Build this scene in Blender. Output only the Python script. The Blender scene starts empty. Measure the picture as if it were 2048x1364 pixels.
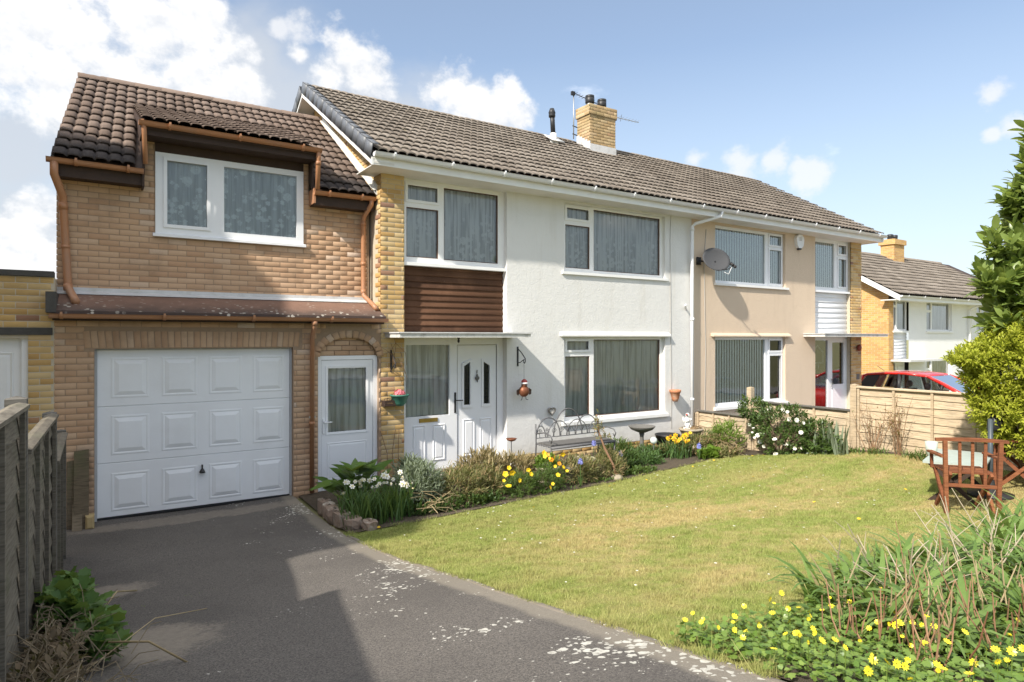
import bpy, math, random
import numpy as np
from mathutils import Vector, Matrix
R = math.radians
rng = np.random.default_rng(7)
random.seed(7)
scene = bpy.context.scene
col = scene.collection

# ---------------------------------------------------------------- camera
cd = bpy.data.cameras.new('camera'); cam = bpy.data.objects.new('camera', cd); col.objects.link(cam)
cd.sensor_width = 36.0; cd.lens = 22.5; cd.shift_y = -0.0034; cd.clip_end = 3000; cd.clip_start = 0.05
CAMZ = 2.27
cam.location = (0, 0, CAMZ)
YAW = math.atan2(1280, 1976)
cam.rotation_euler = (R(90), 0, -YAW)
scene.camera = cam

# ---------------------------------------------------------------- sun and sky
SUN_T = Vector((1.15, 0.42, -1.0))                 # the way the light travels
sd = bpy.data.lights.new('sun', 'SUN'); sun = bpy.data.objects.new('sun', sd); col.objects.link(sun)
sd.energy = 2.6; sd.angle = R(1.3); sd.color = (1.0, 0.93, 0.82)
sun.rotation_euler = SUN_T.to_track_quat('-Z', 'Y').to_euler(); sun.location = (-10, -5, 20)
to_sun = -SUN_T.normalized()
SUN_EL = math.asin(to_sun.z); SUN_AZ = math.atan2(to_sun.x, to_sun.y)
scene.view_settings.view_transform = 'Standard'; scene.view_settings.look = 'None'
scene.view_settings.gamma = 1.0; scene.view_settings.exposure = 1.42
scene.view_settings.use_curve_mapping = False
scene.cycles.max_bounces = 8; scene.cycles.transparent_max_bounces = 24
scene.cycles.use_denoising = True

world = bpy.data.worlds.new('World'); scene.world = world; world.use_nodes = True
wn = world.node_tree.nodes; wl = world.node_tree.links; wn.clear()
def W(t, **k):
    n = wn.new(t)
    for a, v in k.items(): setattr(n, a, v)
    return n
def wmath(op, a, b=None, c=None, clamp=False):
    n = W('ShaderNodeMath', operation=op, use_clamp=clamp)
    for i, v in enumerate((a, b, c)):
        if v is None: continue
        if isinstance(v, (int, float)): n.inputs[i].default_value = v
        else: wl.new(v, n.inputs[i])
    return n.outputs[0]
tc = W('ShaderNodeTexCoord'); D = tc.outputs['Generated']
sky = W('ShaderNodeTexSky', sky_type='NISHITA', sun_disc=False)
sky.sun_elevation = SUN_EL; sky.sun_rotation = SUN_AZ
sky.air_density = 1.0; sky.dust_density = 0.6; sky.ozone_density = 1.6; sky.altitude = 50
sep = W('ShaderNodeSeparateXYZ'); wl.new(D, sep.inputs[0])
# haze towards the horizon, the same all the way round
hz = W('ShaderNodeMapRange'); hz.inputs[1].default_value = 0.0; hz.inputs[2].default_value = 0.40
hz.inputs[3].default_value = 0.82; hz.inputs[4].default_value = 0.20; wl.new(sep.outputs[2], hz.inputs[0])
tint = W('ShaderNodeMix', data_type='RGBA', blend_type='MULTIPLY'); tint.inputs[0].default_value = 1.0; wl.new(sky.outputs[0], tint.inputs[6]); tint.inputs[7].default_value = (0.53, 0.525, 0.52, 1)
mixh = W('ShaderNodeMix', data_type='RGBA'); wl.new(hz.outputs[0], mixh.inputs[0]); wl.new(tint.outputs[2], mixh.inputs[6])
mixh.inputs[7].default_value = (2.1, 2.32, 2.5, 1)
# clouds: puffs at their places in the sky, broken up by noise, and a scatter thickened overhead to lift the shade
def pdir(px, py):
    a = (px - 1024) / 1280; c_, s_ = math.cos(YAW), math.sin(YAW)
    return Vector((c_ * a + s_, -s_ * a + c_, -(py - 675) / 1280)).normalized()
puffs = [(40, 50, 130), (160, 70, 130), (290, 70, 130), (400, 60, 95), (450, 90, 62), (110, 150, 125), (25, 150, 100), (250, 150, 120), (380, 150, 105), (450, 170, 90),
         (705, 112, 66), (660, 150, 50), (730, 160, 66), (600, 110, 26),
         (905, 180, 58), (950, 205, 58), (1008, 190, 44), (980, 235, 72), (1040, 240, 42), (880, 180, 36),
         (50, 470, 95), (10, 540, 95), (110, 510, 60), (90, 560, 70)]
wisps = [(1985, 194, 38), (2025, 252, 42), (1990, 264, 24), (1628, 344, 50), (1545, 322, 42), (1495, 326, 42), (1600, 335, 30), (1390, 318, 26), (600, 60, 40), (560, 60, 26)]
veils = [(560, 210, 230), (720, 220, 200), (820, 240, 150), (430, 220, 190), (520, 130, 120), (250, 230, 160), (140, 260, 90), (930, 270, 130), (30, 300, 130), (60, 480, 170)]
def field(lst, k):
    acc = None
    for px, py, r in lst:
        v = W('ShaderNodeVectorMath', operation='DISTANCE'); wl.new(D, v.inputs[0]); v.inputs[1].default_value = pdir(px, py)
        cosang = 1 / math.sqrt(1 + ((px - 1024) / 1280) ** 2 + ((py - 675) / 1280) ** 2)
        f = wmath('MULTIPLY_ADD', v.outputs['Value'], -1.0 / (r / 1280 * cosang), 1.0)
        acc = f if acc is None else wmath('SMOOTH_MAX', acc, f, k)
    return acc
def noise(scale, detail, rough=0.55, off=None, squash=1.0):
    n = W('ShaderNodeTexNoise'); n.inputs['Scale'].default_value = scale; n.inputs['Detail'].default_value = detail; n.inputs['Roughness'].default_value = rough
    m = W('ShaderNodeVectorMath', operation='MULTIPLY_ADD'); wl.new(D, m.inputs[0]); m.inputs[1].default_value = (1, 1, squash); m.inputs[2].default_value = off or (0, 0, 0)
    wl.new(m.outputs[0], n.inputs['Vector']); return n.outputs[0]
n1 = noise(16, 8, 0.6, None, 1.2); n2 = noise(5, 5, 0.55, (3, 1, 2), 1.5); n3 = noise(16, 8, 0.6, (0.0, 0.0, 0.016), 1.2)
pf = field(puffs, 0.12)
dens = wmath('MULTIPLY_ADD', n1, 2.7, -1.30); dens = wmath('ADD', dens, pf)
mp = W('ShaderNodeMapRange', interpolation_type='SMOOTHSTEP'); mp.inputs[1].default_value = 0.0; mp.inputs[2].default_value = 0.75; wl.new(dens, mp.inputs[0])
vf = field(veils, 0.2); vd = wmath('ADD', wmath('MULTIPLY_ADD', n2, 1.6, -0.85), vf)
mv = W('ShaderNodeMapRange', interpolation_type='SMOOTHSTEP'); mv.inputs[1].default_value = 0.05; mv.inputs[2].default_value = 0.75; mv.inputs[4].default_value = 0.8; wl.new(vd, mv.inputs[0])
# general cloud scatter, added denser and brighter above the frame as fill light
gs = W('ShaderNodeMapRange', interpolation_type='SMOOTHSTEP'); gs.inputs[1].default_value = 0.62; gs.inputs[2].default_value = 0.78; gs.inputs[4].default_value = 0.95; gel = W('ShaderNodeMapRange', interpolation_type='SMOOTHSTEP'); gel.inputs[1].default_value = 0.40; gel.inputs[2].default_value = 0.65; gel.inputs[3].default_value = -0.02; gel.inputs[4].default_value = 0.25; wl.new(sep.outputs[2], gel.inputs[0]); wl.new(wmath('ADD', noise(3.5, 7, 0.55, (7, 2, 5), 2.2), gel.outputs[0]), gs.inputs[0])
# shading of the puffs: denser towards the zenith side means a shaded underside
sh = wmath('MULTIPLY_ADD', wmath('SUBTRACT', n1, n3), 5.0, 0.62, clamp=True)
big = wmath('MULTIPLY_ADD', n2, 1.7, -0.35, clamp=True)
shd = wmath('ADD', wmath('MULTIPLY', sh, 0.5), wmath('MULTIPLY', big, 0.65), clamp=True)
cc = W('ShaderNodeMix', data_type='RGBA'); wl.new(shd, cc.inputs[0]); cc.inputs[6].default_value = (2.1, 2.2, 2.36, 1); cc.inputs[7].default_value = (3.1, 3.07, 3.04, 1)
def mixc(f, a, b):
    m = W('ShaderNodeMix', data_type='RGBA'); wl.new(f, m.inputs[0])
    for i, v in ((6, a), (7, b)):
        if isinstance(v, tuple): m.inputs[i].default_value = v
        else: wl.new(v, m.inputs[i])
    return m.outputs[2]
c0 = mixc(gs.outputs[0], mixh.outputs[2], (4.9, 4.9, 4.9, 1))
c1 = mixc(mv.outputs[0], c0, (1.85, 1.97, 2.15, 1))
wf = wmath('ADD', wmath('MULTIPLY_ADD', n1, 3.2, -1.66), field(wisps, 0.1))
mw = W('ShaderNodeMapRange', interpolation_type='SMOOTHSTEP'); mw.inputs[1].default_value = -0.1; mw.inputs[2].default_value = 0.7; mw.inputs[4].default_value = 0.7; wl.new(wf, mw.inputs[0])
c1 = mixc(mw.outputs[0], c1, (2.75, 2.75, 2.78, 1))
c2 = mixc(mp.outputs[0], c1, cc.outputs[2])
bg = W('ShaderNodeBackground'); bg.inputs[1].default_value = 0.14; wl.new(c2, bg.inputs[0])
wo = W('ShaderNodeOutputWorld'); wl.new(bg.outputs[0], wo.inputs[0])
# ---------------------------------------------------------------- helpers
def world_t(o):
    t = Vector((0, 0, 0))
    while o is not None: t = t + o.location; o = o.parent
    return t
def tag(o, label=None, cat=None, group=None, kind=None):
    for k, v in (('label', label), ('category', cat), ('group', group), ('kind', kind)):
        if v is not None: o[k] = v
    return o
def link(o, parent=None, local=False):
    col.objects.link(o)
    if parent is not None:
        if not local: o.location = o.location - world_t(parent)
        o.parent = parent
    return o
def root(name, label, cat, loc=(0, 0, 0), group=None, rz=0):
    o = bpy.data.objects.new(name, None); o.location = loc; o.rotation_euler = (0, 0, rz); o.empty_display_size = 0.1
    col.objects.link(o); return tag(o, label, cat, group)
def new_mesh(name, v, f, mat, smooth=False, uv=None):
    me = bpy.data.meshes.new(name); me.from_pydata([tuple(p) for p in v], [], [tuple(q) for q in f])
    if mat is not None: me.materials.append(mat)
    if smooth: me.polygons.foreach_set('use_smooth', [True] * len(me.polygons))
    me.update(); return me
def np_mesh(name, V, F, mat, smooth=False):
    """V (n,3), F (m,k) with one k for all faces"""
    V = np.asarray(V, np.float32); F = np.asarray(F, np.int32)
    me = bpy.data.meshes.new(name); m, k = F.shape
    me.vertices.add(len(V)); me.vertices.foreach_set('co', V.ravel())
    me.loops.add(m * k); me.loops.foreach_set('vertex_index', F.ravel())
    me.polygons.add(m); me.polygons.foreach_set('loop_start', np.arange(0, m * k, k, dtype=np.int32))
    try: me.polygons.foreach_set('loop_total', np.full(m, k, np.int32))
    except Exception: pass
    if smooth: me.polygons.foreach_set('use_smooth', np.ones(m, bool))
    if mat is not None: me.materials.append(mat)
    me.update(calc_edges=True); me.validate(); return me
def obj(name, me, parent=None, loc=(0, 0, 0), local=False):
    o = bpy.data.objects.new(name, me); o.location = loc; return link(o, parent, local)

class MB:
    def __init__(s): s.v = []; s.f = []
    def add(s, vs, fs):
        b = len(s.v); s.v += [tuple(p) for p in vs]; s.f += [tuple(i + b for i in q) for q in fs]; return s
    def box(s, x0, x1, y0, y1, z0, z1):
        return s.add([(x0, y0, z0), (x1, y0, z0), (x1, y1, z0), (x0, y1, z0), (x0, y0, z1), (x1, y0, z1), (x1, y1, z1), (x0, y1, z1)],
                     [(0, 3, 2, 1), (4, 5, 6, 7), (0, 1, 5, 4), (1, 2, 6, 5), (2, 3, 7, 6), (3, 0, 4, 7)])
    def cbox(s, x0, x1, y0, y1, z0, z1, c=0.006):
        """box with its front (-Y) edges chamfered"""
        return s.add([(x0 + c, y0, z0 + c), (x1 - c, y0, z0 + c), (x1 - c, y0, z1 - c), (x0 + c, y0, z1 - c), (x0, y0 + c, z0), (x1, y0 + c, z0), (x1, y0 + c, z1), (x0, y0 + c, z1),
                      (x0, y1, z0), (x1, y1, z0), (x1, y1, z1), (x0, y1, z1)],
                     [(0, 1, 2, 3), (0, 4, 5, 1), (1, 5, 6, 2), (2, 6, 7, 3), (3, 7, 4, 0), (4, 8, 9, 5), (5, 9, 10, 6), (6, 10, 11, 7), (7, 11, 8, 4), (8, 11, 10, 9)])
    def quad(s, a, b, c, d): return s.add([a, b, c, d], [(0, 1, 2, 3)])
    def prism(s, poly, d):
        """closed polygon of 3-D points, pushed along d"""
        n = len(poly); d = Vector(d); p = [Vector(q) for q in poly]; q = [a + d for a in p]
        return s.add(p + q, [tuple(range(n))[::-1], tuple(range(n, 2 * n))] + [(i, (i + 1) % n, n + (i + 1) % n, n + i) for i in range(n)])
    def ring(s, outer, inner, d):
        """frame between two closed loops of equal length, pushed along d"""
        n = len(outer); d = Vector(d); a = [Vector(p) for p in outer]; b = [Vector(p) for p in inner]
        vs = a + b + [p + d for p in a] + [p + d for p in b]; f = []
        for i in range(n):
            j = (i + 1) % n
            f += [(i, j, n + j, n + i), (2 * n + i, 3 * n + i, 3 * n + j, 2 * n + j), (i, 2 * n + i, 2 * n + j, j), (n + i, n + j, 3 * n + j, 3 * n + i)]
        return s.add(vs, f)
    def tube(s, pts, r, n=8, cap=True):
        pts = [Vector(p) for p in pts]; rs = r if isinstance(r, (list, tuple)) else [r] * len(pts); base = len(s.v); fr = None
        for i, p in enumerate(pts):
            t = (pts[min(i + 1, len(pts) - 1)] - pts[max(i - 1, 0)]).normalized()
            if fr is None: fr = t.orthogonal().normalized()
            else: fr = (fr - t * fr.dot(t)); fr = fr.normalized() if fr.length > 1e-6 else t.orthogonal().normalized()
            b = t.cross(fr)
            s.v += [tuple(p + (fr * math.cos(2 * math.pi * k / n) + b * math.sin(2 * math.pi * k / n)) * rs[i]) for k in range(n)]
        for i in range(len(pts) - 1):
            for k in range(n):
                s.f.append((base + i * n + k, base + i * n + (k + 1) % n, base + (i + 1) * n + (k + 1) % n, base + (i + 1) * n + k))
        if cap:
            s.f.append(tuple(base + k for k in range(n))[::-1]); e = base + (len(pts) - 1) * n; s.f.append(tuple(e + k for k in range(n)))
        return s
    def lathe(s, prof, c=(0, 0, 0), n=16, axis='z'):
        base = len(s.v)
        for r, h in prof:
            for k in range(n):
                a = 2 * math.pi * k / n; x, y = r * math.cos(a), r * math.sin(a)
                s.v.append((c[0] + x, c[1] + y, c[2] + h) if axis == 'z' else ((c[0] + x, c[1] - h, c[2] + y) if axis == 'y' else (c[0] + h, c[1] + x, c[2] + y)))
        for i in range(len(prof) - 1):
            for k in range(n): s.f.append((base + i * n + k, base + i * n + (k + 1) % n, base + (i + 1) * n + (k + 1) % n, base + (i + 1) * n + k))
        s.f.append(tuple(base + k for k in range(n))[::-1]); e = base + (len(prof) - 1) * n; s.f.append(tuple(e + k for k in range(n)))
        return s
    def ball(s, c, r, n=10, m=7):
        rx, ry, rz = r if isinstance(r, (tuple, list)) else (r, r, r); base = len(s.v); c = Vector(c)
        for i in range(m + 1):
            th = math.pi * i / m
            for k in range(n):
                a = 2 * math.pi * k / n; s.v.append((c.x + rx * math.sin(th) * math.cos(a), c.y + ry * math.sin(th) * math.sin(a), c.z + rz * math.cos(th)))
        for i in range(m):
            for k in range(n): s.f.append((base + i * n + k, base + (i + 1) * n + k, base + (i + 1) * n + (k + 1) % n, base + i * n + (k + 1) % n))
        return s
    def half_gutter(s, a, b, r=0.056, n=7, th=0.004):
        """open half-round channel from a to b"""
        a = Vector(a); b = Vector(b); t = (b - a).normalized(); up = Vector((0, 0, 1)); w = t.cross(up).normalized(); base = len(s.v)
        for p in (a, b):
            for rr in (r, r - th):
                for k in range(n + 1):
                    an = math.pi * k / n; s.v.append(tuple(p + w * (rr * math.cos(an)) - up * (rr * math.sin(an))))
        m = n + 1
        for k in range(n):
            s.f += [(base + k, base + k + 1, base + 2 * m + k + 1, base + 2 * m + k), (base + m + k, base + 3 * m + k, base + 3 * m + k + 1, base + m + k + 1)]
        for e in (0, 2 * m):
            s.f.append(tuple(base + e + k for k in range(m)))
        for k in (0, n): s.f.append((base + k, base + m + k, base + 3 * m + k, base + 2 * m + k))
        return s
    def build(s, name, mat, parent=None, smooth=False, local=False):
        return obj(name, new_mesh(name, s.v, s.f, mat, smooth), parent, local=local)

def scale_obj(me, name, loc, scale, rot=None, parent=None, local=False):
    o = bpy.data.objects.new(name, me); o.location = loc; o.scale = scale
    if rot is not None: o.rotation_euler = rot
    return link(o, parent, local)

# ---------------------------------------------------------------- materials
def nt(name):
    m = bpy.data.materials.new(name); m.use_nodes = True; t = m.node_tree; t.nodes.clear()
    o = t.nodes.new('ShaderNodeOutputMaterial'); b = t.nodes.new('ShaderNodeBsdfPrincipled'); t.links.new(b.outputs[0], o.inputs[0]); return m, t, b, o
class G:
    """tiny node-graph helper"""
    def __init__(s, t): s.t = t
    def n(s, ty, **k):
        n = s.t.nodes.new(ty)
        for a, v in k.items(): setattr(n, a, v)
        return n
    def put(s, sock, v):
        if isinstance(v, bpy.types.NodeSocket): s.t.links.new(v, sock)
        elif isinstance(v, (tuple, list)) and len(v) == 3 and sock.type == 'RGBA': sock.default_value = (*v, 1)
        else: sock.default_value = v
    def pos(s): return s.n('ShaderNodeNewGeometry').outputs['Position']
    def sc(s, vec, k):
        m = s.n('ShaderNodeVectorMath', operation='MULTIPLY'); s.put(m.inputs[0], vec); m.inputs[1].default_value = k if isinstance(k, tuple) else (k, k, k); return m.outputs[0]
    def noise(s, scale, detail=4, rough=0.55, vec=None, dist=0.0):
        n = s.n('ShaderNodeTexNoise'); n.inputs['Scale'].default_value = scale; n.inputs['Detail'].default_value = detail; n.inputs['Roughness'].default_value = rough; n.inputs['Distortion'].default_value = dist
        s.put(n.inputs['Vector'], s.pos() if vec is None else vec); return n.outputs[0]
    def vor(s, scale, vec=None, feature='F1', out='Distance', rnd=1.0):
        n = s.n('ShaderNodeTexVoronoi', feature=feature); n.inputs['Scale'].default_value = scale; n.inputs['Randomness'].default_value = rnd
        s.put(n.inputs['Vector'], s.pos() if vec is None else vec); return n.outputs[out]
    def math(s, op, a, b=None, c=None, clamp=False):
        n = s.n('ShaderNodeMath', operation=op, use_clamp=clamp)
        for i, v in enumerate((a, b, c)):
            if v is not None: s.put(n.inputs[i], v)
        return n.outputs[0]
    def ramp(s, f, a, b, lo=0.0, hi=1.0, smooth=True):
        n = s.n('ShaderNodeMapRange', interpolation_type='SMOOTHSTEP' if smooth else 'LINEAR')
        s.put(n.inputs[0], f); n.inputs[1].default_value = a; n.inputs[2].default_value = b; n.inputs[3].default_value = lo; n.inputs[4].default_value = hi; return n.outputs[0]
    def mix(s, f, a, b, mode='MIX'):
        n = s.n('ShaderNodeMix', data_type='RGBA', blend_type=mode); s.put(n.inputs[0], f); s.put(n.inputs[6], a); s.put(n.inputs[7], b); return n.outputs[2]
    def cramp(s, f, stops, const=False):
        n = s.n('ShaderNodeValToRGB'); e = n.color_ramp.elements; n.color_ramp.interpolation = 'CONSTANT' if const else 'LINEAR'
        while len(e) < len(stops): e.new(0.5)
        for q, (p, c) in zip(e, stops): q.position = p; q.color = (*c, 1)
        s.put(n.inputs[0], f); return n.outputs[0]
    def rand(s):
        a = s.n('ShaderNodeObjectInfo').outputs['Random']; b = s.n('ShaderNodeNewGeometry').outputs['Random Per Island']
        return s.math('FRACT', s.math('ADD', s.math('MULTIPLY', a, 7.31), s.math('MULTIPLY', b, 1.0)))
    def bump(s, h, strength=0.3, dist=0.01):
        n = s.n('ShaderNodeBump'); n.inputs['Strength'].default_value = strength; n.inputs['Distance'].default_value = dist; s.put(n.inputs['Height'], h); return n.outputs[0]
MATS = {}
def mat(name, c, rough=0.6, var=0.12, scale=9, bump=0.0, bscale=60, metal=0.0, spec=0.4, dirt=None, dirt_amt=0.0, dscale=1.6, coat=0.0):
    if name in MATS: return MATS[name]
    m, t, b, o = nt(name); g = G(t)
    a = tuple(min(1, x * (1 - var)) for x in c); d = tuple(min(1, x * (1 + var)) for x in c)
    colr = g.mix(g.noise(scale, 5), a, d)
    if dirt: colr = g.mix(g.math('MULTIPLY', g.ramp(g.noise(dscale, 7, 0.65), 0.45, 0.75), dirt_amt), colr, dirt)
    g.put(b.inputs['Base Color'], colr); b.inputs['Roughness'].default_value = rough; b.inputs['Metallic'].default_value = metal; b.inputs['Specular IOR Level'].default_value = spec
    if coat: b.inputs['Coat Weight'].default_value = coat; b.inputs['Coat Roughness'].default_value = 0.05
    if bump: g.put(b.inputs['Normal'], g.bump(g.noise(bscale, 4, 0.6), bump, 0.01))
    MATS[name] = m; return m
def brick_mat(name, stops, stain=(0.1, 0.07, 0.05), stain_amt=0.35):
    m, t, b, o = nt(name); g = G(t)
    c = g.cramp(g.rand(), stops)
    c = g.mix(g.math('MULTIPLY', g.noise(35, 5, 0.65), 0.5), c, g.mix(0.45, c, (0.22, 0.14, 0.08)))
    c = g.mix(g.math('MULTIPLY', g.ramp(g.noise(2.1, 6, 0.6), 0.45, 0.8), stain_amt), c, stain)
    c = g.mix(g.ramp(g.noise(9, 6, 0.7, dist=1.0), 0.66, 0.78, 0, 0.35), c, (0.6, 0.55, 0.48))
    g.put(b.inputs['Base Color'], c); b.inputs['Roughness'].default_value = 0.88; b.inputs['Specular IOR Level'].default_value = 0.2
    g.put(b.inputs['Normal'], g.bump(g.noise(140, 5, 0.7), 0.2, 0.004)); return m
PINK = brick_mat('pink_brick', [(0.0, (0.485, 0.305, 0.19)), (0.3, (0.52, 0.34, 0.215)), (0.6, (0.545, 0.365, 0.235)), (0.9, (0.565, 0.39, 0.26)), (0.98, (0.60, 0.45, 0.335)), (1.0, (0.62, 0.50, 0.41))])
YELL = brick_mat('yellow_brick', [(0.0, (0.47, 0.29, 0.11)), (0.25, (0.56, 0.375, 0.155)), (0.55, (0.585, 0.415, 0.195)), (0.88, (0.61, 0.465, 0.255)), (0.95, (0.46, 0.26, 0.12)), (1.0, (0.26, 0.15, 0.12))], (0.16, 0.11, 0.06), 0.3)
MORT = mat('pink_mortar', (0.33, 0.235, 0.16), 0.95, 0.15, 25, 0.4, 120)
MORTY = mat('yellow_mortar', (0.50, 0.44, 0.34), 0.95, 0.15, 25, 0.4, 120)

def tile_mat(name, c0, c1, lich, lich_amt, moss=(0.40, 0.33, 0.06), moss_amt=0.0, stain=None):
    m, t, b, o = nt(name); g = G(t)
    c = g.mix(g.rand(), c0, c1)
    c = g.mix(g.math('MULTIPLY', g.noise(60, 5, 0.7), 0.55), c, tuple(x * 0.55 for x in c0))
    c = g.mix(g.ramp(g.noise(1.3, 5, 0.6), 0.42, 0.7, 0, 0.55), c, tuple(x * 0.6 for x in c0))
    sp = g.math('MULTIPLY', g.ramp(g.vor(26), 0.30, 0.16), g.ramp(g.noise(2.4, 4), 0.5, 0.66))
    c = g.mix(g.math('MULTIPLY', sp, lich_amt), c, lich)
    if moss_amt:
        c = g.mix(g.math('MULTIPLY', g.ramp(g.noise(5.5, 6, 0.7), 0.60, 0.70), moss_amt), c, moss)
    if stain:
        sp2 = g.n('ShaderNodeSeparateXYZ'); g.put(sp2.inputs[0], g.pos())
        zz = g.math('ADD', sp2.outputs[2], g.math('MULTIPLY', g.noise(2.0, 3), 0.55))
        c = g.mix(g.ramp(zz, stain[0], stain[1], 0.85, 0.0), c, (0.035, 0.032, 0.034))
    g.put(b.inputs['Base Color'], c); b.inputs['Roughness'].default_value = 0.85; b.inputs['Specular IOR Level'].default_value = 0.25
    g.put(b.inputs['Normal'], g.bump(g.noise(180, 4, 0.7), 0.5, 0.006)); return m
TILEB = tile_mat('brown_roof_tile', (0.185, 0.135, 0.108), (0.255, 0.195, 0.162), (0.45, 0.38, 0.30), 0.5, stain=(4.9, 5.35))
TILEG = tile_mat('grey_brown_roof_tile', (0.215, 0.18, 0.148), (0.33, 0.285, 0.24), (0.48, 0.45, 0.38), 0.6, moss_amt=0.12)
TILEM = tile_mat('mossy_roof_tile', (0.20, 0.165, 0.135), (0.30, 0.255, 0.21), (0.48, 0.45, 0.38), 0.6, moss=(0.10, 0.065, 0.035), moss_amt=0.5)

def render_mat(name, c, dirt):
    m, t, b, o = nt(name); g = G(t)
    col_ = g.mix(g.noise(3, 6, 0.6), tuple(x * 0.94 for x in c), c)
    st = g.n('ShaderNodeMapping'); st.inputs['Scale'].default_value = (2.2, 1, 0.28); g.put(st.inputs[0], g.pos())
    col_ = g.mix(g.ramp(g.noise(1.6, 7, 0.65, st.outputs[0]), 0.5, 0.8, 0, 0.42), col_, dirt)
    sp = g.n('ShaderNodeSeparateXYZ'); g.put(sp.inputs[0], g.pos())
    low = g.ramp(g.math('ADD', sp.outputs[2], g.math('MULTIPLY', g.noise(3, 5), 0.5)), 0.35, 0.75, 0.45, 0.0)
    col_ = g.mix(low, col_, dirt)
    g.put(b.inputs['Base Color'], col_); b.inputs['Roughness'].default_value = 0.9; b.inputs['Specular IOR Level'].default_value = 0.2
    h = g.math('ADD', g.noise(38, 4, 0.6), g.math('MULTIPLY', g.noise(9, 3), 0.8))
    g.put(b.inputs['Normal'], g.bump(h, 0.42, 0.012)); return m
WREND = render_mat('white_render', (0.715, 0.71, 0.69), (0.50, 0.47, 0.40))
TREND = render_mat('tan_render', (0.66, 0.53, 0.40), (0.48, 0.38, 0.28))
WHITE = mat('white_paint', (0.80, 0.80, 0.79), 0.35, 0.04, 6, dirt=(0.55, 0.52, 0.45), dirt_amt=0.15)
UPVC = mat('white_plastic', (0.80, 0.81, 0.83), 0.25, 0.03, 5, dirt=(0.6, 0.6, 0.58), dirt_amt=0.12)
GDOOR = mat('garage_door_paint', (0.81, 0.82, 0.83), 0.38, 0.04, 4, 0.03, 30, dirt=(0.50, 0.48, 0.44), dirt_amt=0.16)
BEAD = mat('brown_bead', (0.10, 0.055, 0.035), 0.5)
SOFF = mat('soffit_white', (0.72, 0.70, 0.66), 0.6, 0.08, 4, dirt=(0.45, 0.42, 0.36), dirt_amt=0.35)
BROWN = mat('brown_plastic', (0.40, 0.195, 0.10), 0.42, 0.12, 7, dirt=(0.30, 0.20, 0.15), dirt_amt=0.5)
DKBRN = mat('dark_stained_wood', (0.045, 0.026, 0.018), 0.7, 0.3, 12, 0.3, 60)
GREYV = mat('grey_verge_plastic', (0.12, 0.128, 0.142), 0.45, 0.08, 6)
LEAD = mat('lead_flashing', (0.58, 0.58, 0.58), 0.55, 0.15, 9, 0.2, 40, dirt=(0.35, 0.33, 0.30), dirt_amt=0.5, dscale=5)
CEM = mat('white_cement', (0.66, 0.65, 0.62), 0.8, 0.15, 14, 0.3, 80)
BLACK = mat('black_plastic', (0.025, 0.025, 0.027), 0.45, 0.2)
IRON = mat('wrought_iron', (0.045, 0.046, 0.05), 0.55, 0.3, 30, metal=0.6)
METAL = mat('galvanised_metal', (0.45, 0.46, 0.47), 0.45, 0.15, 20, metal=0.9)
BRASS = mat('tarnished_brass', (0.42, 0.30, 0.09), 0.35, 0.2, 30, metal=0.9)
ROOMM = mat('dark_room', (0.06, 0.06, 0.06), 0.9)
TERRA = mat('terracotta', (0.48, 0.20, 0.10), 0.8, 0.25, 14, 0.2, 60, dirt=(0.6, 0.5, 0.4), dirt_amt=0.6, dscale=9)
STONE = mat('weathered_stone', (0.38, 0.33, 0.25), 0.9, 0.3, 14, 0.5, 40, dirt=(0.12, 0.11, 0.08), dirt_amt=0.6, dscale=6)
CONC = mat('concrete_coping', (0.07, 0.068, 0.064), 0.9, 0.3, 12, 0.4, 60)
GREYST = mat('grey_stone', (0.15, 0.145, 0.135), 0.9, 0.3, 18, 0.4, 50)

def glass_mat(name, tint=(0.9, 0.93, 0.93), refl=1.0):
    m = bpy.data.materials.new(name); m.use_nodes = True; t = m.node_tree; t.nodes.clear(); g = G(t)
    o = g.n('ShaderNodeOutputMaterial'); tr = g.n('ShaderNodeBsdfTransparent'); tr.inputs[0].default_value = (*tint, 1)
    gl = g.n('ShaderNodeBsdfGlossy'); gl.inputs['Roughness'].default_value = 0.02; fr = g.n('ShaderNodeFresnel'); fr.inputs[0].default_value = 1.52
    # old float glass is never dead flat
    g.put(gl.inputs['Normal'], g.bump(g.noise(1.7, 2), 0.12, 0.02))
    mx = g.n('ShaderNodeMixShader'); g.put(mx.inputs[0], g.math('MULTIPLY', g.math('ADD', fr.outputs[0], 0.05), refl, clamp=True)); t.links.new(tr.outputs[0], mx.inputs[1]); t.links.new(gl.outputs[0], mx.inputs[2]); t.links.new(mx.outputs[0], o.inputs[0]); return m
GLASS = glass_mat('window_glass'); GLASST = glass_mat('reflective_window_glass', (0.78, 0.84, 0.84), 2.2)

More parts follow.
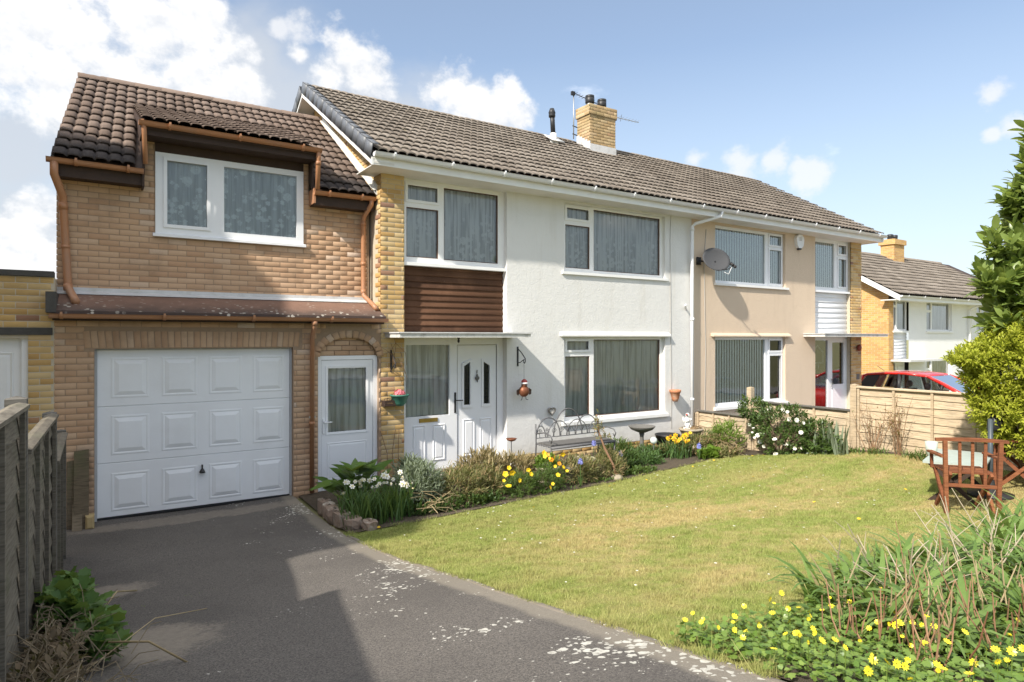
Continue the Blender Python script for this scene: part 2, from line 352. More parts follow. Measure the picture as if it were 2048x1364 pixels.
def net_mat(name, lace=1.0, z0=3.5, z1=4.2, base=(0.90, 0.91, 0.90), open_=0.25, amp=0.42):
    """net curtain: thin cloth with a lace pattern of flowers towards the hem (a woven pattern, not light)"""
    m = bpy.data.materials.new(name); m.use_nodes = True; t = m.node_tree; t.nodes.clear(); g = G(t)
    o = g.n('ShaderNodeOutputMaterial'); di = g.n('ShaderNodeBsdfDiffuse'); di.inputs[0].default_value = (*base, 1)
    tl = g.n('ShaderNodeBsdfTranslucent'); tl.inputs[0].default_value = (*base, 1); ms = g.n('ShaderNodeMixShader'); ms.inputs[0].default_value = 0.3
    t.links.new(di.outputs[0], ms.inputs[1]); t.links.new(tl.outputs[0], ms.inputs[2])
    tr = g.n('ShaderNodeBsdfTransparent'); mx = g.n('ShaderNodeMixShader')
    sp = g.n('ShaderNodeSeparateXYZ'); g.put(sp.inputs[0], g.pos()); cb = g.n('ShaderNodeCombineXYZ'); g.put(cb.inputs[0], sp.outputs[0]); g.put(cb.inputs[2], sp.outputs[2]); p2 = cb.outputs[0]
    hgt = g.ramp(sp.outputs[2], z0, z1, 1.0, 0.0, False)
    d1 = g.vor(12, p2); ring = g.ramp(g.math('ADD', d1, g.math('MULTIPLY', g.noise(34, 3, 0.7, p2), 0.7)), 0.86, 0.62)
    fine = g.ramp(g.vor(48, p2), 0.25, 0.45, 1.0, 0.2)
    big = g.ramp(g.math('ADD', g.noise(3.1, 2, 0.5, p2), g.math('MULTIPLY', hgt, 0.55)), 0.66, 0.86)
    sprig = g.math('MULTIPLY', g.ramp(g.vor(3.6, p2), 0.26, 0.18), g.ramp(g.vor(40, p2), 0.3, 0.5, 1.0, 0.3))
    pat = g.math('MULTIPLY', g.math('MAXIMUM', g.math('MULTIPLY', g.math('MULTIPLY', ring, fine), big), g.math('MULTIPLY', sprig, 0.55)), lace, clamp=True)
    st = g.n('ShaderNodeCombineXYZ'); g.put(st.inputs[0], sp.outputs[0]); g.put(st.inputs[2], g.math('MULTIPLY', sp.outputs[2], 0.04)); fold = g.ramp(g.noise(17, 3, 0.6, st.outputs[0]), 0.36, 0.66, 0.0, amp)
    fac = g.math('ADD', g.math('ADD', g.math('MULTIPLY', pat, 0.8), fold), 0.74 - open_, clamp=True)
    g.put(mx.inputs[0], fac); t.links.new(tr.outputs[0], mx.inputs[1]); t.links.new(ms.outputs[0], mx.inputs[2]); t.links.new(mx.outputs[0], o.inputs[0]); return m
NETB = net_mat('lace_net_bedroom', 1.8, 3.5, 4.6, open_=0.14, amp=0.55)
NETG = net_mat('lace_net_garage_window', 2.2, 3.7, 5.0, (0.86, 0.92, 0.92), open_=0.24, amp=0.28)
NETL = net_mat('plain_net', 0.15, 0.6, 1.0, open_=0.16, amp=0.62)
BLIND = mat('pale_blind', (0.82, 0.87, 0.84), 0.8, 0.08, 8)

def leaf_mat(name, c0, c1, trans=0.35, rough=0.5, dry=None, dry_amt=0.0):
    m = bpy.data.materials.new(name); m.use_nodes = True; t = m.node_tree; t.nodes.clear(); g = G(t)
    o = g.n('ShaderNodeOutputMaterial'); b = g.n('ShaderNodeBsdfPrincipled'); c = g.mix(g.rand(), c0, c1)
    c = g.mix(g.math('MULTIPLY', g.noise(4, 3), 0.5), c, tuple(x * 0.7 for x in c0))
    if dry: c = g.mix(g.ramp(g.math('FRACT', g.math('MULTIPLY', g.rand(), 13.7)), 1 - dry_amt, 1 - dry_amt + 0.02), c, dry)
    g.put(b.inputs['Base Color'], c); b.inputs['Roughness'].default_value = rough; b.inputs['Specular IOR Level'].default_value = 0.35
    tl = g.n('ShaderNodeBsdfTranslucent'); g.put(tl.inputs[0], g.mix(0.5, c, (0.35, 0.42, 0.06))); mx = g.n('ShaderNodeMixShader'); mx.inputs[0].default_value = trans
    t.links.new(b.outputs[0], mx.inputs[1]); t.links.new(tl.outputs[0], mx.inputs[2]); t.links.new(mx.outputs[0], o.inputs[0]); return m
# ---------------------------------------------------------------- terrain
def d_drive(y):
    t = 6.8 - np.asarray(y, float); z = 0.1624 * 0.5 * (t + np.sqrt(t * t + 0.25)); return np.minimum(z, 1.12)
_cp = [(x, y, float(d_drive(y))) for x in (-0.45, 2.35) for y in (-2, 0, 1.5, 3, 4.5, 6, 7.5, 9.3)]
_cp += [(4.4, 7.15, .07), (6.5, 7.3, .08), (8.65, 7.55, .10), (10.5, 9.3, .08), (10.4, 7.7, .10), (10.4, 5.8, .40), (10.4, 4.6, .46), (10.4, 3, .42), (7.9, 3.1, .36), (9.2, 3.5, .32), (5, 1.6, .60), (5, 4, .38), (7, 5.5, .21),
        (4.5, 9.3, .12), (7, 9.3, .10), (8.5, 1.4, .48), (3.5, .6, .85), (12, 8.5, .08), (14, 7, .06), (16, 9.2, .04), (14, 4.5, .15), (17, 4, 0.0), (18.7, 8.2, -.16), (24, 12, -.95), (24, 6, -.75), (30, 12, -1.0), (30, 4, -1.0), (20, 9, -.4), (20, 14, -.5),
        (10, -3, .75), (20, -3, .0), (4, -3, 1.05), (-3, 9, .1), (-3, 5, .4), (-3, 1, 1.0), (-6, 9, .1), (-6, 2, .9), (4, 14, .1), (12, 14, .0), (-4, 14, .1)]
_cp = np.array(_cp)
def _U(r2): return np.where(r2 > 1e-9, r2 * np.log(r2 + 1e-12), 0.0)
_n = len(_cp); _d = ((_cp[:, None, :2] - _cp[None, :, :2]) ** 2).sum(-1); _K = _U(_d) + np.eye(_n) * 0.02
_P = np.c_[np.ones(_n), _cp[:, :2]]; _A = np.zeros((_n + 3, _n + 3)); _A[:_n, :_n] = _K; _A[:_n, _n:] = _P; _A[_n:, :_n] = _P.T
_w = np.linalg.solve(_A, np.r_[_cp[:, 2], 0, 0, 0])
def zg(x, y):
    x = np.asarray(x, float); y = np.asarray(y, float); sh = np.broadcast(x, y).shape
    X = np.clip(np.broadcast_to(x, sh).ravel(), -6, 31); Y = np.clip(np.broadcast_to(y, sh).ravel(), -3, 14)
    out = np.empty(len(X))
    for i in range(0, len(X), 20000):
        d = (X[i:i + 20000, None] - _cp[None, :, 0]) ** 2 + (Y[i:i + 20000, None] - _cp[None, :, 1]) ** 2
        out[i:i + 20000] = _U(d) @ _w[:_n] + _w[_n] + _w[_n + 1] * X[i:i + 20000] + _w[_n + 2] * Y[i:i + 20000]
    return out.reshape(sh) if sh else float(out[0])
def gz(x, y): return float(zg(x, y))

def sheet(name, xs, y0f, y1f, ny, dz, m, kind='structure', smooth=True):
    xs = np.asarray(xs); t = np.linspace(0, 1, ny); Y0 = np.array([y0f(x) for x in xs]); Y1 = np.array([y1f(x) for x in xs])
    X = np.repeat(xs[:, None], ny, 1); Y = Y0[:, None] + (Y1 - Y0)[:, None] * t[None]; Z = zg(X, Y) + dz
    V = np.stack([X, Y, Z], -1).reshape(-1, 3); nx = len(xs)
    i = np.arange(nx - 1)[:, None] * ny + np.arange(ny - 1)[None]; F = np.stack([i, i + ny, i + ny + 1, i + 1], -1).reshape(-1, 4)
    o = obj(name, np_mesh(name, V, F, m, smooth)); o['kind'] = kind; return o

m, t, b, o = nt('rough_ground'); g = G(t)
g.put(b.inputs['Base Color'], g.mix(g.noise(0.8, 6), (0.16, 0.17, 0.06), (0.28, 0.25, 0.12))); b.inputs['Roughness'].default_value = 0.95; GROUNDM = m
_xs = np.r_[-900, -400, -150, -60, -25, np.arange(-12, 36, 0.5), 45, 80, 180, 400, 900.]
def _const(v): return lambda x: v
_ys = np.r_[-900, -300, -80, -25, np.arange(-5, 17, 0.5), 25, 50, 120, 400, 1200.]
XX, YY = np.meshgrid(_xs, _ys, indexing='ij'); ZZ = zg(XX, YY) - 0.03
V = np.stack([XX, YY, ZZ], -1).reshape(-1, 3); ny = len(_ys); i = np.arange(len(_xs) - 1)[:, None] * ny + np.arange(ny - 1)[None]
o = obj('ground', np_mesh('ground', V, np.stack([i, i + ny, i + ny + 1, i + 1], -1).reshape(-1, 4), GROUNDM, True)); tag(o, 'grassy ground running out to the horizon', None, None, 'structure')

# driveway ---------------------------------------------------------------
m, t, b, o = nt('old_tarmac'); g = G(t)
sp = g.n('ShaderNodeSeparateXYZ'); g.put(sp.inputs[0], g.pos()); X_, Y_ = sp.outputs[0], sp.outputs[1]
def wobv(k):
    w_ = g.n('ShaderNodeVectorMath', operation='ADD'); nz_ = g.n('ShaderNodeTexNoise'); nz_.inputs['Scale'].default_value = 2.2; nz_.inputs['Detail'].default_value = 6; g.put(nz_.inputs['Vector'], g.pos()); g.put(w_.inputs[0], g.pos()); g.put(w_.inputs[1], g.sc(nz_.outputs['Color'], k)); return w_.outputs[0]
c = g.mix(g.noise(1.1, 7, 0.62), (0.095, 0.086, 0.078), (0.225, 0.203, 0.182))
c = g.mix(g.ramp(g.noise(85, 5, 0.8), 0.40, 0.62, 0, 0.85), c, (0.045, 0.042, 0.04)); c = g.mix(g.ramp(g.noise(110, 3, 0.7, dist=0.5), 0.60, 0.72, 0, 0.7), c, (0.33, 0.30, 0.265)); c = g.mix(g.ramp(g.noise(0.55, 5, 0.6), 0.45, 0.62, 0, 0.5), c, (0.06, 0.055, 0.052)); c = g.mix(g.ramp(g.vor(75), 0.16, 0.05, 0, 0.6), c, (0.34, 0.31, 0.27))
c = g.mix(g.ramp(g.vor(190), 0.0, 0.35, 0.6, 0.0), c, (0.30, 0.265, 0.225))
# worn, paler cement patch at the left and a mend near the garage
def blob(x, y, rx, ry, soft=0.75, amp=0.85):
    dx = g.math('DIVIDE', g.math('SUBTRACT', X_, x), rx); dy = g.math('DIVIDE', g.math('SUBTRACT', Y_, y), ry)
    d = g.math('ADD', g.math('MULTIPLY', dx, dx), g.math('MULTIPLY', dy, dy)); d = g.math('ADD', d, g.math('ADD', g.math('MULTIPLY_ADD', g.noise(2.3, 7, 0.7), 2.6, -1.3), g.math('MULTIPLY_ADD', g.noise(38, 4, 0.7), 1.5, -0.75)))
    return g.ramp(d, 1.0, 1.0 - soft, 0, amp)
pale = g.mix(g.noise(16, 7, 0.8), (0.13, 0.11, 0.09), (0.36, 0.315, 0.26))
c = g.mix(blob(0.25, 4.55, 0.62, 0.50), c, pale); c = g.mix(blob(0.05, 6.5, 0.45, 0.28), c, pale); c = g.mix(blob(1.1, 9.0, 1.9, 0.22, 0.6, 0.7), c, pale); c = g.mix(blob(-0.1, 3.4, 0.35, 0.6, 0.5, 0.6), c, pale)
c = g.mix(g.ramp(g.math('ADD', X_, g.math('MULTIPLY', g.noise(3, 4), 0.16)), 2.22, 2.30, 0, 0.5), c, (0.30, 0.265, 0.21))
# lichen, thickest along the lawn edge
edge = g.ramp(X_, 0.9, 2.3, -0.07, 0.20, False); edge = g.math('ADD', edge, g.ramp(g.noise(1.5, 4, 0.6), 0.42, 0.66, -0.16, 0.20))
edge = g.math('ADD', edge, g.ramp(Y_, 2.0, 6.0, 0.03, -0.045, False))
wob = g.n('ShaderNodeVectorMath', operation='ADD'); g.put(wob.inputs[0], g.pos()); nz = g.n('ShaderNodeTexNoise'); nz.inputs['Scale'].default_value = 24; nz.inputs['Detail'].default_value = 3; g.put(nz.inputs['Vector'], g.pos())
g.put(wob.inputs[1], g.sc(nz.outputs['Color'], 0.06))
l1 = g.ramp(g.math('SUBTRACT', edge, g.vor(13.5, wob.outputs[0])), -0.02, 0.035)
l2 = g.ramp(g.math('SUBTRACT', g.math('MULTIPLY', edge, 0.95), g.vor(22, wob.outputs[0])), -0.02, 0.03)
li = g.math('MAXIMUM', l1, g.math('MULTIPLY', l2, 0.85))
c = g.mix(g.math('MULTIPLY', li, g.ramp(g.noise(30, 5, 0.7), 0.25, 0.55, 0.45, 1.0)), c, g.mix(g.noise(25, 5, 0.6), (0.64, 0.63, 0.57), (0.40, 0.38, 0.33)))
g.put(b.inputs['Base Color'], c); b.inputs['Roughness'].default_value = 0.92; b.inputs['Specular IOR Level'].default_value = 0.25
g.put(b.inputs['Normal'], g.bump(g.math('ADD', g.noise(150, 4, 0.7), g.math('MULTIPLY', g.noise(12, 4), 1.2)), 0.6, 0.008)); TARMAC = m
_dx = np.linspace(-0.52, 2.34, 24)
drv = sheet('driveway', _dx, _const(-2.5), _const(9.46), 120, 0.012, TARMAC); tag(drv, 'dark worn driveway sloping down to the garage, spotted with lichen')
# concrete edging of the driveway
m, t, b, o = nt('edging_concrete'); g = G(t)
c = g.mix(g.noise(9, 6, 0.7), (0.13, 0.11, 0.085), (0.26, 0.225, 0.18)); c = g.mix(g.ramp(g.vor(17), 0.20, 0.13), c, (0.62, 0.6, 0.54)); c = g.mix(g.ramp(g.noise(2, 6), 0.55, 0.7, 0, 0.6), c, (0.10, 0.085, 0.065))
g.put(b.inputs['Base Color'], c); b.inputs['Roughness'].default_value = 0.92; g.put(b.inputs['Normal'], g.bump(g.noise(60, 5, 0.7), 0.5, 0.01)); EDGING = m
def edge_len(i): return None
kv = MB(); ys = np.linspace(-1.0, 7.0, 40)
prof = [(2.332, -0.05), (2.332, 0.013), (2.34, 0.016), (2.375, 0.014), (2.385, 0.004), (2.385, -0.06)]
V = []; 
for y in ys:
    z = gz(2.36, y); w = 0.008 * math.sin(y * 3.1) + 0.006 * math.sin(y * 7.7)
    V += [(x + w, y, z + h) for x, h in prof]
n_ = len(prof); F = [(a * n_ + k, a * n_ + k + 1, (a + 1) * n_ + k + 1, (a + 1) * n_ + k) for a in range(len(ys) - 1) for k in range(n_ - 1)]
o = obj('kerb', new_mesh('kerb', V, F, EDGING, True)); tag(o, 'concrete edging between driveway and lawn', None, None, 'structure')

# lawn -------------------------------------------------------------------
def y_far(x): return float(np.interp(x, [2.3, 3.2, 4.4, 6.5, 8.6, 9.6, 10.0, 10.6], [7.12, 7.08, 7.16, 7.3, 7.55, 7.7, 7.2, 4.2]))
def y_near(x): return float(np.interp(x, [2.3, 4, 6, 10.6], [1.7, 1.75, 1.9, 2.0]))
def lawn_colour(g, k=1.0):
    st = g.n('ShaderNodeMapping'); st.inputs['Scale'].default_value = (0.7, 1.6, 1); st.inputs['Rotation'].default_value = (0, 0, R(-18)); g.put(st.inputs[0], g.pos())
    dry = g.ramp(g.math('ADD', g.noise(0.85, 7, 0.66, st.outputs[0]), g.math('MULTIPLY', g.noise(5.5, 5, 0.7), 0.55)), 0.62, 0.92)
    sp = g.n('ShaderNodeSeparateXYZ'); g.put(sp.inputs[0], g.pos())
    mid = g.math('MULTIPLY', g.ramp(sp.outputs[1], 6.9, 5.4), g.ramp(sp.outputs[0], 2.4, 4.2, 0.35, 1.0)); dry = g.math('MULTIPLY', dry, g.math('MULTIPLY_ADD', mid, 0.75, 0.25))
    gr = g.mix(g.noise(2.2, 5, 0.6), (0.25 * k, 0.34 * k, 0.07 * k), (0.39 * k, 0.45 * k, 0.12 * k))
    return g.mix(dry, gr, (0.62 * k, 0.50 * k, 0.24 * k)), dry
m, t, b, o = nt('lawn_turf'); g = G(t); c, dry = lawn_colour(g, 0.72)
c = g.mix(g.math('MULTIPLY', g.noise(90, 3, 0.7), 0.6), c, (0.14, 0.12, 0.045)); c = g.mix(g.ramp(g.noise(5, 6, 0.7), 0.60, 0.72, 0, 0.55), c, (0.26, 0.19, 0.105))
g.put(b.inputs['Base Color'], c); b.inputs['Roughness'].default_value = 0.95; b.inputs['Specular IOR Level'].default_value = 0.1
g.put(b.inputs['Normal'], g.bump(g.noise(70, 5, 0.7), 0.8, 0.02)); TURF = m
lawn = sheet('lawn', np.linspace(2.405, 10.55, 90), y_near, y_far, 60, 0.0, TURF); tag(lawn, 'patchy mown lawn with dry straw-coloured areas')
# soil of the beds
m, t, b, o = nt('soil'); g = G(t); c = g.mix(g.noise(14, 6, 0.7), (0.045, 0.033, 0.022), (0.15, 0.115, 0.075)); c = g.mix(g.ramp(g.vor(45), 0.0, 0.3, 0.5, 0), c, (0.22, 0.18, 0.13))
g.put(b.inputs['Base Color'], c); b.inputs['Roughness'].default_value = 0.98; g.put(b.inputs['Normal'], g.bump(g.noise(30, 6, 0.75), 1.0, 0.04)); SOIL = m
bed = sheet('flower_bed', np.linspace(2.405, 10.55, 60), lambda x: y_far(x) - 0.03, _const(9.32), 24, 0.012, SOIL); tag(bed, 'soil of the flower bed in front of the house')
bed2 = sheet('flower_bed', np.linspace(2.405, 11, 40), _const(-2.0), lambda x: y_near(x) + 0.03, 24, 0.008, SOIL); tag(bed2, 'soil under the foreground planting')
nd = sheet('neighbour_driveway', np.linspace(10.62, 19, 30), _const(-2.5), _const(9.4), 30, 0.01, mat('grey_tarmac', (0.13, 0.125, 0.12), 0.92, 0.25, 6, 0.4, 120)); tag(nd, 'grey tarmac driveway of the tan house')

# the street behind the viewer
rd = sheet('pavement', np.linspace(-30, 40, 60), _const(-5.2), _const(-2.55), 6, 0.02, mat('pavement_slabs', (0.34, 0.325, 0.30), 0.9, 0.2, 5, 0.3, 60)); tag(rd, 'pale pavement along the street')
rd = sheet('road', np.linspace(-60, 60, 60), _const(-12.0), _const(-5.25), 6, -0.08, mat('road_tarmac', (0.20, 0.195, 0.19), 0.9, 0.2, 5, 0.3, 90)); tag(rd, 'grey tarmac street')
rd = sheet('pavement', np.linspace(-30, 40, 60), _const(-14.6), _const(-12.05), 6, 0.02, MATS['pavement_slabs']); tag(rd, 'pale pavement on the far side of the street')
# grass blades -------------------------------------------------------------
def in_view(x, y, z):
    c_, s_ = math.cos(YAW), math.sin(YAW); r = c_ * x - s_ * y; f = s_ * x + c_ * y
    px = 1024 + 1280 * r / np.maximum(f, .01); py = 675 - 1280 * (z - CAMZ) / np.maximum(f, .01)
    return (f > 0.3) & (px > -60) & (px < 2110) & (py < 1420), f
m = bpy.data.materials.new('grass_blade'); m.use_nodes = True; t = m.node_tree; t.nodes.clear(); g = G(t); o = g.n('ShaderNodeOutputMaterial'); b = g.n('ShaderNodeBsdfPrincipled')
c, dry = lawn_colour(g, 1.0); c = g.mix(g.rand(), c, g.mix(0.4, c, (0.58, 0.50, 0.25))); c = g.mix(g.math('MULTIPLY', g.math('FRACT', g.math('MULTIPLY', g.rand(), 9.1)), 0.35), c, (0.13, 0.17, 0.035))
c = g.mix(g.ramp(g.noise(11, 5, 0.75), 0.52, 0.68, 0, 0.45), c, (0.16, 0.125, 0.06)); g.put(b.inputs['Base Color'], c); b.inputs['Roughness'].default_value = 0.6; b.inputs['Specular IOR Level'].default_value = 0.2
tl = g.n('ShaderNodeBsdfTranslucent'); g.put(tl.inputs[0], c); mx = g.n('ShaderNodeMixShader'); mx.inputs[0].default_value = 0.3; t.links.new(b.outputs[0], mx.inputs[1]); t.links.new(tl.outputs[0], mx.inputs[2]); t.links.new(mx.outputs[0], o.inputs[0]); GRASSM = m
def blades(x, y, h, w, lean):
    n = len(x); z = zg(x, y) - 0.004; a = rng.uniform(0, 2 * np.pi, n); dx, dy = np.cos(a), np.sin(a); la = rng.uniform(0, 2 * np.pi, n); ll = lean * rng.uniform(0.2, 1, n) * h
    V = np.empty((n, 3, 3)); V[:, 0] = np.c_[x - dx * w, y - dy * w, z]; V[:, 1] = np.c_[x + dx * w, y + dy * w, z]; V[:, 2] = np.c_[x + np.cos(la) * ll, y + np.sin(la) * ll, z + h]
    return V.reshape(-1, 3)
N = 900000; gx = rng.uniform(2.335, 10.5, N); gy = rng.uniform(1.6, 7.75, N)
yf = np.interp(gx, [2.3, 3.2, 4.4, 6.5, 8.6, 9.6, 10.0, 10.6], [7.12, 7.08, 7.16, 7.3, 7.55, 7.7, 7.2, 4.2]); ok = (gy < yf + 0.03) & (gy > 1.65)
gx, gy = gx[ok], gy[ok]; vis, f = in_view(gx, gy, zg(gx, gy)); keep = vis & (rng.uniform(0, 1, len(gx)) < np.clip(4.3 / np.maximum(f, .1), 0, 1)); gx, gy, f = gx[keep], gy[keep], f[keep]
near_edge = np.clip(1 - (gx - 2.36) / 0.14, 0, 1) * (0.4 + 1.3 * np.sin(gy * 5 + np.sin(gy * 17)) ** 2); tuft = 0.5 + 0.5 * np.sin(gx * 9.1 + 2.3 * np.sin(gy * 7.3) + np.sin(gx * 23 + gy * 11)) * np.sin(gy * 10.7 + 1.9 * np.sin(gx * 5.9)); hh = rng.uniform(0.010, 0.032, len(gx)) * (1 + 0.9 * near_edge) * (0.55 + 1.1 * tuft ** 2)
lush = rng.uniform(0, 1, len(gx)) < 0.02; hh[lush] *= 1.8
V = blades(gx, gy, hh, rng.uniform(0.0016, 0.0032, len(gx)) * np.clip(f / 5, 0.9, 2.2), 0.9); F = np.arange(len(V)).reshape(-1, 3)
go = obj('grass', np_mesh('grass', V, F, GRASSM)); tag(go, 'short mown grass blades covering the lawn', 'grass', None, 'stuff')
print('grass blades', len(gx))
# ---------------------------------------------------------------- repeated pieces
CAMP = np.array([0, 0, CAMZ])
def emit(name, V, F, mats4, parent, mtl, nparts=300, rest=None, smooth=False, local=False, front=None, seen_only=False):
    """one object per piece for the nparts that show largest; the others joined in one mesh"""
    if len(mats4) == 0: return []
    V = np.asarray(V, float); F = np.asarray(F); A = np.array([np.array(m) for m in mats4]); C = A[:, :3, :3] @ V.mean(0) + A[:, :3, 3]
    vis, f = in_view(C[:, 0], C[:, 1], C[:, 2]); sc = np.abs(np.linalg.det(A[:, :3, :3])) ** (1 / 3.)
    score = np.where(vis, 1000, 0) + sc / np.maximum(f, .3) if not local else np.zeros(len(A))
    order = np.argsort(-score) if not local else np.arange(len(A)); pick = order[:nparts]; other = order[nparts:]
    if seen_only: other = np.r_[other, pick[~vis[pick]]]; pick = pick[vis[pick]]
    me = np_mesh(name, V, F, mtl, smooth); outs = []
    for k in pick:
        o = bpy.data.objects.new(name, me); M = Matrix(A[k].tolist())
        o.matrix_basis = M; link(o, parent, local); outs.append(o)
    if len(other):
        VV = (A[other][:, None, :3, :3] @ V[None, :, :, None])[..., 0] + A[other][:, None, :3, 3]
        FF = F[None] + (np.arange(len(other)) * len(V))[:, None, None]
        r = obj(rest or (name + 's'), np_mesh(rest or name, VV.reshape(-1, 3), FF.reshape(-1, F.shape[1]), mtl, smooth), parent, local=local); r['kind'] = 'stuff'
    return outs
def TRS(loc, rz=0.0, scale=(1, 1, 1), rx=0.0, ry=0.0):
    return Matrix.LocRotScale(Vector(loc), (Matrix.Rotation(rz, 3, 'Z') @ Matrix.Rotation(ry, 3, 'Y') @ Matrix.Rotation(rx, 3, 'X')), Vector(scale))
_b = MB().cbox(-.5, .5, 0, 1, -.5, .5, 0.0); _c = 0.03; 
_b.v[0:4] = [(-.5 + .004, 0, -.5 + .012), (.5 - .004, 0, -.5 + .012), (.5 - .004, 0, .5 - .012), (-.5 + .004, 0, .5 - .012)]
for k in range(4, 8): _b.v[k] = (_b.v[k][0], 0.03, _b.v[k][2])
BV, BF = np.array(_b.v), np.array(_b.f)
BL, BH, JT = 0.215, 0.065, 0.010
def course_y(x0, x1, z0, z1, y, skip=None, rz=0.0, flip=None, phase=0):
    """stretcher-bond bricks on the plane Y=y (or X=y with rz=-90 deg: then x runs along Y)"""
    out = []; nz = int(round((z1 - z0) / (BH + JT))); hz = (z1 - z0) / nz
    for r in range(nz):
        z = z0 + (r + .5) * hz; x = x0 - ((BL + JT) / 2 if (r + phase) % 2 else 0)
        while x < x1 - 0.02:
            a, b_ = max(x, x0), min(x + BL, x1); x += BL + JT
            if b_ - a < 0.03: continue
            segs = [(a, b_)]
            if skip: segs = skip(a, b_, z)
            for a, b_ in segs:
                if b_ - a < 0.025: continue
                d = random.uniform(-.0008, .0008); cx = (a + b_) / 2
                if rz == 0: out.append(TRS((cx + random.uniform(-.001, .001), y + d, z + random.uniform(-.0015, .0015)), random.uniform(-.0012, .0012), (b_ - a, .03, hz - JT)))
                else: out.append(TRS((y + d, cx, z + random.uniform(-.0015, .0015)), rz, (b_ - a, .03, hz - JT)))
    return out
def cut(rects):
    def f(a, b_, z):
        segs = [(a, b_)]
        for (p, q, u, w) in rects:
            if u - .02 < z < w + .02:
                new = []
                for s, e in segs:
                    if e <= p or s >= q: new.append((s, e)); continue
                    if s < p - .02: new.append((s, p - .006))
                    if e > q + .02: new.append((q + .006, e))
                segs = new
        return segs
    return f
def wall_y(mb, x0, x1, z0, z1, y, holes=(), depth=0.12):
    xs = sorted({x0, x1, *[h[i] for h in holes for i in (0, 1)]}); zs = sorted({z0, z1, *[h[i] for h in holes for i in (2, 3)]})
    for i in range(len(xs) - 1):
        for k in range(len(zs) - 1):
            cx, cz = (xs[i] + xs[i + 1]) / 2, (zs[k] + zs[k + 1]) / 2
            if cx < x0 or cx > x1 or cz < z0 or cz > z1: continue
            if any(h[0] < cx < h[1] and h[2] < cz < h[3] for h in holes): continue
            mb.quad((xs[i], y, zs[k]), (xs[i + 1], y, zs[k]), (xs[i + 1], y, zs[k + 1]), (xs[i], y, zs[k + 1]))
    for (a, b_, u, w) in holes:
        mb.quad((a, y, u), (a, y, w), (a, y + depth, w), (a, y + depth, u)); mb.quad((b_, y, u), (b_, y + depth, u), (b_, y + depth, w), (b_, y, w))
        mb.quad((a, y, w), (b_, y, w), (b_, y + depth, w), (a, y + depth, w)); mb.quad((a, y, u), (a, y + depth, u), (b_, y + depth, u), (b_, y, u))
    return mb
def rect(x0, x1, z0, z1, y): return [(x0, y, z0), (x1, y, z0), (x1, y, z1), (x0, y, z1)]
def curtain_mesh(x0, x1, z0, z1, y, folds=16, amp=0.018, seed=0):
    r = np.random.default_rng(seed); n = int((x1 - x0) * 90) + 8; x = np.linspace(x0, x1, n); u = (x - x0)
    w = np.zeros(n); 
    for k in range(4): w += amp * r.uniform(.4, 1) * np.sin(u * folds * r.uniform(.6, 1.7) * 2 + r.uniform(0, 6.3))
    zs = np.linspace(z0, z1, 5); V = []
    for j, z in enumerate(zs): V.append(np.c_[x, y + w * (1 - .25 * j / 4), np.full(n, z)])
    V = np.concatenate(V); i = np.arange(4)[:, None] * n + np.arange(n - 1)[None]; return V, np.stack([i, i + 1, i + n + 1, i + n], -1).reshape(-1, 4)
_seed = [0]
def window(parent, x0, x1, z0, z1, y, panes, frame_m=WHITE, bead=None, glass=GLASS, curtain=None, folds=14, sill=None, blind=None, fd=0.06, proud=(), room=True, name='window'):
    """frame at Y=y with the given pane openings, glass, curtain and a room behind"""
    mb = wall_y(MB(), x0, x1, z0, z1, y, panes, fd); mb.quad((x0, y, z0), (x0, y, z1), (x0, y + fd, z1), (x0, y + fd, z0)); mb.quad((x1, y, z0), (x1, y + fd, z0), (x1, y + fd, z1), (x1, y, z1))
    w = mb.build(name, frame_m, parent)
    for (a, b_, u, v) in proud:      # opening sashes stand proud of the frame
        sb = MB(); e = 0.045; sb.ring(rect(a - e, b_ + e, u - e, v + e, y - .016), rect(a, b_, u, v, y - .016), (0, .03, 0)); sb.build('sash', frame_m, w)
    for (a, b_, u, v) in panes:
        if bead is not None:
            e = .014; MB().ring(rect(a - .002, b_ + .002, u - .002, v + .002, y + .012), rect(a + e, b_ - e, u + e, v - e, y + .012), (0, .02, 0)).build('bead', bead, w)
        MB().quad(*rect(a, b_, u, v, y + .03)).build('pane', glass, w)
    if curtain is not None:
        _seed[0] += 1; V, F = curtain_mesh(x0 + .02, x1 - .02, z0 + .02, z1 - .02, y + .085, folds, .012, _seed[0]); obj('net_curtain', np_mesh('net_curtain', V, F, curtain, True), w)
    if blind is not None:
        a, b_, u, v, m_ = blind; n = int((b_ - a) / .085)
        for k in range(n):
            xx = a + (k + .5) * (b_ - a) / n; MB().add([(xx - .047, y + .065, u), (xx + .047, y + .088, u), (xx + .047, y + .088, v), (xx - .047, y + .065, v)], [(0, 1, 2, 3)]).build('blind_slat', m_, w)
    if room:
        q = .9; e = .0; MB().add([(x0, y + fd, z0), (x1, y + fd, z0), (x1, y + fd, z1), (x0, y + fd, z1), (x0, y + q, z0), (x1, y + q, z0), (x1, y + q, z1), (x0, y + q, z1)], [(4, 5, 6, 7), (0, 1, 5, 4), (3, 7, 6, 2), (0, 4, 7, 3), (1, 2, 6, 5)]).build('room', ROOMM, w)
    if sill: 
        sx0, sx1, sy, sz, th, sm = sill
        MB().prism([(sx0, sy, sz), (sx0, sy, sz - th), (sx0, y + .02, sz - th), (sx0, y + .02, sz + .018)], (sx1 - sx0, 0, 0)).build('sill', sm, w)
    return w

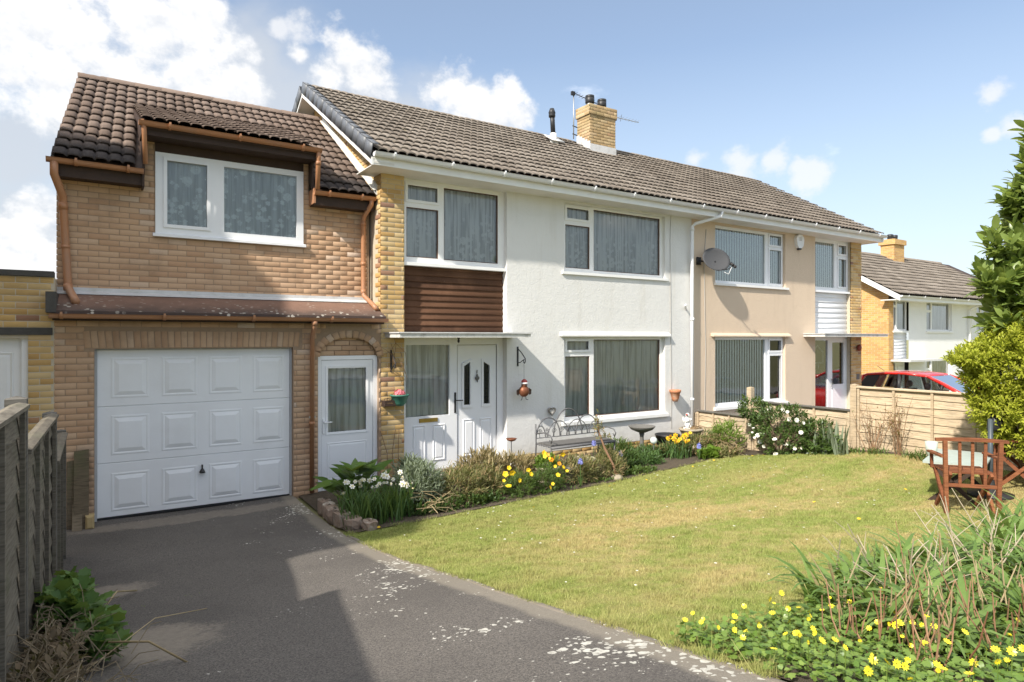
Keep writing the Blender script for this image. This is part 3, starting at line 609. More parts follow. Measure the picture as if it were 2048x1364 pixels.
# roof tiles: two broad rolls a tile, thick at the lower edge
TW, TG, TL = 0.30, 0.30, 0.39
def tile_geo(w):
    half = [(0.0, 0.0), (.09, .002), (.13, .017), (.26, .026), (.55, .029), (.84, .025), (.95, .008), (1.0, 0.0)]
    px = [(x * w / 2, z) for x, z in half[:-1]] + [(w / 2 + x * w / 2, z) for x, z in half]
    V = []; n = len(px)
    for y, lift in ((0.0, .034), (TL, -.006)): V += [(x, y, z + lift) for x, z in px]
    V += [(x, .002, z + .034 - .017) for x, z in px]
    F = [(i, i + 1, n + i + 1, n + i) for i in range(n - 1)] + [(2 * n + i, 2 * n + i + 1, i + 1, i) for i in range(n - 1)]
    return np.array(V), np.array(F)
def tile_field(x0, x1, e_y, e_z, th, length, gauge=TG, w=TW, keep=None, skew=0.0):
    out = []; nx = int(round((x1 - x0) / w)); nr = int(math.ceil(length / gauge - .2))
    for r in range(nr):
        for k in range(nx):
            xs_ = x0 + skew * r / nr; wr = (x1 - xs_) / nx; x = xs_ + k * wr; d = r * gauge; y = e_y + d * math.cos(th); z = e_z + d * math.sin(th)
            if keep and not keep(x + w / 2, y, z): continue
            out.append(TRS((x + random.uniform(-.002, .002), y, z + random.uniform(-.002, .002)), random.uniform(-.008, .008), (wr / w, 1, 1), th + random.uniform(-.012, .012)))
    return out
def ridge_geo(L=.42, r=.115, n=8):
    V = []; 
    for x, k in ((0, 1.0), (L, .95)): V += [(x, r * k * math.cos(math.pi * i / n), r * .8 * k * math.sin(math.pi * i / n)) for i in range(n + 1)]
    for x in (0,): V += [(x, (r - .02) * math.cos(math.pi * i / n), (r * .8 - .02) * math.sin(math.pi * i / n)) for i in range(n + 1)]
    m = n + 1; F = [(i, m + i, m + i + 1, i + 1) for i in range(n)] + [(i, i + 1, 2 * m + i + 1, 2 * m + i) for i in range(n)]
    return np.array(V), np.array(F)
def gutter(parent, a, b_, m_, r=.056, step=0.9, first=.45):
    gt = MB().half_gutter(a, b_, r).build('gutter', m_, parent, True); a = Vector(a); b_ = Vector(b_); L = (b_ - a).length; t_ = (b_ - a) / L; d = first
    while d < L:
        p = a + t_ * d; c_ = MB(); c_.half_gutter(p - t_ * .018, p + t_ * .018, r + .008, 7, .006); c_.box(p.x - .012, p.x + .012, p.y - r - .012, p.y - r, p.z - .01, p.z + .02); c_.build('bracket', m_, gt); d += step
    return gt
def pipe(parent, pts, m_, r=.034, joints=(), name='downpipe'):
    p = MB().tube(pts, r, 12).build(name, m_, parent, True)
    for (a, b_) in joints: MB().tube([a, b_], r + .007, 12).build('collar', m_, p, True)
    return p

MTH = math.atan(.575); GTH = math.atan(.66); DTH = math.atan(.375)
RIDGE_Y = 12.6
# ================================================================ white house
WH = root('semi_detached_house', 'white rendered house with brown boarded bay and yellow brick pier, left half of the pair', 'house', (7, 9.3, 0.0))
YF = 9.3
holes = [(7.16, 9.76, 3.48, 4.74), (7.16, 9.76, .72, 2.27)]
mb = wall_y(MB(), 5.92, 10.55, .22, 4.79, YF, holes, .10); mb.quad((5.92, YF, .22), (5.92, YF, 4.79), (5.92, YF + .16, 4.79), (5.92, YF + .16, .22)); mb.quad((5.92, YF, .22), (5.92, YF + .1, .22), (10.55, YF + .1, .22), (10.55, YF, .22))
wall = mb.build('wall', WREND, WH)
# shell: flank, back, bay lining
mb = MB(); mb.box(3.65, 4.019, YF + .004, 9.6, -.1, 4.79); mb.quad((3.648, 9.5, -.1), (3.648, 15.9, -.1), (3.67, 15.9, 5.0), (3.67, 9.5, 5.0)); mb.add([(3.67, 9.32, 4.6), (3.67, 15.9, 4.6), (3.67, 12.6, 6.9)], [(0, 1, 2)])
mb.quad((3.67, 15.9, -.1), (10.55, 15.9, -.1), (10.55, 15.9, 4.9), (3.67, 15.9, 4.9)); mb.box(5.88, 10.55, YF + .03, YF + .2, -.1, .2)
pier = mb.build('pier', MORTY, WH)
B = course_y(3.64, 4.02, -.05, 4.79, YF, None)
def flank_skip(a, b_, z):
    c_ = (a + b_) / 2; gar = 4.40 + .688 * (c_ - 9.55) if c_ > 9.5 else 2.4; top = 4.95 + .575 * (c_ - 8.82) - .16
    return [(a, b_)] if (z > gar and z < top) else []
B += course_y(9.33, 12.9, 2.45, 7.1, 3.64, flank_skip, -math.pi / 2)
B += course_y(5.90, 10.45, .0, .225, YF + .005, None, 0, None, 1)
# chimney stack
CX0, CX1, CY0, CY1 = 10.03, 10.85, 12.0, 12.5
ch = MB().box(CX0 + .012, CX1 - .012, CY0 + .012, CY1 - .012, 6.4, 7.94).build('chimney', MORTY, WH)
CB = course_y(CX0, CX1, 6.75, 7.70, CY0, None) + course_y(CY0, CY1, 6.6, 7.70, CX0, None, -math.pi / 2)
CB += course_y(CX0 - .03, CX1 + .03, 7.70, 7.95, CY0 - .03, None) + course_y(CY0 - .03, CY1 + .03, 7.70, 7.95, CX0 - .03, None, -math.pi / 2)
MB().box(CX0 - .028, CX1 + .028, CY0 - .02, CY1 + .028, 7.705, 7.945).build('corbel', MORTY, ch)
emit('brick', BV, BF, B, pier, YELL, 190, 'bricks'); 
CHB = brick_mat('chimney_brick', [(0.0, (0.36, 0.25, 0.13)), (0.4, (0.45, 0.32, 0.17)), (0.8, (0.52, 0.40, 0.24)), (1.0, (0.38, 0.23, 0.13))], (0.24, 0.21, 0.10), 0.6)
emit('brick', BV, BF, CB, ch, CHB, 110, 'bricks')
MB().prism([(CX0 - .01, CY0 - .02, 6.80), (CX1 + .01, CY0 - .02, 6.80), (CX1 + .01, CY0 - .02, 6.98), (CX0 - .01, CY0 - .02, 6.98)], (0, .02, 0)).build('flashing', LEAD, ch)
sb = MB()
for k in range(5): y_ = CY0 + .1 * k; z_ = 6.92 + (y_ - CY0) * .575; sb.box(CX0 - .018, CX0 + .01, y_ - .005, y_ + .1, z_ - .12, z_ + .13)
sb.build('flashing', LEAD, ch)
fl = MB().prism([(CX0 + .02, CY0 + .02, 7.945), (CX1 - .02, CY0 + .02, 7.945), (CX1 - .1, CY0 + .1, 7.99), (CX0 + .1, CY0 + .1, 7.99)], (0, .3, 0)).build('flaunching', CONC, ch)
for (px_, h_) in ((10.23, .0), (10.62, -.02)):
    pt = MB().lathe([(.085, 7.92), (.085, 8.09 + h_), (.07, 8.09 + h_)], (px_, 12.25, 0), 14).build('chimney_pot', METAL, ch, True)
    MB().lathe([(.10, 8.06 + h_), (.115, 8.08 + h_), (.115, 8.18 + h_), (.105, 8.19 + h_), (.115, 8.2 + h_), (.112, 8.25 + h_), (.06, 8.27 + h_)], (px_, 12.25, 0), 14).build('cowl', BLACK, pt, True)

# roof of the white half
V, F = tile_geo(7.2 / 24)
def not_chim(x, y, z): return not (CX0 - .05 < x < CX1 + .05 and CY0 - .15 < y < CY1)
SL = (RIDGE_Y - 8.82) / math.cos(MTH); GA = SL / 14.4
rf = MB().prism([(3.36, 8.86, 4.955), (3.36, 12.6, 7.105), (3.36, 16.4, 4.92), (3.36, 16.35, 4.85), (3.36, 12.6, 7.0), (3.36, 8.9, 4.86)], (10.55 - 3.36, 0, 0)).build('roof', DKBRN, WH)
emit('roof_tile', V, F, tile_field(3.40, 10.6, 8.82, 4.965, MTH, SL, GA, 7.2 / 24, not_chim), rf, TILEG, 300, 'roof_tiles', True)
RV, RF = ridge_geo()
emit('ridge_tile', RV, RF, [TRS((3.36 + k * .40, 12.6, 7.085 + random.uniform(-.006, .006)), 0, (1, 1, 1)) for k in range(18)], rf, TILEM, 40, smooth=True)
# grey verge units, bargeboard and verge soffit
vg = MB().prism([(0, -.01, -.15), (0, TG + .03, -.15), (0, TG + .03, .055), (0, -.01, .075)], (.012, 0, 0)).prism([(0, -.01, .062), (0, TG + .03, .045), (0, TG + .03, .052), (0, -.01, .075)], (.10, 0, 0)); VV, VF = np.array(vg.v), np.array(vg.f[:0] or [f for f in vg.f if len(f) == 4])
vt = [TRS((3.305 - .004 * (k % 2), 8.82 + k * GA * math.cos(MTH), 5.0 + k * GA * math.sin(MTH)), 0, (1, 1, 1), MTH + .02) for k in range(14)]
emit('verge_unit', VV, VF, vt, rf, GREYV, 40)
bk = [Matrix.Translation((3.305, 16.38 - k * GA * math.cos(MTH), 5.0 + k * GA * math.sin(MTH))) @ Matrix.Rotation(-MTH, 4, 'X') @ Matrix.Translation((0, -TG, 0)) for k in range(6, 14)]
emit('verge_unit', VV, VF, bk, rf, GREYV, 40)
mb = MB(); mb.prism([(3.325, 8.86, 4.77), (3.325, 12.6, 6.92), (3.325, 12.6, 7.03), (3.325, 8.86, 4.88)], (.03, 0, 0)); mb.prism([(3.325, 12.6, 6.94), (3.325, 16.35, 4.79), (3.325, 16.35, 4.91), (3.325, 12.6, 7.06)], (.03, 0, 0)); mb.build('bargeboard', WHITE, rf)
mb = MB(); mb.prism([(3.355, 8.86, 4.80), (3.355, 12.6, 6.95), (3.355, 12.6, 6.98), (3.355, 8.86, 4.83)], (.32, 0, 0)); mb.prism([(3.355, 12.6, 6.95), (3.355, 16.35, 4.80), (3.355, 16.35, 4.83), (3.355, 12.6, 6.98)], (.32, 0, 0)); mb.build('verge_soffit', SOFF, rf)
MB().box(3.36, 10.55, 8.865, 8.89, 4.78, 4.95).build('fascia', WHITE, rf)
MB().box(3.36, 10.55, 8.89, YF + .3, 4.785, 4.80).build('soffit', SOFF, rf)
gutter(rf, (3.34, 8.80, 4.945), (10.55, 8.80, 4.945), UPVC, .062, .95, .3)
# ridge-side vent pipe
vp = MB().tube([(8.90, 11.98, 7.02), (8.87, 11.98, 7.50)], .055, 12).build('vent_pipe', BLACK, WH, True)
MB().lathe([(.075, 7.36), (.08, 7.40), (.075, 7.44), (.085, 7.46), (.05, 7.56)], (8.868, 11.98, .03), 12).build('cowl', BLACK, vp, True); MB().tube([(8.905, 11.98, 7.0), (8.9, 11.98, 7.04)], .068, 12).build('collar', BLACK, vp, True)
fb = MB().lathe([(.14, 6.76), (.085, 6.86), (.075, 7.02)], (8.905, 11.98, 0), 14); fb.prism([(8.75, 11.80, 6.79), (9.1, 11.80, 6.79), (9.1, 12.15, 7.0), (8.75, 12.15, 7.0)], (0, 0, .02)); fb.build('flashing', CEM, vp, True)
# windows
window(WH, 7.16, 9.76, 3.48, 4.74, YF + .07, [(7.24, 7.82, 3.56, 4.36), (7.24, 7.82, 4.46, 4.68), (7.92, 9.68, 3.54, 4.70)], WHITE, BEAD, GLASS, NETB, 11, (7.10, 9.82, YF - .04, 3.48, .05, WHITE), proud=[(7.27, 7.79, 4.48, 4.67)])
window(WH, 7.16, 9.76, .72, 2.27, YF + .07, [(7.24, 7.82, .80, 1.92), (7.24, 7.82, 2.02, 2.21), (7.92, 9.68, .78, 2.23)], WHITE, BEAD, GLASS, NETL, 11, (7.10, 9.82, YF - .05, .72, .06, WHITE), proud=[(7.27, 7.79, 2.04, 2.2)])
MB().prism([(7.06, YF, 2.30), (7.06, YF - .075, 2.29), (7.06, YF - .075, 2.315), (7.06, YF, 2.38)], (2.80, 0, 0)).build('window_hood', WREND, WH)
# bay: window, boards, entrance
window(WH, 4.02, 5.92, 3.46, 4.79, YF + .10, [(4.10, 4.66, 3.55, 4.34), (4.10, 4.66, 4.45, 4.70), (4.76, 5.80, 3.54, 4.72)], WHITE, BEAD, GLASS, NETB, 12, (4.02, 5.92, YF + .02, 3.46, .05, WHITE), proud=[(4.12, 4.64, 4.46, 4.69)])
MB().box(4.02, 5.92, YF + .15, YF + .3, 2.2, 3.42).build('wall', DKBRN, WH)
BOARD = brick_mat('brown_boards', [(0.0, (0.050, 0.022, 0.014)), (0.5, (0.075, 0.034, 0.02)), (1.0, (0.11, 0.052, 0.03))], (0.19, 0.10, 0.06), 0.6)
pv = MB().prism([(0, 0, 0), (0, -.028, .004), (0, -.030, .018), (0, -.006, .108), (0, 0, .112)], (1, 0, 0)); pq = MB().add([(0, 0, 0), (0, -.028, .004), (0, -.030, .018), (0, -.006, .112), (1, 0, 0), (1, -.028, .004), (1, -.030, .018), (1, -.006, .112)], [(0, 4, 5, 1), (1, 5, 6, 2), (2, 6, 7, 3), (0, 1, 2, 3), (4, 7, 6, 5)])
bw = bpy.data.objects['wall.001'] if 'wall.001' in bpy.data.objects else WH
emit('board', np.array(pq.v), np.array(pq.f), [TRS((4.02, YF + .15, 2.36 + k * .1005), random.uniform(-.001, .001), (1.90, 1, .93)) for k in range(11)], bw, BOARD, 40)
# canopy
cn = MB().box(3.70, 6.02, 8.72, 9.45, 2.27, 2.33).build('canopy', mat('canopy_white', (0.62, 0.61, 0.58), 0.7, 0.15, 8, 0.2, 40, dirt=(0.2, 0.18, 0.14), dirt_amt=0.6, dscale=7), WH)
MB().box(3.68, 6.04, 8.70, 9.31, 2.333, 2.352).build('canopy_edge', LEAD, cn)
# entrance screen: side light, letter plate, panelled door
YD = YF + .13
es = window(WH, 4.02, 5.92, .13, 2.27, YD, [(4.10, 4.88, 1.00, 2.15), (5.02, 5.80, .18, 2.15)], UPVC, None, GLASS, None, fd=.07, room=False, name='entrance_screen')
es_c = curtain_mesh(4.05, 4.93, 1.0, 2.2, YD + .10, 9, .014, 77); obj('net_curtain', np_mesh('net_curtain', es_c[0], es_c[1], NETL, True), es)
MB().add([(4.02, YD + .07, .13), (4.98, YD + .07, .13), (4.98, YD + .07, 2.27), (4.02, YD + .07, 2.27), (4.02, YD + .8, .13), (4.98, YD + .8, .13), (4.98, YD + .8, 2.27), (4.02, YD + .8, 2.27)], [(4, 5, 6, 7), (0, 1, 5, 4), (3, 7, 6, 2), (0, 4, 7, 3), (1, 2, 6, 5)]).build('room', ROOMM, es)
def raised_panel(parent, x0, x1, z0, z1, y, m_, w=.030, h=.016, name='panel'):
    a, b_, c_, d_ = rect(x0, x1, z0, z1, y), rect(x0 + w * .4, x1 - w * .4, z0 + w * .4, z1 - w * .4, y - h), rect(x0 + w, x1 - w, z0 + w, z1 - w, y - h * .15), rect(x0 + w * 1.9, x1 - w * 1.9, z0 + w * 1.9, z1 - w * 1.9, y - h * .75)
    vs = a + b_ + c_ + d_; f = [(k * 4 + i, k * 4 + (i + 1) % 4, (k + 1) * 4 + (i + 1) % 4, (k + 1) * 4 + i) for k in range(3) for i in range(4)] + [(12, 13, 14, 15)]
    return MB().add(vs, f).build(name, m_, parent)
for (a, b_) in ((4.22, 4.44), (4.57, 4.79)): raised_panel(es, a, b_, .27, .86, YD - .001, UPVC)
MB().cbox(4.33, 4.66, YD - .016, YD + .01, .90, .965, .006).build('letter_plate', BRASS, es)
mb = MB(); 
dl = wall_y(mb, 5.035, 5.785, .19, 2.14, YD + .015, [(5.15, 5.27, 1.14, 1.86), (5.53, 5.65, 1.14, 1.86)], .03).build('door', UPVC, es)
LEADED = mat('leaded_glass', (0.035, 0.05, 0.05), 0.12, 0.5, 40, 0.2, 25, spec=0.8)
for (a, b_, s_) in ((5.15, 5.27, 1), (5.53, 5.65, -1)):
    MB().quad(*rect(a, b_, 1.14, 1.86, YD + .03)).build('door_glass', LEADED, dl)
    top = (1.79, 1.86) if s_ > 0 else (1.86, 1.79)
    o_ = [(a - .035, YD - .006, 1.09), (b_ + .035, YD - .006, 1.09), (b_ + .035, YD - .006, top[1] + .05), (a - .035, YD - .006, top[0] + .05)]; i_ = [(a, YD - .006, 1.14), (b_, YD - .006, 1.14), (b_, YD - .006, top[1]), (a, YD - .006, top[0])]
    MB().ring(o_, i_, (0, .022, 0)).build('door_moulding', UPVC, dl)
    ld = MB()
    for k in range(4): ld.box(a, b_, YD + .024, YD + .029, 1.25 + .14 * k, 1.256 + .14 * k)
    ld.box((a + b_) / 2 - .003, (a + b_) / 2 + .003, YD + .024, YD + .029, 1.14, 1.84); ld.build('glazing_lead', IRON, dl)
for (a, b_) in ((5.13, 5.36), (5.46, 5.69)): raised_panel(dl, a, b_, .28, .90, YD + .014, UPVC)
kn = MB(); kn.ball((5.40, YD - .005, 1.62), (.022, .014, .035), 8, 6); kn.ball((5.40, YD - .012, 1.585), (.045, .012, .035), 8, 6); kn.tube([(5.40, YD, 1.66), (5.40, YD - .01, 1.72)], .008, 6); kn.tube([(5.40, YD - .01, 1.56), (5.40, YD - .012, 1.51)], [.02, .006], 6); kn.build('knocker', GREYST, dl, True)
hb = MB().cbox(4.965, 5.0, YD - .012, YD, 1.02, 1.36, .004); hb.tube([(4.983, YD - .03, 1.23), (4.983, YD - .05, 1.23), (5.10, YD - .055, 1.225)], .009, 8); hb.build('door_handle', BLACK, es)
st_ = MB().box(3.98, 6.0, 8.85, YF + .2, .0, .125).build('door_step', mat('step_concrete', (0.34, 0.31, 0.27), 0.9, 0.2, 9, 0.3, 70), WH)
lamp = MB(); lamp.box(4.92, 4.95, YF - .1, YF - .06, 2.25, 2.28); lamp.ball((4.935, YF - .08, 2.215), (.02, .02, .035), 8, 6); lamp.build('hanging_bell', IRON, WH, True)
# white gutter swan-neck and downpipe at the party line
pipe(WH, [(10.92, 8.80, 4.92), (10.90, 8.82, 4.80), (10.52, 9.16, 4.66), (10.46, 9.2, 4.60), (10.46, 9.2, .1)], UPVC, .036, [((10.46, 9.2, 4.5), (10.46, 9.2, 4.56)), ((10.46, 9.2, 2.62), (10.46, 9.2, 2.68)), ((10.46, 9.2, .95), (10.46, 9.2, 1.0))])
MB().tube([(10.38, 9.3, 2.86), (10.30, 9.25, 2.93), (10.27, 9.2, 2.95)], .022, 8).build('overflow_pipe', UPVC, WH, True)
MB().tube([(9.92, 9.292, 4.78), (9.90, 9.292, 4.3), (9.91, 9.292, 3.0), (9.93, 9.292, 1.5), (9.93, 9.292, .4)], .006, 5).build('cable', mat('old_cable', (0.45, 0.43, 0.40), 0.6), WH)

# ================================================================ tan house
TH = root('semi_detached_house', 'tan rendered house with white boarded bay and satellite dish, right half of the pair', 'house', (14, 9.3, 0.0))
holes = [(11.30, 13.82, 3.46, 4.74), (11.30, 13.82, .74, 2.28)]
mb = wall_y(MB(), 10.552, 15.05, -.1, 4.79, YF, holes, .10); mb.quad((15.05, YF, -.1), (15.05, YF + .16, -.1), (15.05, YF + .16, 4.79), (15.05, YF, 4.79)); twall = mb.build('wall', TREND, TH)
mb = MB(); mb.box(16.70, 17.16, YF + .004, 9.6, -.2, 4.79); mb.quad((17.16, 9.5, -.3), (17.16, 15.9, -.3), (17.16, 15.9, 5.0), (17.16, 9.5, 5.0)); mb.add([(17.16, 9.32, 4.6), (17.16, 15.9, 4.6), (17.16, 12.6, 6.98)], [(0, 1, 2)]); mb.quad((10.55, 15.9, -.2), (17.16, 15.9, -.2), (17.16, 15.9, 4.9), (10.55, 15.9, 4.9))
tp = mb.build('pier', MORTY, TH); emit('brick', BV, BF, course_y(16.68, 17.18, .1, 4.79, YF, None), tp, YELL, 160, 'bricks')
rf = MB().prism([(10.551, 8.86, 4.955), (10.551, 12.6, 7.105), (10.551, 16.4, 4.92), (10.551, 16.35, 4.85), (10.551, 12.6, 7.0), (10.551, 8.9, 4.86)], (17.34 - 10.551, 0, 0)).build('roof', DKBRN, TH)
V, F = tile_geo(6.75 / 22)
emit('roof_tile', V, F, tile_field(10.6, 17.35, 8.82, 4.965, MTH, SL, GA, 6.75 / 22, not_chim), rf, TILEM, 300, 'roof_tiles', True)
emit('ridge_tile', RV, RF, [TRS((10.56 + k * .40, 12.6, 7.085 + random.uniform(-.006, .006))) for k in range(17)], rf, TILEM, 40, smooth=True)
MB().box(10.55, 17.42, 8.865, 8.89, 4.78, 4.95).build('fascia', WHITE, rf); MB().box(10.55, 17.42, 8.89, YF + .3, 4.785, 4.80).build('soffit', SOFF, rf)
MB().prism([(17.36, 8.84, 4.79), (17.36, 12.6, 6.94), (17.36, 12.6, 7.11), (17.36, 8.84, 4.96)], (.05, 0, 0)).build('bargeboard', WHITE, rf)
gutter(rf, (10.55, 8.80, 4.945), (17.42, 8.80, 4.945), UPVC, .062, .95, .8)
window(TH, 11.30, 13.82, 3.46, 4.74, YF + .07, [(11.36, 13.14, 3.53, 4.68), (13.30, 13.74, 3.55, 4.34), (13.30, 13.74, 4.46, 4.68)], UPVC, None, GLASST, None, 9, (11.25, 13.9, YF - .05, 3.46, .05, WHITE), blind=(11.34, 13.8, 3.5, 4.7, BLIND), proud=[(13.30, 13.74, 3.55, 4.34), (13.30, 13.74, 4.46, 4.68)])
window(TH, 11.30, 13.82, .74, 2.28, YF + .07, [(11.36, 13.14, .82, 2.22), (13.30, 13.74, .82, 1.84), (13.30, 13.74, 1.96, 2.20)], UPVC, None, GLASS, None, 9, (11.25, 13.9, YF - .05, .74, .06, WHITE), blind=(11.34, 13.2, .78, 2.24, BLIND), proud=[(13.30, 13.74, .82, 1.84), (13.30, 13.74, 1.96, 2.20)])
MB().prism([(11.16, YF, 2.30), (11.16, YF - .075, 2.29), (11.16, YF - .075, 2.315), (11.16, YF, 2.37)], (2.8, 0, 0)).build('window_hood', TREND, TH)
window(TH, 15.05, 16.70, 3.47, 4.79, YF + .10, [(15.12, 16.06, 3.56, 4.70), (16.24, 16.60, 3.60, 4.32), (16.24, 16.60, 4.46, 4.68)], UPVC, None, GLASST, None, 9, (15.05, 16.70, YF + .03, 3.47, .05, UPVC), blind=(15.1, 16.6, 3.5, 4.75, BLIND), proud=[(16.24, 16.60, 3.60, 4.32), (16.24, 16.60, 4.46, 4.68)])
bwt = MB().box(15.05, 16.70, YF + .15, YF + .3, 2.2, 3.43).build('wall', UPVC, TH)
emit('board', np.array(pq.v), np.array(pq.f), [TRS((15.05, YF + .15, 2.38 + k * .132), 0, (1.65, 1, 1.24)) for k in range(8)], bwt, mat('white_boards', (0.72, 0.73, 0.75), 0.4, 0.05, 6), 40)
cn = MB().box(14.55, 17.45, 8.75, 9.45, 2.29, 2.35).build('canopy', mat('canopy_white', (0.6, 0.6, 0.6)), TH)
MB().box(14.53, 17.47, 8.73, 9.31, 2.353, 2.37).build('canopy_edge', LEAD, cn)
es = window(TH, 15.05, 16.70, .05, 2.29, YD, [(15.12, 15.82, .06, 2.20), (16.02, 16.56, 1.05, 2.14)], UPVC, None, GLASST, None, fd=.07, room=False, name='entrance_screen')
MB().box(15.12, 16.68, YD + .5, YD + .55, .0, 2.3).build('room', ROOMM, es)
BD = mat('black_door_paint', (0.02, 0.022, 0.024), 0.35, 0.2); dd = MB().box(15.13, 15.81, YD + .08, YD + .11, .08, 2.18).build('door', BD, es)
for (z0, z1) in ((.2, .75), (.98, 1.45)):
    for (a, b_) in ((15.2, 15.42), (15.5, 15.73)): raised_panel(dd, a, b_, z0, z1, YD + .08, BD)
MB().ring([(15.2, YD + .07, 1.6), (15.74, YD + .07, 1.6), (15.74, YD + .07, 1.9), (15.47, YD + .07, 2.08), (15.2, YD + .07, 1.9)], [(15.25, YD + .07, 1.64), (15.69, YD + .07, 1.64), (15.69, YD + .07, 1.88), (15.47, YD + .07, 2.03), (15.25, YD + .07, 1.88)], (0, .02, 0)).build('fanlight', METAL, dd)
MB().cbox(15.2, 15.62, YD + .06, YD + .082, .80, .90, .004).build('letter_plate', mat('red_plate', (0.5, 0.05, 0.04), 0.4), dd)
MB().tube([(15.46, YD + .05, 1.6), (15.45, YD + .04, 1.52), (15.46, YD + .05, 1.45)], .012, 6).build('knocker', METAL, dd)
MB().cbox(16.0, 16.58, YD - .008, YD + .01, .14, .95, .006).build('door', UPVC, es); MB().tube([(15.93, YD - .02, 1.0), (15.93, YD - .04, 1.0), (15.93, YD - .04, 1.2), (15.93, YD - .02, 1.2)], .012, 6).build('door_handle', METAL, es)
wl_ = MB(); wl_.ball((16.98, YF - .05, 2.0), (.07, .06, .09), 10, 7); wl_.build('wall_light', mat('red_brown_lamp', (0.25, 0.06, 0.04), 0.3), TH, True)
MB().cbox(16.93, 17.07, YF - .014, YF, 1.16, 1.30, .004).build('house_number_plate', GREYST, TH)
MB().tube([(11.0, 9.292, 4.6), (10.93, 9.292, 3.9), (10.98, 9.292, 2.0), (10.95, 9.292, .5)], .007, 5).build('cable', MATS['old_cable'], TH)
# ================================================================ garage extension
GX = root('garage_extension', 'pinkish brick garage extension with white panelled garage door and lace-curtained dormer window above', 'building', (1.6, 9.3, 0))
YU = 9.8; GYD = 9.41
AXC, AZS, AR = 3.14, 2.0, .43
mb = wall_y(MB(), -.42, 3.638, -.1, 2.55, YF + .003, [(-.03, 2.33, -.1, 2.13), (2.68, 3.60, -.1, 2.29)], .2)
low = mb.build('wall', MORT, GX)
mb = MB(); wall_y(mb, -.42, .65, 2.5, 4.46, YU + .003); wall_y(mb, 2.60, 3.638, 2.5, 4.46, YU + .003); wall_y(mb, .65, 2.60, 2.5, 3.66, YU + .003); mb.quad((.52, YU + .003, 4.46), (.65, YU + .003, 4.46), (.65, YU + .003, 4.98), (.52, YU + .003, 4.98)); mb.quad((2.60, YU + .003, 4.46), (2.68, YU + .003, 4.46), (2.68, YU + .003, 4.98), (2.60, YU + .003, 4.98)); mb.quad((.65, YU + .003, 4.78), (2.6, YU + .003, 4.78), (2.6, YU + .003, 4.98), (.65, YU + .003, 4.98))
up = mb.build('wall', MORT, GX)
MB().add([(-.42, YF + .01, -.1), (-.42, YF + .01, 2.6), (-.42, YU, 2.6), (-.42, YU, 4.6), (-.20, 12.6, 6.3), (-.42, 15.6, 4.4), (-.42, 15.6, -.1)], [(0, 1, 2, 3, 4, 5, 6)]).quad((-.42, 15.6, -.1), (-.42, 15.6, 4.5), (3.66, 15.6, 4.5), (3.66, 15.6, -.1)).build('side_wall', MORT, GX)
# bricks of the upper and lower front
def low_skip(a, b_, z):
    r = cut([(-.03, 2.33, 0, 2.13), (2.68, 3.60, 0, 2.0), (-.13, 2.45, 2.13, 2.355)])(a, b_, z)
    if z > 1.98:
        new = []
        for s, e in r:
            ra = AR + .125; 
            if abs(z - AZS) < ra:
                w = math.sqrt(ra * ra - (z - AZS) ** 2); new += cut([(AXC - w, AXC + w, z - .1, z + .1)])(s, e, z)
            else: new.append((s, e))
        r = new
    return r
BU = course_y(-.43, 3.60, 2.86, 4.43, YU, cut([(.65, 2.60, 3.66, 5)])) + course_y(.52, .64, 4.43, 4.93, YU) + course_y(2.61, 2.68, 4.43, 4.93, YU)
BLW = course_y(-.43, 3.635, 0, 2.55, YF, low_skip)
for k in range(34): BLW.append(TRS((-.105 + k * .0752, YF - .002 + random.uniform(-.0006, .0006), 2.245), 0, (.065, .03, .205), 0, (k - 16.5) * .006))
na = 15
for k in range(na):
    a = math.pi * (k + .5) / na; BLW.append(TRS((AXC - (AR + .055) * math.cos(a), YF - .003, AZS + (AR + .055) * math.sin(a) * .66), 0, (.105, .03, .08), 0, a))
emit('brick', BV, BF, BU, up, PINK, 190, 'bricks'); emit('brick', BV, BF, BLW, low, PINK, 110, 'bricks')
# brick tympanum over the side door
TY = course_y(2.72, 3.56, 2.0, 2.30, YF + .07, lambda a, b_, z: [(max(a, AXC - math.sqrt(max(0, 1 - ((z - AZS) / (AR * .66)) ** 2)) * AR), min(b_, AXC + math.sqrt(max(0, 1 - ((z - AZS) / (AR * .66)) ** 2)) * AR))] if (z - AZS) < AR * .66 else [])
ty = MB().box(2.69, 3.59, YF + .085, YF + .2, 1.99, 2.33).build('tympanum', MORT, GX); emit('brick', BV, BF, TY, ty, PINK, 40)
ap = [(AXC - AR * math.cos(math.pi * k / 20), YF + .01, AZS + AR * .66 * math.sin(math.pi * k / 20)) for k in range(21)]
# front skin over the arch hole: the opening in the mortar sheet is square up to 2.0 only, so cut the arch here
mb = MB()
for k in range(20):
    a, b_ = ap[k], ap[k + 1]; mb.quad(a, b_, (b_[0], YF + .1, b_[2]), (a[0], YF + .1, a[2])); mb.quad((a[0], YF + .003, a[2]), (b_[0], YF + .003, b_[2]), (b_[0], YF + .003, 2.291), (a[0], YF + .003, 2.291))
mb.quad((2.68, YF + .003, 2.0), (AXC - AR, YF + .003, 2.0), (AXC - AR, YF + .003, 2.291), (2.68, YF + .003, 2.291)); mb.quad((AXC + AR, YF + .003, 2.0), (3.60, YF + .003, 2.0), (3.60, YF + .003, 2.291), (AXC + AR, YF + .003, 2.291)); mb.build('arch_soffit', MORT, GX)
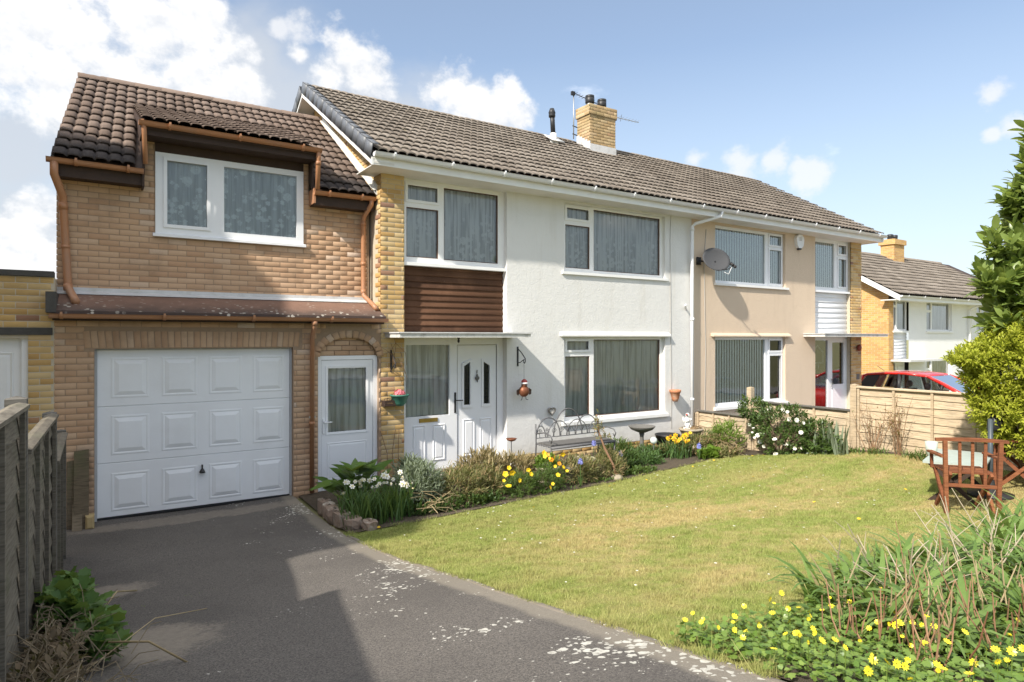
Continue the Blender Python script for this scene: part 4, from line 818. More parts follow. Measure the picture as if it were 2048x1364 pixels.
# garage door
gd = MB().box(-.03, 2.33, GYD + .015, GYD + .05, .03, 2.12).build('garage_door', GDOOR, GX)
for (z0, z1) in ((.035, .70), (.708, 1.405), (1.413, 2.115)):
    MB().cbox(-.005, 2.305, GYD, GYD + .016, z0, z1, .004).build('door_section', GDOOR, gd)
def sunk_panel(parent, x0, x1, z0, z1, y, m_):
    L = [rect(x0, x1, z0, z1, y - .001), rect(x0 + .014, x1 - .014, z0 + .014, z1 - .014, y - .005), rect(x0 + .026, x1 - .026, z0 + .026, z1 - .026, y - .005), rect(x0 + .036, x1 - .036, z0 + .036, z1 - .036, y - .0012), rect(x0 + .085, x1 - .085, z0 + .085, z1 - .085, y - .016)]
    vs = sum(L, []); f = [(k * 4 + i, k * 4 + (i + 1) % 4, (k + 1) * 4 + (i + 1) % 4, (k + 1) * 4 + i) for k in range(4) for i in range(4)] + [(16, 17, 18, 19)]
    return MB().add(vs, f).build('door_panel', m_, parent)
for r, (z0, z1) in enumerate(((.10, .58), (.80, 1.30), (1.51, 2.02))):
    for k in range(4): x = .14 + k * .556; sunk_panel(gd, x, x + .42, z0, z1, GYD, GDOOR)
hd = MB().tube([(1.17, GYD - .01, .57), (1.17, GYD - .03, .57), (1.17, GYD - .035, .52)], .010, 8); hd.lathe([(.012, .53), (.035, .49), (.038, .475), (.02, .47)], (1.17, GYD - .035, 0), 10); hd.build('handle', BLACK, gd, True)
fr = MB(); fr.box(-.05, -.005, GYD - .03, GYD + .1, 0, 2.13); fr.box(2.306, 2.35, GYD - .03, GYD + .1, 0, 2.13); fr.box(-.05, 2.35, GYD + .02, GYD + .1, 2.119, 2.16); fr.build('door_frame', mat('grey_steel_frame', (0.45, 0.46, 0.47), 0.5), gd)
MB().box(-.03, 2.33, GYD + .06, GYD + .1, -.05, 2.13).build('door_back', BLACK, gd); MB().box(-.02, 2.32, GYD - .004, GYD + .03, .008, .034).build('weather_strip', BLACK, gd)
# side door
YS = YF + .06
sd_ = wall_y(MB(), 2.68, 3.60, .02, 2.0, YS, [(2.745, 3.535, .05, 1.94)], .07).build('side_door', UPVC, GX)
dl = wall_y(MB(), 2.75, 3.53, .06, 1.935, YS + .012, [(2.83, 3.44, .86, 1.83)], .03).build('door_leaf', UPVC, sd_)
MB().ring(rect(2.81, 3.46, .84, 1.85, YS + .002), rect(2.845, 3.425, .875, 1.815, YS + .006), (0, .012, 0)).build('glazing_bead', UPVC, dl)
MB().quad(*rect(2.83, 3.44, .86, 1.83, YS + .03)).build('pane', GLASS, dl); cv = curtain_mesh(2.82, 3.45, .84, 1.85, YS + .075, 15, .012, 91); obj('net_curtain', np_mesh('net_curtain', cv[0], cv[1], NETL, True), sd_)
MB().box(2.69, 3.59, YS + .4, YS + .45, 0, 2).build('room', ROOMM, sd_); raised_panel(dl, 2.83, 3.44, .17, .72, YS + .011, UPVC, .025, .006)
hb = MB().cbox(2.762, 2.79, YS - .006, YS + .012, .86, 1.08, .003); hb.tube([(2.776, YS - .01, 1.03), (2.776, YS - .04, 1.03), (2.89, YS - .045, 1.028)], .009, 8); hb.build('door_handle', UPVC, sd_)
# dormer window
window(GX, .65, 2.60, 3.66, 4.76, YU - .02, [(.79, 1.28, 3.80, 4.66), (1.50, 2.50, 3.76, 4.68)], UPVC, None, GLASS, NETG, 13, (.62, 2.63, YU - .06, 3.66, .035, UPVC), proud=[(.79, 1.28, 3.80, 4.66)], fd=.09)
# roofs
def in_dormer(x, y): return .47 < x < 2.73 and y < 11.6
E_Y, E_Z = 9.50, 4.46; GSL = (RIDGE_Y - E_Y) / math.cos(GTH); GG = GSL / 12.4
mb = MB()
def zg_roof(y): return 4.435 + .66 * (y - 9.5)
mb.prism([(-.46, 9.53, zg_roof(9.53)), (.5, 9.53, zg_roof(9.53)), (.5, 12.6, zg_roof(12.6)), (-.24, 12.6, zg_roof(12.6))], (0, 0, -.08))
for (a, b_) in ((2.70, 3.66),): mb.prism([(a, 9.53, zg_roof(9.53)), (a, 12.6, zg_roof(12.6)), (a, 12.6, zg_roof(12.6) - .08), (a, 9.53, zg_roof(9.53) - .08)], (b_ - a, 0, 0))
mb.prism([(.50, 11.4, zg_roof(11.4)), (.5, 12.6, zg_roof(12.6)), (.5, 12.6, zg_roof(12.6) - .08), (.5, 11.4, zg_roof(11.4) - .08)], (2.2, 0, 0)); mb.prism([(-.24, 12.6, zg_roof(12.6)), (-.24, 15.7, 4.45), (-.24, 15.7, 4.37), (-.24, 12.6, zg_roof(12.6) - .08)], (3.88, 0, 0))
mb.prism([(.46, 9.43, 5.035), (.46, 11.7, 5.035 + .375 * 2.27), (.46, 11.7, 4.95 + .375 * 2.27), (.46, 9.43, 4.95)], (2.28, 0, 0))
rf = mb.build('roof', DKBRN, GX)
W1 = 4.10 / 14; V, F = tile_geo(W1)
ts = tile_field(-.47, 3.63, E_Y, E_Z, GTH, GSL, GG, W1, lambda x, y, z: not in_dormer(x, y), 0.22) + tile_field(.46, 2.74, 9.40, 5.055, DTH, 2.4, GG, 2.28 / 8)
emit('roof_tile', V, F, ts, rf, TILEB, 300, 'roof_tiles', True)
emit('ridge_tile', RV, RF, [TRS((-.27 + k * .40, 12.6, zg_roof(12.6) + .02 + random.uniform(-.006, .006))) for k in range(10)], rf, TILEB, 40, smooth=True)
# mortared left verge, fascias, dormer cheeks, gutters
MB().prism([(-.475, 9.5, 4.39), (-.255, 12.6, 6.43), (-.255, 12.6, 6.50), (-.475, 9.5, 4.46)], (.03, 0, 0)).build('verge_mortar', CONC, rf)
MB().box(-.46, .50, 9.55, 9.575, 4.24, 4.44).build('fascia', DKBRN, rf); MB().box(-.46, .50, 9.575, YU + .02, 4.25, 4.27).build('soffit', DKBRN, rf); MB().box(.485, .51, 9.50, YU + .01, 4.22, 4.5).build('fascia', DKBRN, rf)
MB().box(2.70, 3.62, 9.55, 9.575, 4.24, 4.44).build('fascia', DKBRN, rf); MB().box(2.70, 3.62, 9.575, YU + .02, 4.25, 4.27).build('soffit', DKBRN, rf); MB().box(2.685, 2.71, 9.52, YU + .01, 4.26, 4.48).build('fascia', BROWN, rf)
MB().box(.47, 2.73, 9.46, 9.485, 4.88, 5.03).build('fascia', DKBRN, rf); MB().box(.47, 2.73, 9.485, YU + .05, 4.885, 4.90).build('soffit', DKBRN, rf); MB().box(.65, 2.60, YU - .012, YU + .05, 4.762, 4.884).build('head_board', DKBRN, rf)
for (a, b_) in ((.49, .52), (2.68, 2.71)): MB().add([(a, 9.62, 4.48), (a, 11.6, 5.82), (a, 9.62, 5.1), (b_, 9.62, 4.48), (b_, 11.6, 5.82), (b_, 9.62, 5.1)], [(0, 1, 2), (3, 5, 4), (0, 2, 5, 3), (0, 3, 4, 1), (2, 1, 4, 5)]).build('dormer_cheek', DKBRN, rf)
gutter(rf, (-.52, 9.49, 4.44), (.50, 9.49, 4.43), BROWN, .058, .55, .3); gutter(rf, (.44, 9.40, 5.03), (2.76, 9.40, 5.03), BROWN, .058, .85, .35); gutter(rf, (2.68, 9.49, 4.43), (3.62, 9.49, 4.44), BROWN, .058, .5, .22)
pipe(rf, [(.47, 9.40, 5.05), (.50, 9.42, 4.95), (.52, 9.46, 4.5)], BROWN, .030); pipe(rf, [(2.72, 9.40, 5.0), (2.72, 9.42, 4.9), (2.72, 9.47, 4.45)], BROWN, .034, [((2.72, 9.425, 4.86), (2.72, 9.435, 4.80))])
# white flashing along the house flank
MB().prism([(3.625, 9.46, 4.48), (3.625, 12.3, 6.36), (3.625, 12.3, 6.50), (3.625, 9.46, 4.64)], (.03, 0, 0)).prism([(3.58, 9.46, 4.545), (3.58, 12.3, 6.415), (3.64, 12.3, 6.43), (3.64, 9.46, 4.56)], (0, 0, .012)).build('flashing', CEM, rf)
# lean-to strip over the garage front
m_, t_, b_2, o_2 = nt('lichened_brown_strip'); g = G(t_); spx = g.n('ShaderNodeSeparateXYZ'); g.put(spx.inputs[0], g.pos())
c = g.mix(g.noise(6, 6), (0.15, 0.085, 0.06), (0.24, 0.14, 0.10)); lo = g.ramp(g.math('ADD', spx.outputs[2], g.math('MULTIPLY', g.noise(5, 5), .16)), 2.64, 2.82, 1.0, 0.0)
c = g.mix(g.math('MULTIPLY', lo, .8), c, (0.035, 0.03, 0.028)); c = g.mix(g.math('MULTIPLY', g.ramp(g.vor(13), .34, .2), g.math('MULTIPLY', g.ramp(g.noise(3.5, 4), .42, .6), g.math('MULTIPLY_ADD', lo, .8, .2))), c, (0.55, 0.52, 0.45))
g.put(b_2.inputs['Base Color'], c); b_2.inputs['Roughness'].default_value = .85; g.put(b_2.inputs['Normal'], g.bump(g.noise(60, 5), .5, .01))
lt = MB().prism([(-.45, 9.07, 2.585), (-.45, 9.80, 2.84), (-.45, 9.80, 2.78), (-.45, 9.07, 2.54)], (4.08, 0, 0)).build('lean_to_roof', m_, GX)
MB().box(-.43, 3.60, YU - .012, YU + .01, 2.835, 2.905).prism([(-.43, YU - .012, 2.85), (-.43, YU - .10, 2.815), (-.43, YU - .10, 2.822), (-.43, YU - .012, 2.86)], (4.03, 0, 0)).build('flashing', LEAD, lt)
MB().box(-.44, 3.62, 9.12, 9.14, 2.47, 2.56).box(-.44, 3.62, 9.14, 9.32, 2.48, 2.50).build('fascia', DKBRN, lt)
gutter(lt, (-.47, 9.05, 2.545), (3.64, 9.05, 2.55), BROWN, .055, 1.05, .12)
MB().box(-.50, -.40, 9.05, 9.75, 2.56, 2.80).build('end_board', CONC, lt)
pipe(lt, [(2.56, 9.05, 2.50), (2.56, 9.06, 2.42), (2.575, 9.22, 2.28), (2.575, 9.235, .05)], BROWN, .034, [((2.56, 9.05, 2.5), (2.56, 9.055, 2.44)), ((2.575, 9.235, 1.02), (2.575, 9.235, 1.07))])
MB().box(2.53, 2.62, 9.215, 9.225, 1.12, 1.15).build('pipe_clip', METAL, lt)
pipe(GX, [(-.44, 9.49, 4.40), (-.44, 9.50, 4.25), (-.36, 9.70, 4.02), (-.36, 9.72, 3.95), (-.31, 9.72, 2.95), (-.31, 9.70, 2.90), (-.24, 9.42, 2.75), (-.22, 9.3, 2.70)], BROWN, .045, [((-.36, 9.72, 3.95), (-.355, 9.72, 3.86)), ((-.335, 9.72, 3.42), (-.333, 9.72, 3.38)), ((-.31, 9.70, 2.93), (-.305, 9.68, 2.86))])
pipe(GX, [(3.56, 9.49, 4.42), (3.56, 9.5, 4.33), (3.50, 9.66, 4.16), (3.50, 9.69, 4.10), (3.50, 9.69, 3.0), (3.50, 9.66, 2.92), (3.56, 9.40, 2.76), (3.57, 9.3, 2.70)], BROWN, .036, [((3.50, 9.69, 4.08), (3.50, 9.69, 4.02)), ((3.50, 9.69, 3.45), (3.50, 9.69, 3.40)), ((3.50, 9.69, 3.02), (3.50, 9.685, 2.95))])

# ================================================================ neighbour's flat-roofed garage on the left
NG = root('flat_roofed_garage', 'yellow brick flat-roofed garage with white door, cut off by the photo\'s edge', 'garage', (-1.8, 9.3, 0))
mb = wall_y(MB(), -3.1, -.424, -.1, 2.98, YF + .003, [(-2.95, -.68, -.1, 2.26)], .2); mb.quad((-.424, YF + .003, -.1), (-.424, YF + .5, -.1), (-.424, YF + .5, 2.98), (-.424, YF + .003, 2.98)); mb.quad((-3.1, YF, -.1), (-3.1, YF, 2.98), (-3.1, 14, 2.98), (-3.1, 14, -.1)); mb.quad((-3.1, YF + .02, 2.9), (-.46, YF + .02, 2.9), (-.46, 14, 2.9), (-3.1, 14, 2.9)); mb.quad((-3.1, 14, -.1), (-3.1, 14, 2.98), (-.46, 14, 2.98), (-.46, 14, -.1))
nw = mb.build('wall', MORTY, NG); emit('brick', BV, BF, course_y(-1.35, -.436, 0, 2.98, YF, cut([(-2.95, -.68, 0, 2.26), (-2.95, -.44, 2.30, 2.40)])), nw, YELL, 160, 'bricks', seen_only=True)
MB().box(-3.14, -.43, YF - .03, YF + .2, 2.985, 3.05).build('coping', CONC, NG); MB().box(-3.05, -.445, YF - .02, YF + .15, 2.30, 2.385).build('lintel', CONC, NG)
nd_ = MB().box(-2.95, -.68, YF + .10, YF + .15, 0, 2.26).build('door', GDOOR, NG); MB().box(-.74, -.68, YF + .05, YF + .12, 0, 2.26).build('door_frame', GDOOR, nd_)
for k in range(5):
    for (z0, z1) in ((.25, 1.05), (1.2, 2.1)): raised_panel(nd_, -1.16 - k * .44, -.82 - k * .44, z0, z1, YF + .099, GDOOR, .03, .01)
# neighbour's house further left: outside the picture, it shades the garage
NH = root('neighbour_house', 'brick house beyond the flat-roofed garage whose gable shades the driveway', 'house', (-6, 8.6, 0))
NB = mat('far_yellow_brick', (0.46, 0.30, 0.12), 0.9, 0.25, 12, 0.4, 40)
mb = MB().box(-10, -2.62, 4.95, 12.4, -.1, 5.0); mb.add([(-2.62, 4.95, 5.0), (-2.62, 12.4, 5.0), (-2.62, 8.675, 7.35), (-10, 4.95, 5.0), (-10, 12.4, 5.0), (-10, 8.675, 7.35)], [(0, 1, 2), (3, 5, 4)]); mb.build('wall', NB, NH)
mb = MB().prism([(-10.2, 4.6, 4.86), (-10.2, 8.675, 7.42), (-10.2, 12.75, 4.86), (-10.2, 12.75, 4.78), (-10.2, 8.675, 7.33), (-10.2, 4.6, 4.78)], (7.75, 0, 0)); mb.build('roof', TILEG, NH)

# ================================================================ house beyond, on the right
FH = root('distant_house', 'white and yellow brick house standing lower down beyond the red car', 'house', (29, 12.3, -1.0))
YH = 12.3
m_, t_, b_2, o_2 = nt('distant_brickwork'); g = G(t_); bt = g.n('ShaderNodeTexBrick'); spx = g.n('ShaderNodeSeparateXYZ'); g.put(spx.inputs[0], g.pos()); cbx = g.n('ShaderNodeCombineXYZ'); g.put(cbx.inputs[0], g.math('ADD', spx.outputs[0], spx.outputs[1])); g.put(cbx.inputs[1], spx.outputs[2]); g.put(bt.inputs['Vector'], cbx.outputs[0])
bt.inputs['Scale'].default_value = 1.0; bt.inputs['Brick Width'].default_value = .225; bt.inputs['Row Height'].default_value = .075; bt.inputs['Mortar Size'].default_value = .006; bt.inputs['Color1'].default_value = (.60, .37, .12, 1); bt.inputs['Color2'].default_value = (.46, .24, .08, 1); bt.inputs['Mortar'].default_value = (.5, .42, .3, 1)
g.put(b_2.inputs['Base Color'], g.mix(g.ramp(g.noise(1.5, 5), .5, .75, 0, .45), bt.outputs['Color'], (.42, .20, .07))); b_2.inputs['Roughness'].default_value = .9; g.put(b_2.inputs['Normal'], g.bump(bt.outputs['Fac'], -.4, .01)); FBR = m_
holes = [(24.9, 26.05, 2.52, 3.85), (27.45, 29.6, 2.52, 3.72), (27.45, 29.6, .0, 1.40), (31.9, 34.2, 2.52, 3.72), (31.9, 34.2, 0, 1.4)]
wall_y(MB(), 26.05, 36, -1.2, 3.85, YH, [h for h in holes if h[0] > 26], .1).build('wall', mat('far_white_render', (0.78, 0.78, 0.77), 0.9, 0.05, 3), FH)
mb = MB().quad((24.552, YH + .3, -1.2), (24.552, YH + .3, 3.85), (24.552, 19, 3.85), (24.552, 19, -1.2)).add([(24.55, YH, 3.85), (24.55, 15.6, 5.95), (24.55, 19, 3.85)], [(0, 1, 2)]); mb.box(24.55, 24.9, YH - .01, YH + .3, -1.2, 3.85); mb.build('flank_wall', FBR, FH)
for (a, b_, u, v), sp_ in zip(holes, (.45, .5, .5, .5, .5)):
    k = a + (b_ - a) * (.34 if b_ - a < 1.2 else .27)
    window(FH, a, b_, u, v, YH + .08, [(a + .06, k - .05, u + .07, v - .45), (a + .06, k - .05, v - .35, v - .07), (k + .05, b_ - .07, u + .07, v - .07)], WHITE, None, GLASST, NETL, 6, (a - .05, b_ + .08, YH - .05, u, .06, WHITE))
fb = MB().box(24.9, 26.05, YH + .1, YH + .2, 1.45, 2.5).build('wall', WHITE, FH)
emit('board', np.array(pq.v), np.array(pq.f), [TRS((24.9, YH + .1, 1.48 + k * .125), 0, (1.15, 1, 1.18)) for k in range(8)], fb, MATS['white_boards'], 40)
MB().box(24.7, 27.3, YH - .7, YH + .1, 1.38, 1.45).build('canopy', LEAD, FH); ds = window(FH, 24.9, 26.05, -1.0, 1.38, YH + .15, [(25.0, 25.35, -.8, 1.3)], WHITE, None, GLASST, None, room=True, name='entrance_screen'); raised_panel(ds, 25.5, 25.95, -.9, 1.2, YH + .149, UPVC)
rf = MB().prism([(24.2, 11.75, 3.80), (24.2, 15.6, 6.05), (24.2, 19.4, 3.80), (24.2, 19.4, 3.7), (24.2, 15.6, 5.95), (24.2, 11.75, 3.7)], (13, 0, 0)).build('roof', DKBRN, FH)
V, F = tile_geo(.34); emit('roof_tile', V, F, tile_field(24.2, 35.8, 11.72, 3.84, math.atan(2.25 / 3.85), 4.46, .34, .34), rf, TILEG, 0, 'roof_tiles', True)
emit('ridge_tile', RV, RF, [TRS((24.2 + k * .40, 15.6, 6.04)) for k in range(30)], rf, TILEM, 40, smooth=True)
MB().prism([(24.17, 11.72, 3.6), (24.17, 15.6, 5.87), (24.17, 15.6, 6.07), (24.17, 11.72, 3.8)], (.05, 0, 0)).build('bargeboard', WHITE, rf); MB().box(24.2, 36, 11.74, 11.78, 3.62, 3.8).box(24.2, 36, 11.78, 12.4, 3.63, 3.66).build('fascia', WHITE, rf); gutter(rf, (24.2, 11.68, 3.79), (36, 11.68, 3.79), UPVC, .062, 1.2)
pipe(FH, [(31.3, 11.7, 3.75), (31.0, 12.1, 3.5), (31.0, 12.2, 3.4), (31.0, 12.2, -.9)], UPVC, .05)
fc = MB().box(30.25, 31.15, 14.9, 15.5, 5.3, 6.75).box(30.18, 31.22, 14.83, 15.57, 6.5, 6.72).build('chimney', FBR, FH)
for xx in (30.5, 30.9): MB().lathe([(.12, 6.7), (.12, 6.86), (.13, 6.88), (.13, 6.98), (.08, 7.0)], (xx, 15.2, 0), 10).build('chimney_pot', BLACK, fc, True)
FG = root('distant_garage', 'small yellow brick garage with white door between the houses', 'garage', (22, 15, -.8))
mb = wall_y(MB(), 20.6, 24.5, -1.2, 2.15, 13.6, [(21.2, 23.6, -1.1, 1.42)], .2); mb.quad((20.6, 13.6, -1.2), (20.6, 13.6, 2.15), (20.6, 18, 2.15), (20.6, 18, -1.2)); mb.quad((20.6, 13.6, 2.1), (24.5, 13.6, 2.1), (24.5, 18, 2.1), (20.6, 18, 2.1)); mb.build('wall', FBR, FG)
MB().box(20.5, 24.52, 13.5, 13.75, 2.15, 2.3).build('coping', LEAD, FG); MB().box(21.1, 23.7, 13.56, 13.62, 1.42, 1.56).build('lintel', CONC, FG); MB().box(21.2, 23.6, 13.72, 13.76, -1.1, 1.42).build('door', GDOOR, FG)
# ================================================================ fences
def wood_mat(name, c0, c1, stain, amt=0.4, grey=None):
    m, t, b, o = nt(name); g = G(t); c = g.mix(g.rand(), c0, c1)
    st = g.n('ShaderNodeMapping'); st.inputs['Scale'].default_value = (3, 3, 40); g.put(st.inputs[0], g.pos())
    c = g.mix(g.ramp(g.noise(2.0, 6, 0.65, st.outputs[0]), 0.35, 0.75, 0, 0.85), c, tuple(x * 0.5 for x in c0)); c = g.mix(g.ramp(g.noise(2.6, 6, 0.6), 0.5, 0.72, 0, amt), c, stain)
    g.put(b.inputs['Base Color'], c); b.inputs['Roughness'].default_value = 0.85; b.inputs['Specular IOR Level'].default_value = 0.2; g.put(b.inputs['Normal'], g.bump(g.noise(3, 6, 0.7, st.outputs[0]), 0.4, 0.01)); return m
WOODG = wood_mat('grey_weathered_wood', (0.14, 0.122, 0.095), (0.21, 0.187, 0.15), (0.11, 0.12, 0.07))
WOODP = wood_mat('grey_wood_post', (0.125, 0.117, 0.102), (0.165, 0.153, 0.135), (0.09, 0.09, 0.07))
WOODT = wood_mat('golden_larch', (0.50, 0.39, 0.26), (0.60, 0.48, 0.335), (0.33, 0.28, 0.21), 0.6)
WOODB = wood_mat('green_gravel_board', (0.27, 0.25, 0.17), (0.30, 0.28, 0.2), (0.15, 0.17, 0.09), 0.7)
def fence_panel(parent, p, q, zb, zt, nf, slats, m_, m_cap, battens=4, wav=.010, seed=1):
    """lap panel between ground points p and q; nf is the side the laps and battens face"""
    r = random.Random(seed); p = Vector((*p, 0)); q = Vector((*q, 0)); L = (q - p).length; t_ = (q - p) / L; n_ = Vector((*nf, 0)).normalized()
    pa = MB().prism([p + t_ * .01 + Vector((0, 0, zb)), q - t_ * .01 + Vector((0, 0, zb)), q - t_ * .01 + Vector((0, 0, zt - .03)), p + t_ * .01 + Vector((0, 0, zt - .03))], -n_ * .01).build('panel', m_, parent)
    h = (zt - zb - .03) / slats; K = 9
    for s in range(slats):
        vs = []; ph = [r.uniform(-wav, wav) for _ in range(K + 1)]
        for k in range(K + 1):
            b0 = p + t_ * (.012 + (L - .024) * k / K); zlo = zb + s * h + ph[k]; zhi = zb + (s + 1) * h + .012
            vs += [tuple(b0 + n_ * .022 + Vector((0, 0, zlo))), tuple(b0 + n_ * .010 + Vector((0, 0, zlo))), tuple(b0 + n_ * .004 + Vector((0, 0, min(zhi, zt - .035)))) ]
        f = []
        for k in range(K): a = k * 3; f += [(a, a + 3, a + 5, a + 2), (a + 1, a + 4, a + 3, a)]
        MB().add(vs, f).build('slat', m_, pa)
    for k in range(battens):
        c_ = p + t_ * (.03 + (L - .06) * k / (battens - 1)); a = c_ - t_ * .018 + n_ * .022; MB().prism([a + Vector((0, 0, zb)), a + t_ * .036 + Vector((0, 0, zb)), a + t_ * .036 + Vector((0, 0, zt - .03)), a + Vector((0, 0, zt - .03))], n_ * .022).build('batten', m_, pa)
    a = p - n_ * .025; MB().prism([a + Vector((0, 0, zt - .032)), a + n_ * .085 + Vector((0, 0, zt - .032)), a + n_ * .085 + Vector((0, 0, zt - .012)), a + n_ * .04 + Vector((0, 0, zt)), a + Vector((0, 0, zt - .012))], t_ * L).build('cap', m_cap, pa)
    return pa
def post(parent, p, zb, zt, w, m_):
    x, y = p; MB().box(x - w / 2, x + w / 2, y - w / 2, y + w / 2, zb, zt - .015).add([(x - w / 2, y - w / 2, zt - .015), (x + w / 2, y - w / 2, zt - .015), (x + w / 2, y + w / 2, zt - .015), (x - w / 2, y + w / 2, zt - .015), (x, y, zt)], [(0, 1, 4), (1, 2, 4), (2, 3, 4), (3, 0, 4)]).build('post', m_, parent)
LF = root('panel_fence', 'grey weathered lap-panel fence stepping down beside the driveway', 'fence', (-.33, 5, 0.3))
fp = [(-.315, 8.02), (-.31, 6.1), (-.35, 4.15), (-.42, 2.2), (-.5, .25), (-.56, -1.7)]; tops = [1.31, 1.69, 1.94, 1.97, 1.99]
for k in range(5):
    (x0, y0), (x1, y1) = fp[k], fp[k + 1]; gm = min(gz(x0, y0), gz(x1, y1)); zb = max(gz(x0, y0), tops[k] - 1.25)
    fence_panel(LF, (x0, y0 - .05), (x1, y1 + .05), zb, tops[k], (1, 0.02), 9, WOODG, WOODG, 4, .008, k)
    MB().prism([(x0 - .02, y0 - .04, gm - .15), (x1 - .02, y1 + .04, gm - .15), (x1 - .02, y1 + .04, zb), (x0 - .02, y0 - .04, zb)], (.04, 0, 0)).build('gravel_board', WOODB, LF)
ptop = [1.33, 1.70, 1.97, 2.0, 2.02, 2.02]
for k, p in enumerate(fp): post(LF, (p[0], p[1]), gz(*p) - .2, ptop[k], .09, WOODP)

RFN = root('panel_fence', 'golden larch lap-panel fence dividing the two front gardens, low by the house', 'fence', (10.6, 6.5, 0.2))
rp = [(10.6, 9.22, .70), (10.6, 7.88, 1.32), (10.6, 5.85, 1.50), (10.6, 4.02, 1.52), (10.6, 2.15, 1.55), (10.6, .3, 1.55)]; rt = [.76, 1.07, 1.47, 1.48, 1.5]
for k in range(5):
    y0, y1 = rp[k][1], rp[k + 1][1]; zb = min(gz(10.6, y0), gz(10.6, y1)) - .05
    fence_panel(RFN, (10.6, y0 - .05), (10.6, y1 + .05), zb, rt[k], (-1, 0), (7, 8, 9, 9, 9)[k], WOODT, WOODT if k > 1 else WOODP, 4, .018 if k < 2 else .011, 20 + k)
for (x, y, z) in rp: post(RFN, (x, y), gz(x, y) - .2, z, .10, WOODT)

# boards and a block leaning in the corner by the garage
WOODO = wood_mat('old_mossy_board', (0.13, 0.10, 0.065), (0.20, 0.16, 0.11), (0.10, 0.11, 0.05), 0.6)
for k, (x0, x1, h, ly, lab) in enumerate(((-.235, -.085, .92, .16, 'widest mossy board leaning on the garage pier'), (-.305, -.235, .80, .10, 'narrow dark board leaning beside the fence end post'), (-.25, -.15, .42, .22, 'short stub of board propped before the wider board'))):
    a = Vector((x0, YF - ly - .02, .0)); mbx = MB().prism([a, a + Vector((x1 - x0, 0, 0)), a + Vector((x1 - x0, ly, h)), a + Vector((0, ly, h * .985))], (0, -.018, .003)); o_ = mbx.build('plank', WOODO); tag(o_, lab, 'plank')
o_ = MB().cbox(-.12, -.03, 9.06, 9.2, .0, .16, .02).build('stone_block', mat('yellow_stone', (0.40, 0.30, 0.15), 0.9, 0.2, 20, 0.4, 40)); tag(o_, 'small yellowish block beside the garage door', 'block')

# ================================================================ red car
RED = mat('red_car_paint', (0.55, 0.02, 0.015), 0.25, 0.03, 3, coat=1.0); CGL = glass_mat('car_glass', (0.55, 0.62, 0.62), 1.6); RUB = mat('rubber', (0.02, 0.02, 0.02), 0.8)
CAR = root('hatchback_car', 'red hatchback car parked behind the fence beyond the tan house', 'car', (18.75, 8.2, -.16))
def CP(x, y, z): return (x, 2.05 - y, z)          # y counted from the rear bumper, nose towards the viewer's side
st = [(0.0, .45, .72, .62), (.08, .30, .98, .74), (.5, .22, 1.0, .82), (1.2, .20, 1.0, .85), (2.2, .20, .99, .86), (3.05, .20, .97, .85), (3.5, .22, .88, .82), (3.9, .28, .78, .74), (4.08, .42, .66, .56)]
mb = MB(); n_ = 10
for (y, zl, zh, w) in st:
    for k in range(n_):
        a = 2 * math.pi * (k + .5) / n_; cx_, cz_ = math.cos(a), math.sin(a); e = .55; mb.v.append(CP(w * math.copysign(abs(cx_) ** e, cx_), y, (zl + zh) / 2 + (zh - zl) / 2 * math.copysign(abs(cz_) ** e, cz_)))
for i in range(len(st) - 1):
    for k in range(n_): mb.f.append((i * n_ + k, i * n_ + (k + 1) % n_, (i + 1) * n_ + (k + 1) % n_, (i + 1) * n_ + k))
mb.f.append(tuple(range(n_))); mb.f.append(tuple((len(st) - 1) * n_ + k for k in range(n_)))
body = mb.build('body', RED, CAR, True, True)
rl = [(.42, 1.36, .56), (.60, 1.43, .60), (1.1, 1.49, .62), (1.6, 1.50, .62), (2.05, 1.46, .61), (2.2, 1.42, .60)]
mb = MB(); K = 8
for lay in (0, -.035):
    for (y, z, w) in rl:
        for k in range(K + 1):
            u = -1 + 2 * k / K; mb.v.append(CP(w * u, y, z + lay + .05 * (1 - u * u) - .02))
M_ = K + 1; off = len(rl) * M_
for i in range(len(rl) - 1):
    for k in range(K): a = i * M_ + k; mb.f += [(a, a + 1, a + M_ + 1, a + M_), (off + a, off + a + M_, off + a + M_ + 1, off + a + 1)]
for i in range(len(rl) - 1):
    for k in (0, K): a = i * M_ + k; mb.f.append((a, a + M_, off + a + M_, off + a))
for i in (0, len(rl) - 1):
    for k in range(K): a = i * M_ + k; mb.f.append((a, a + 1, off + a + 1, off + a))
mb.build('roof', RED, CAR, True, True)
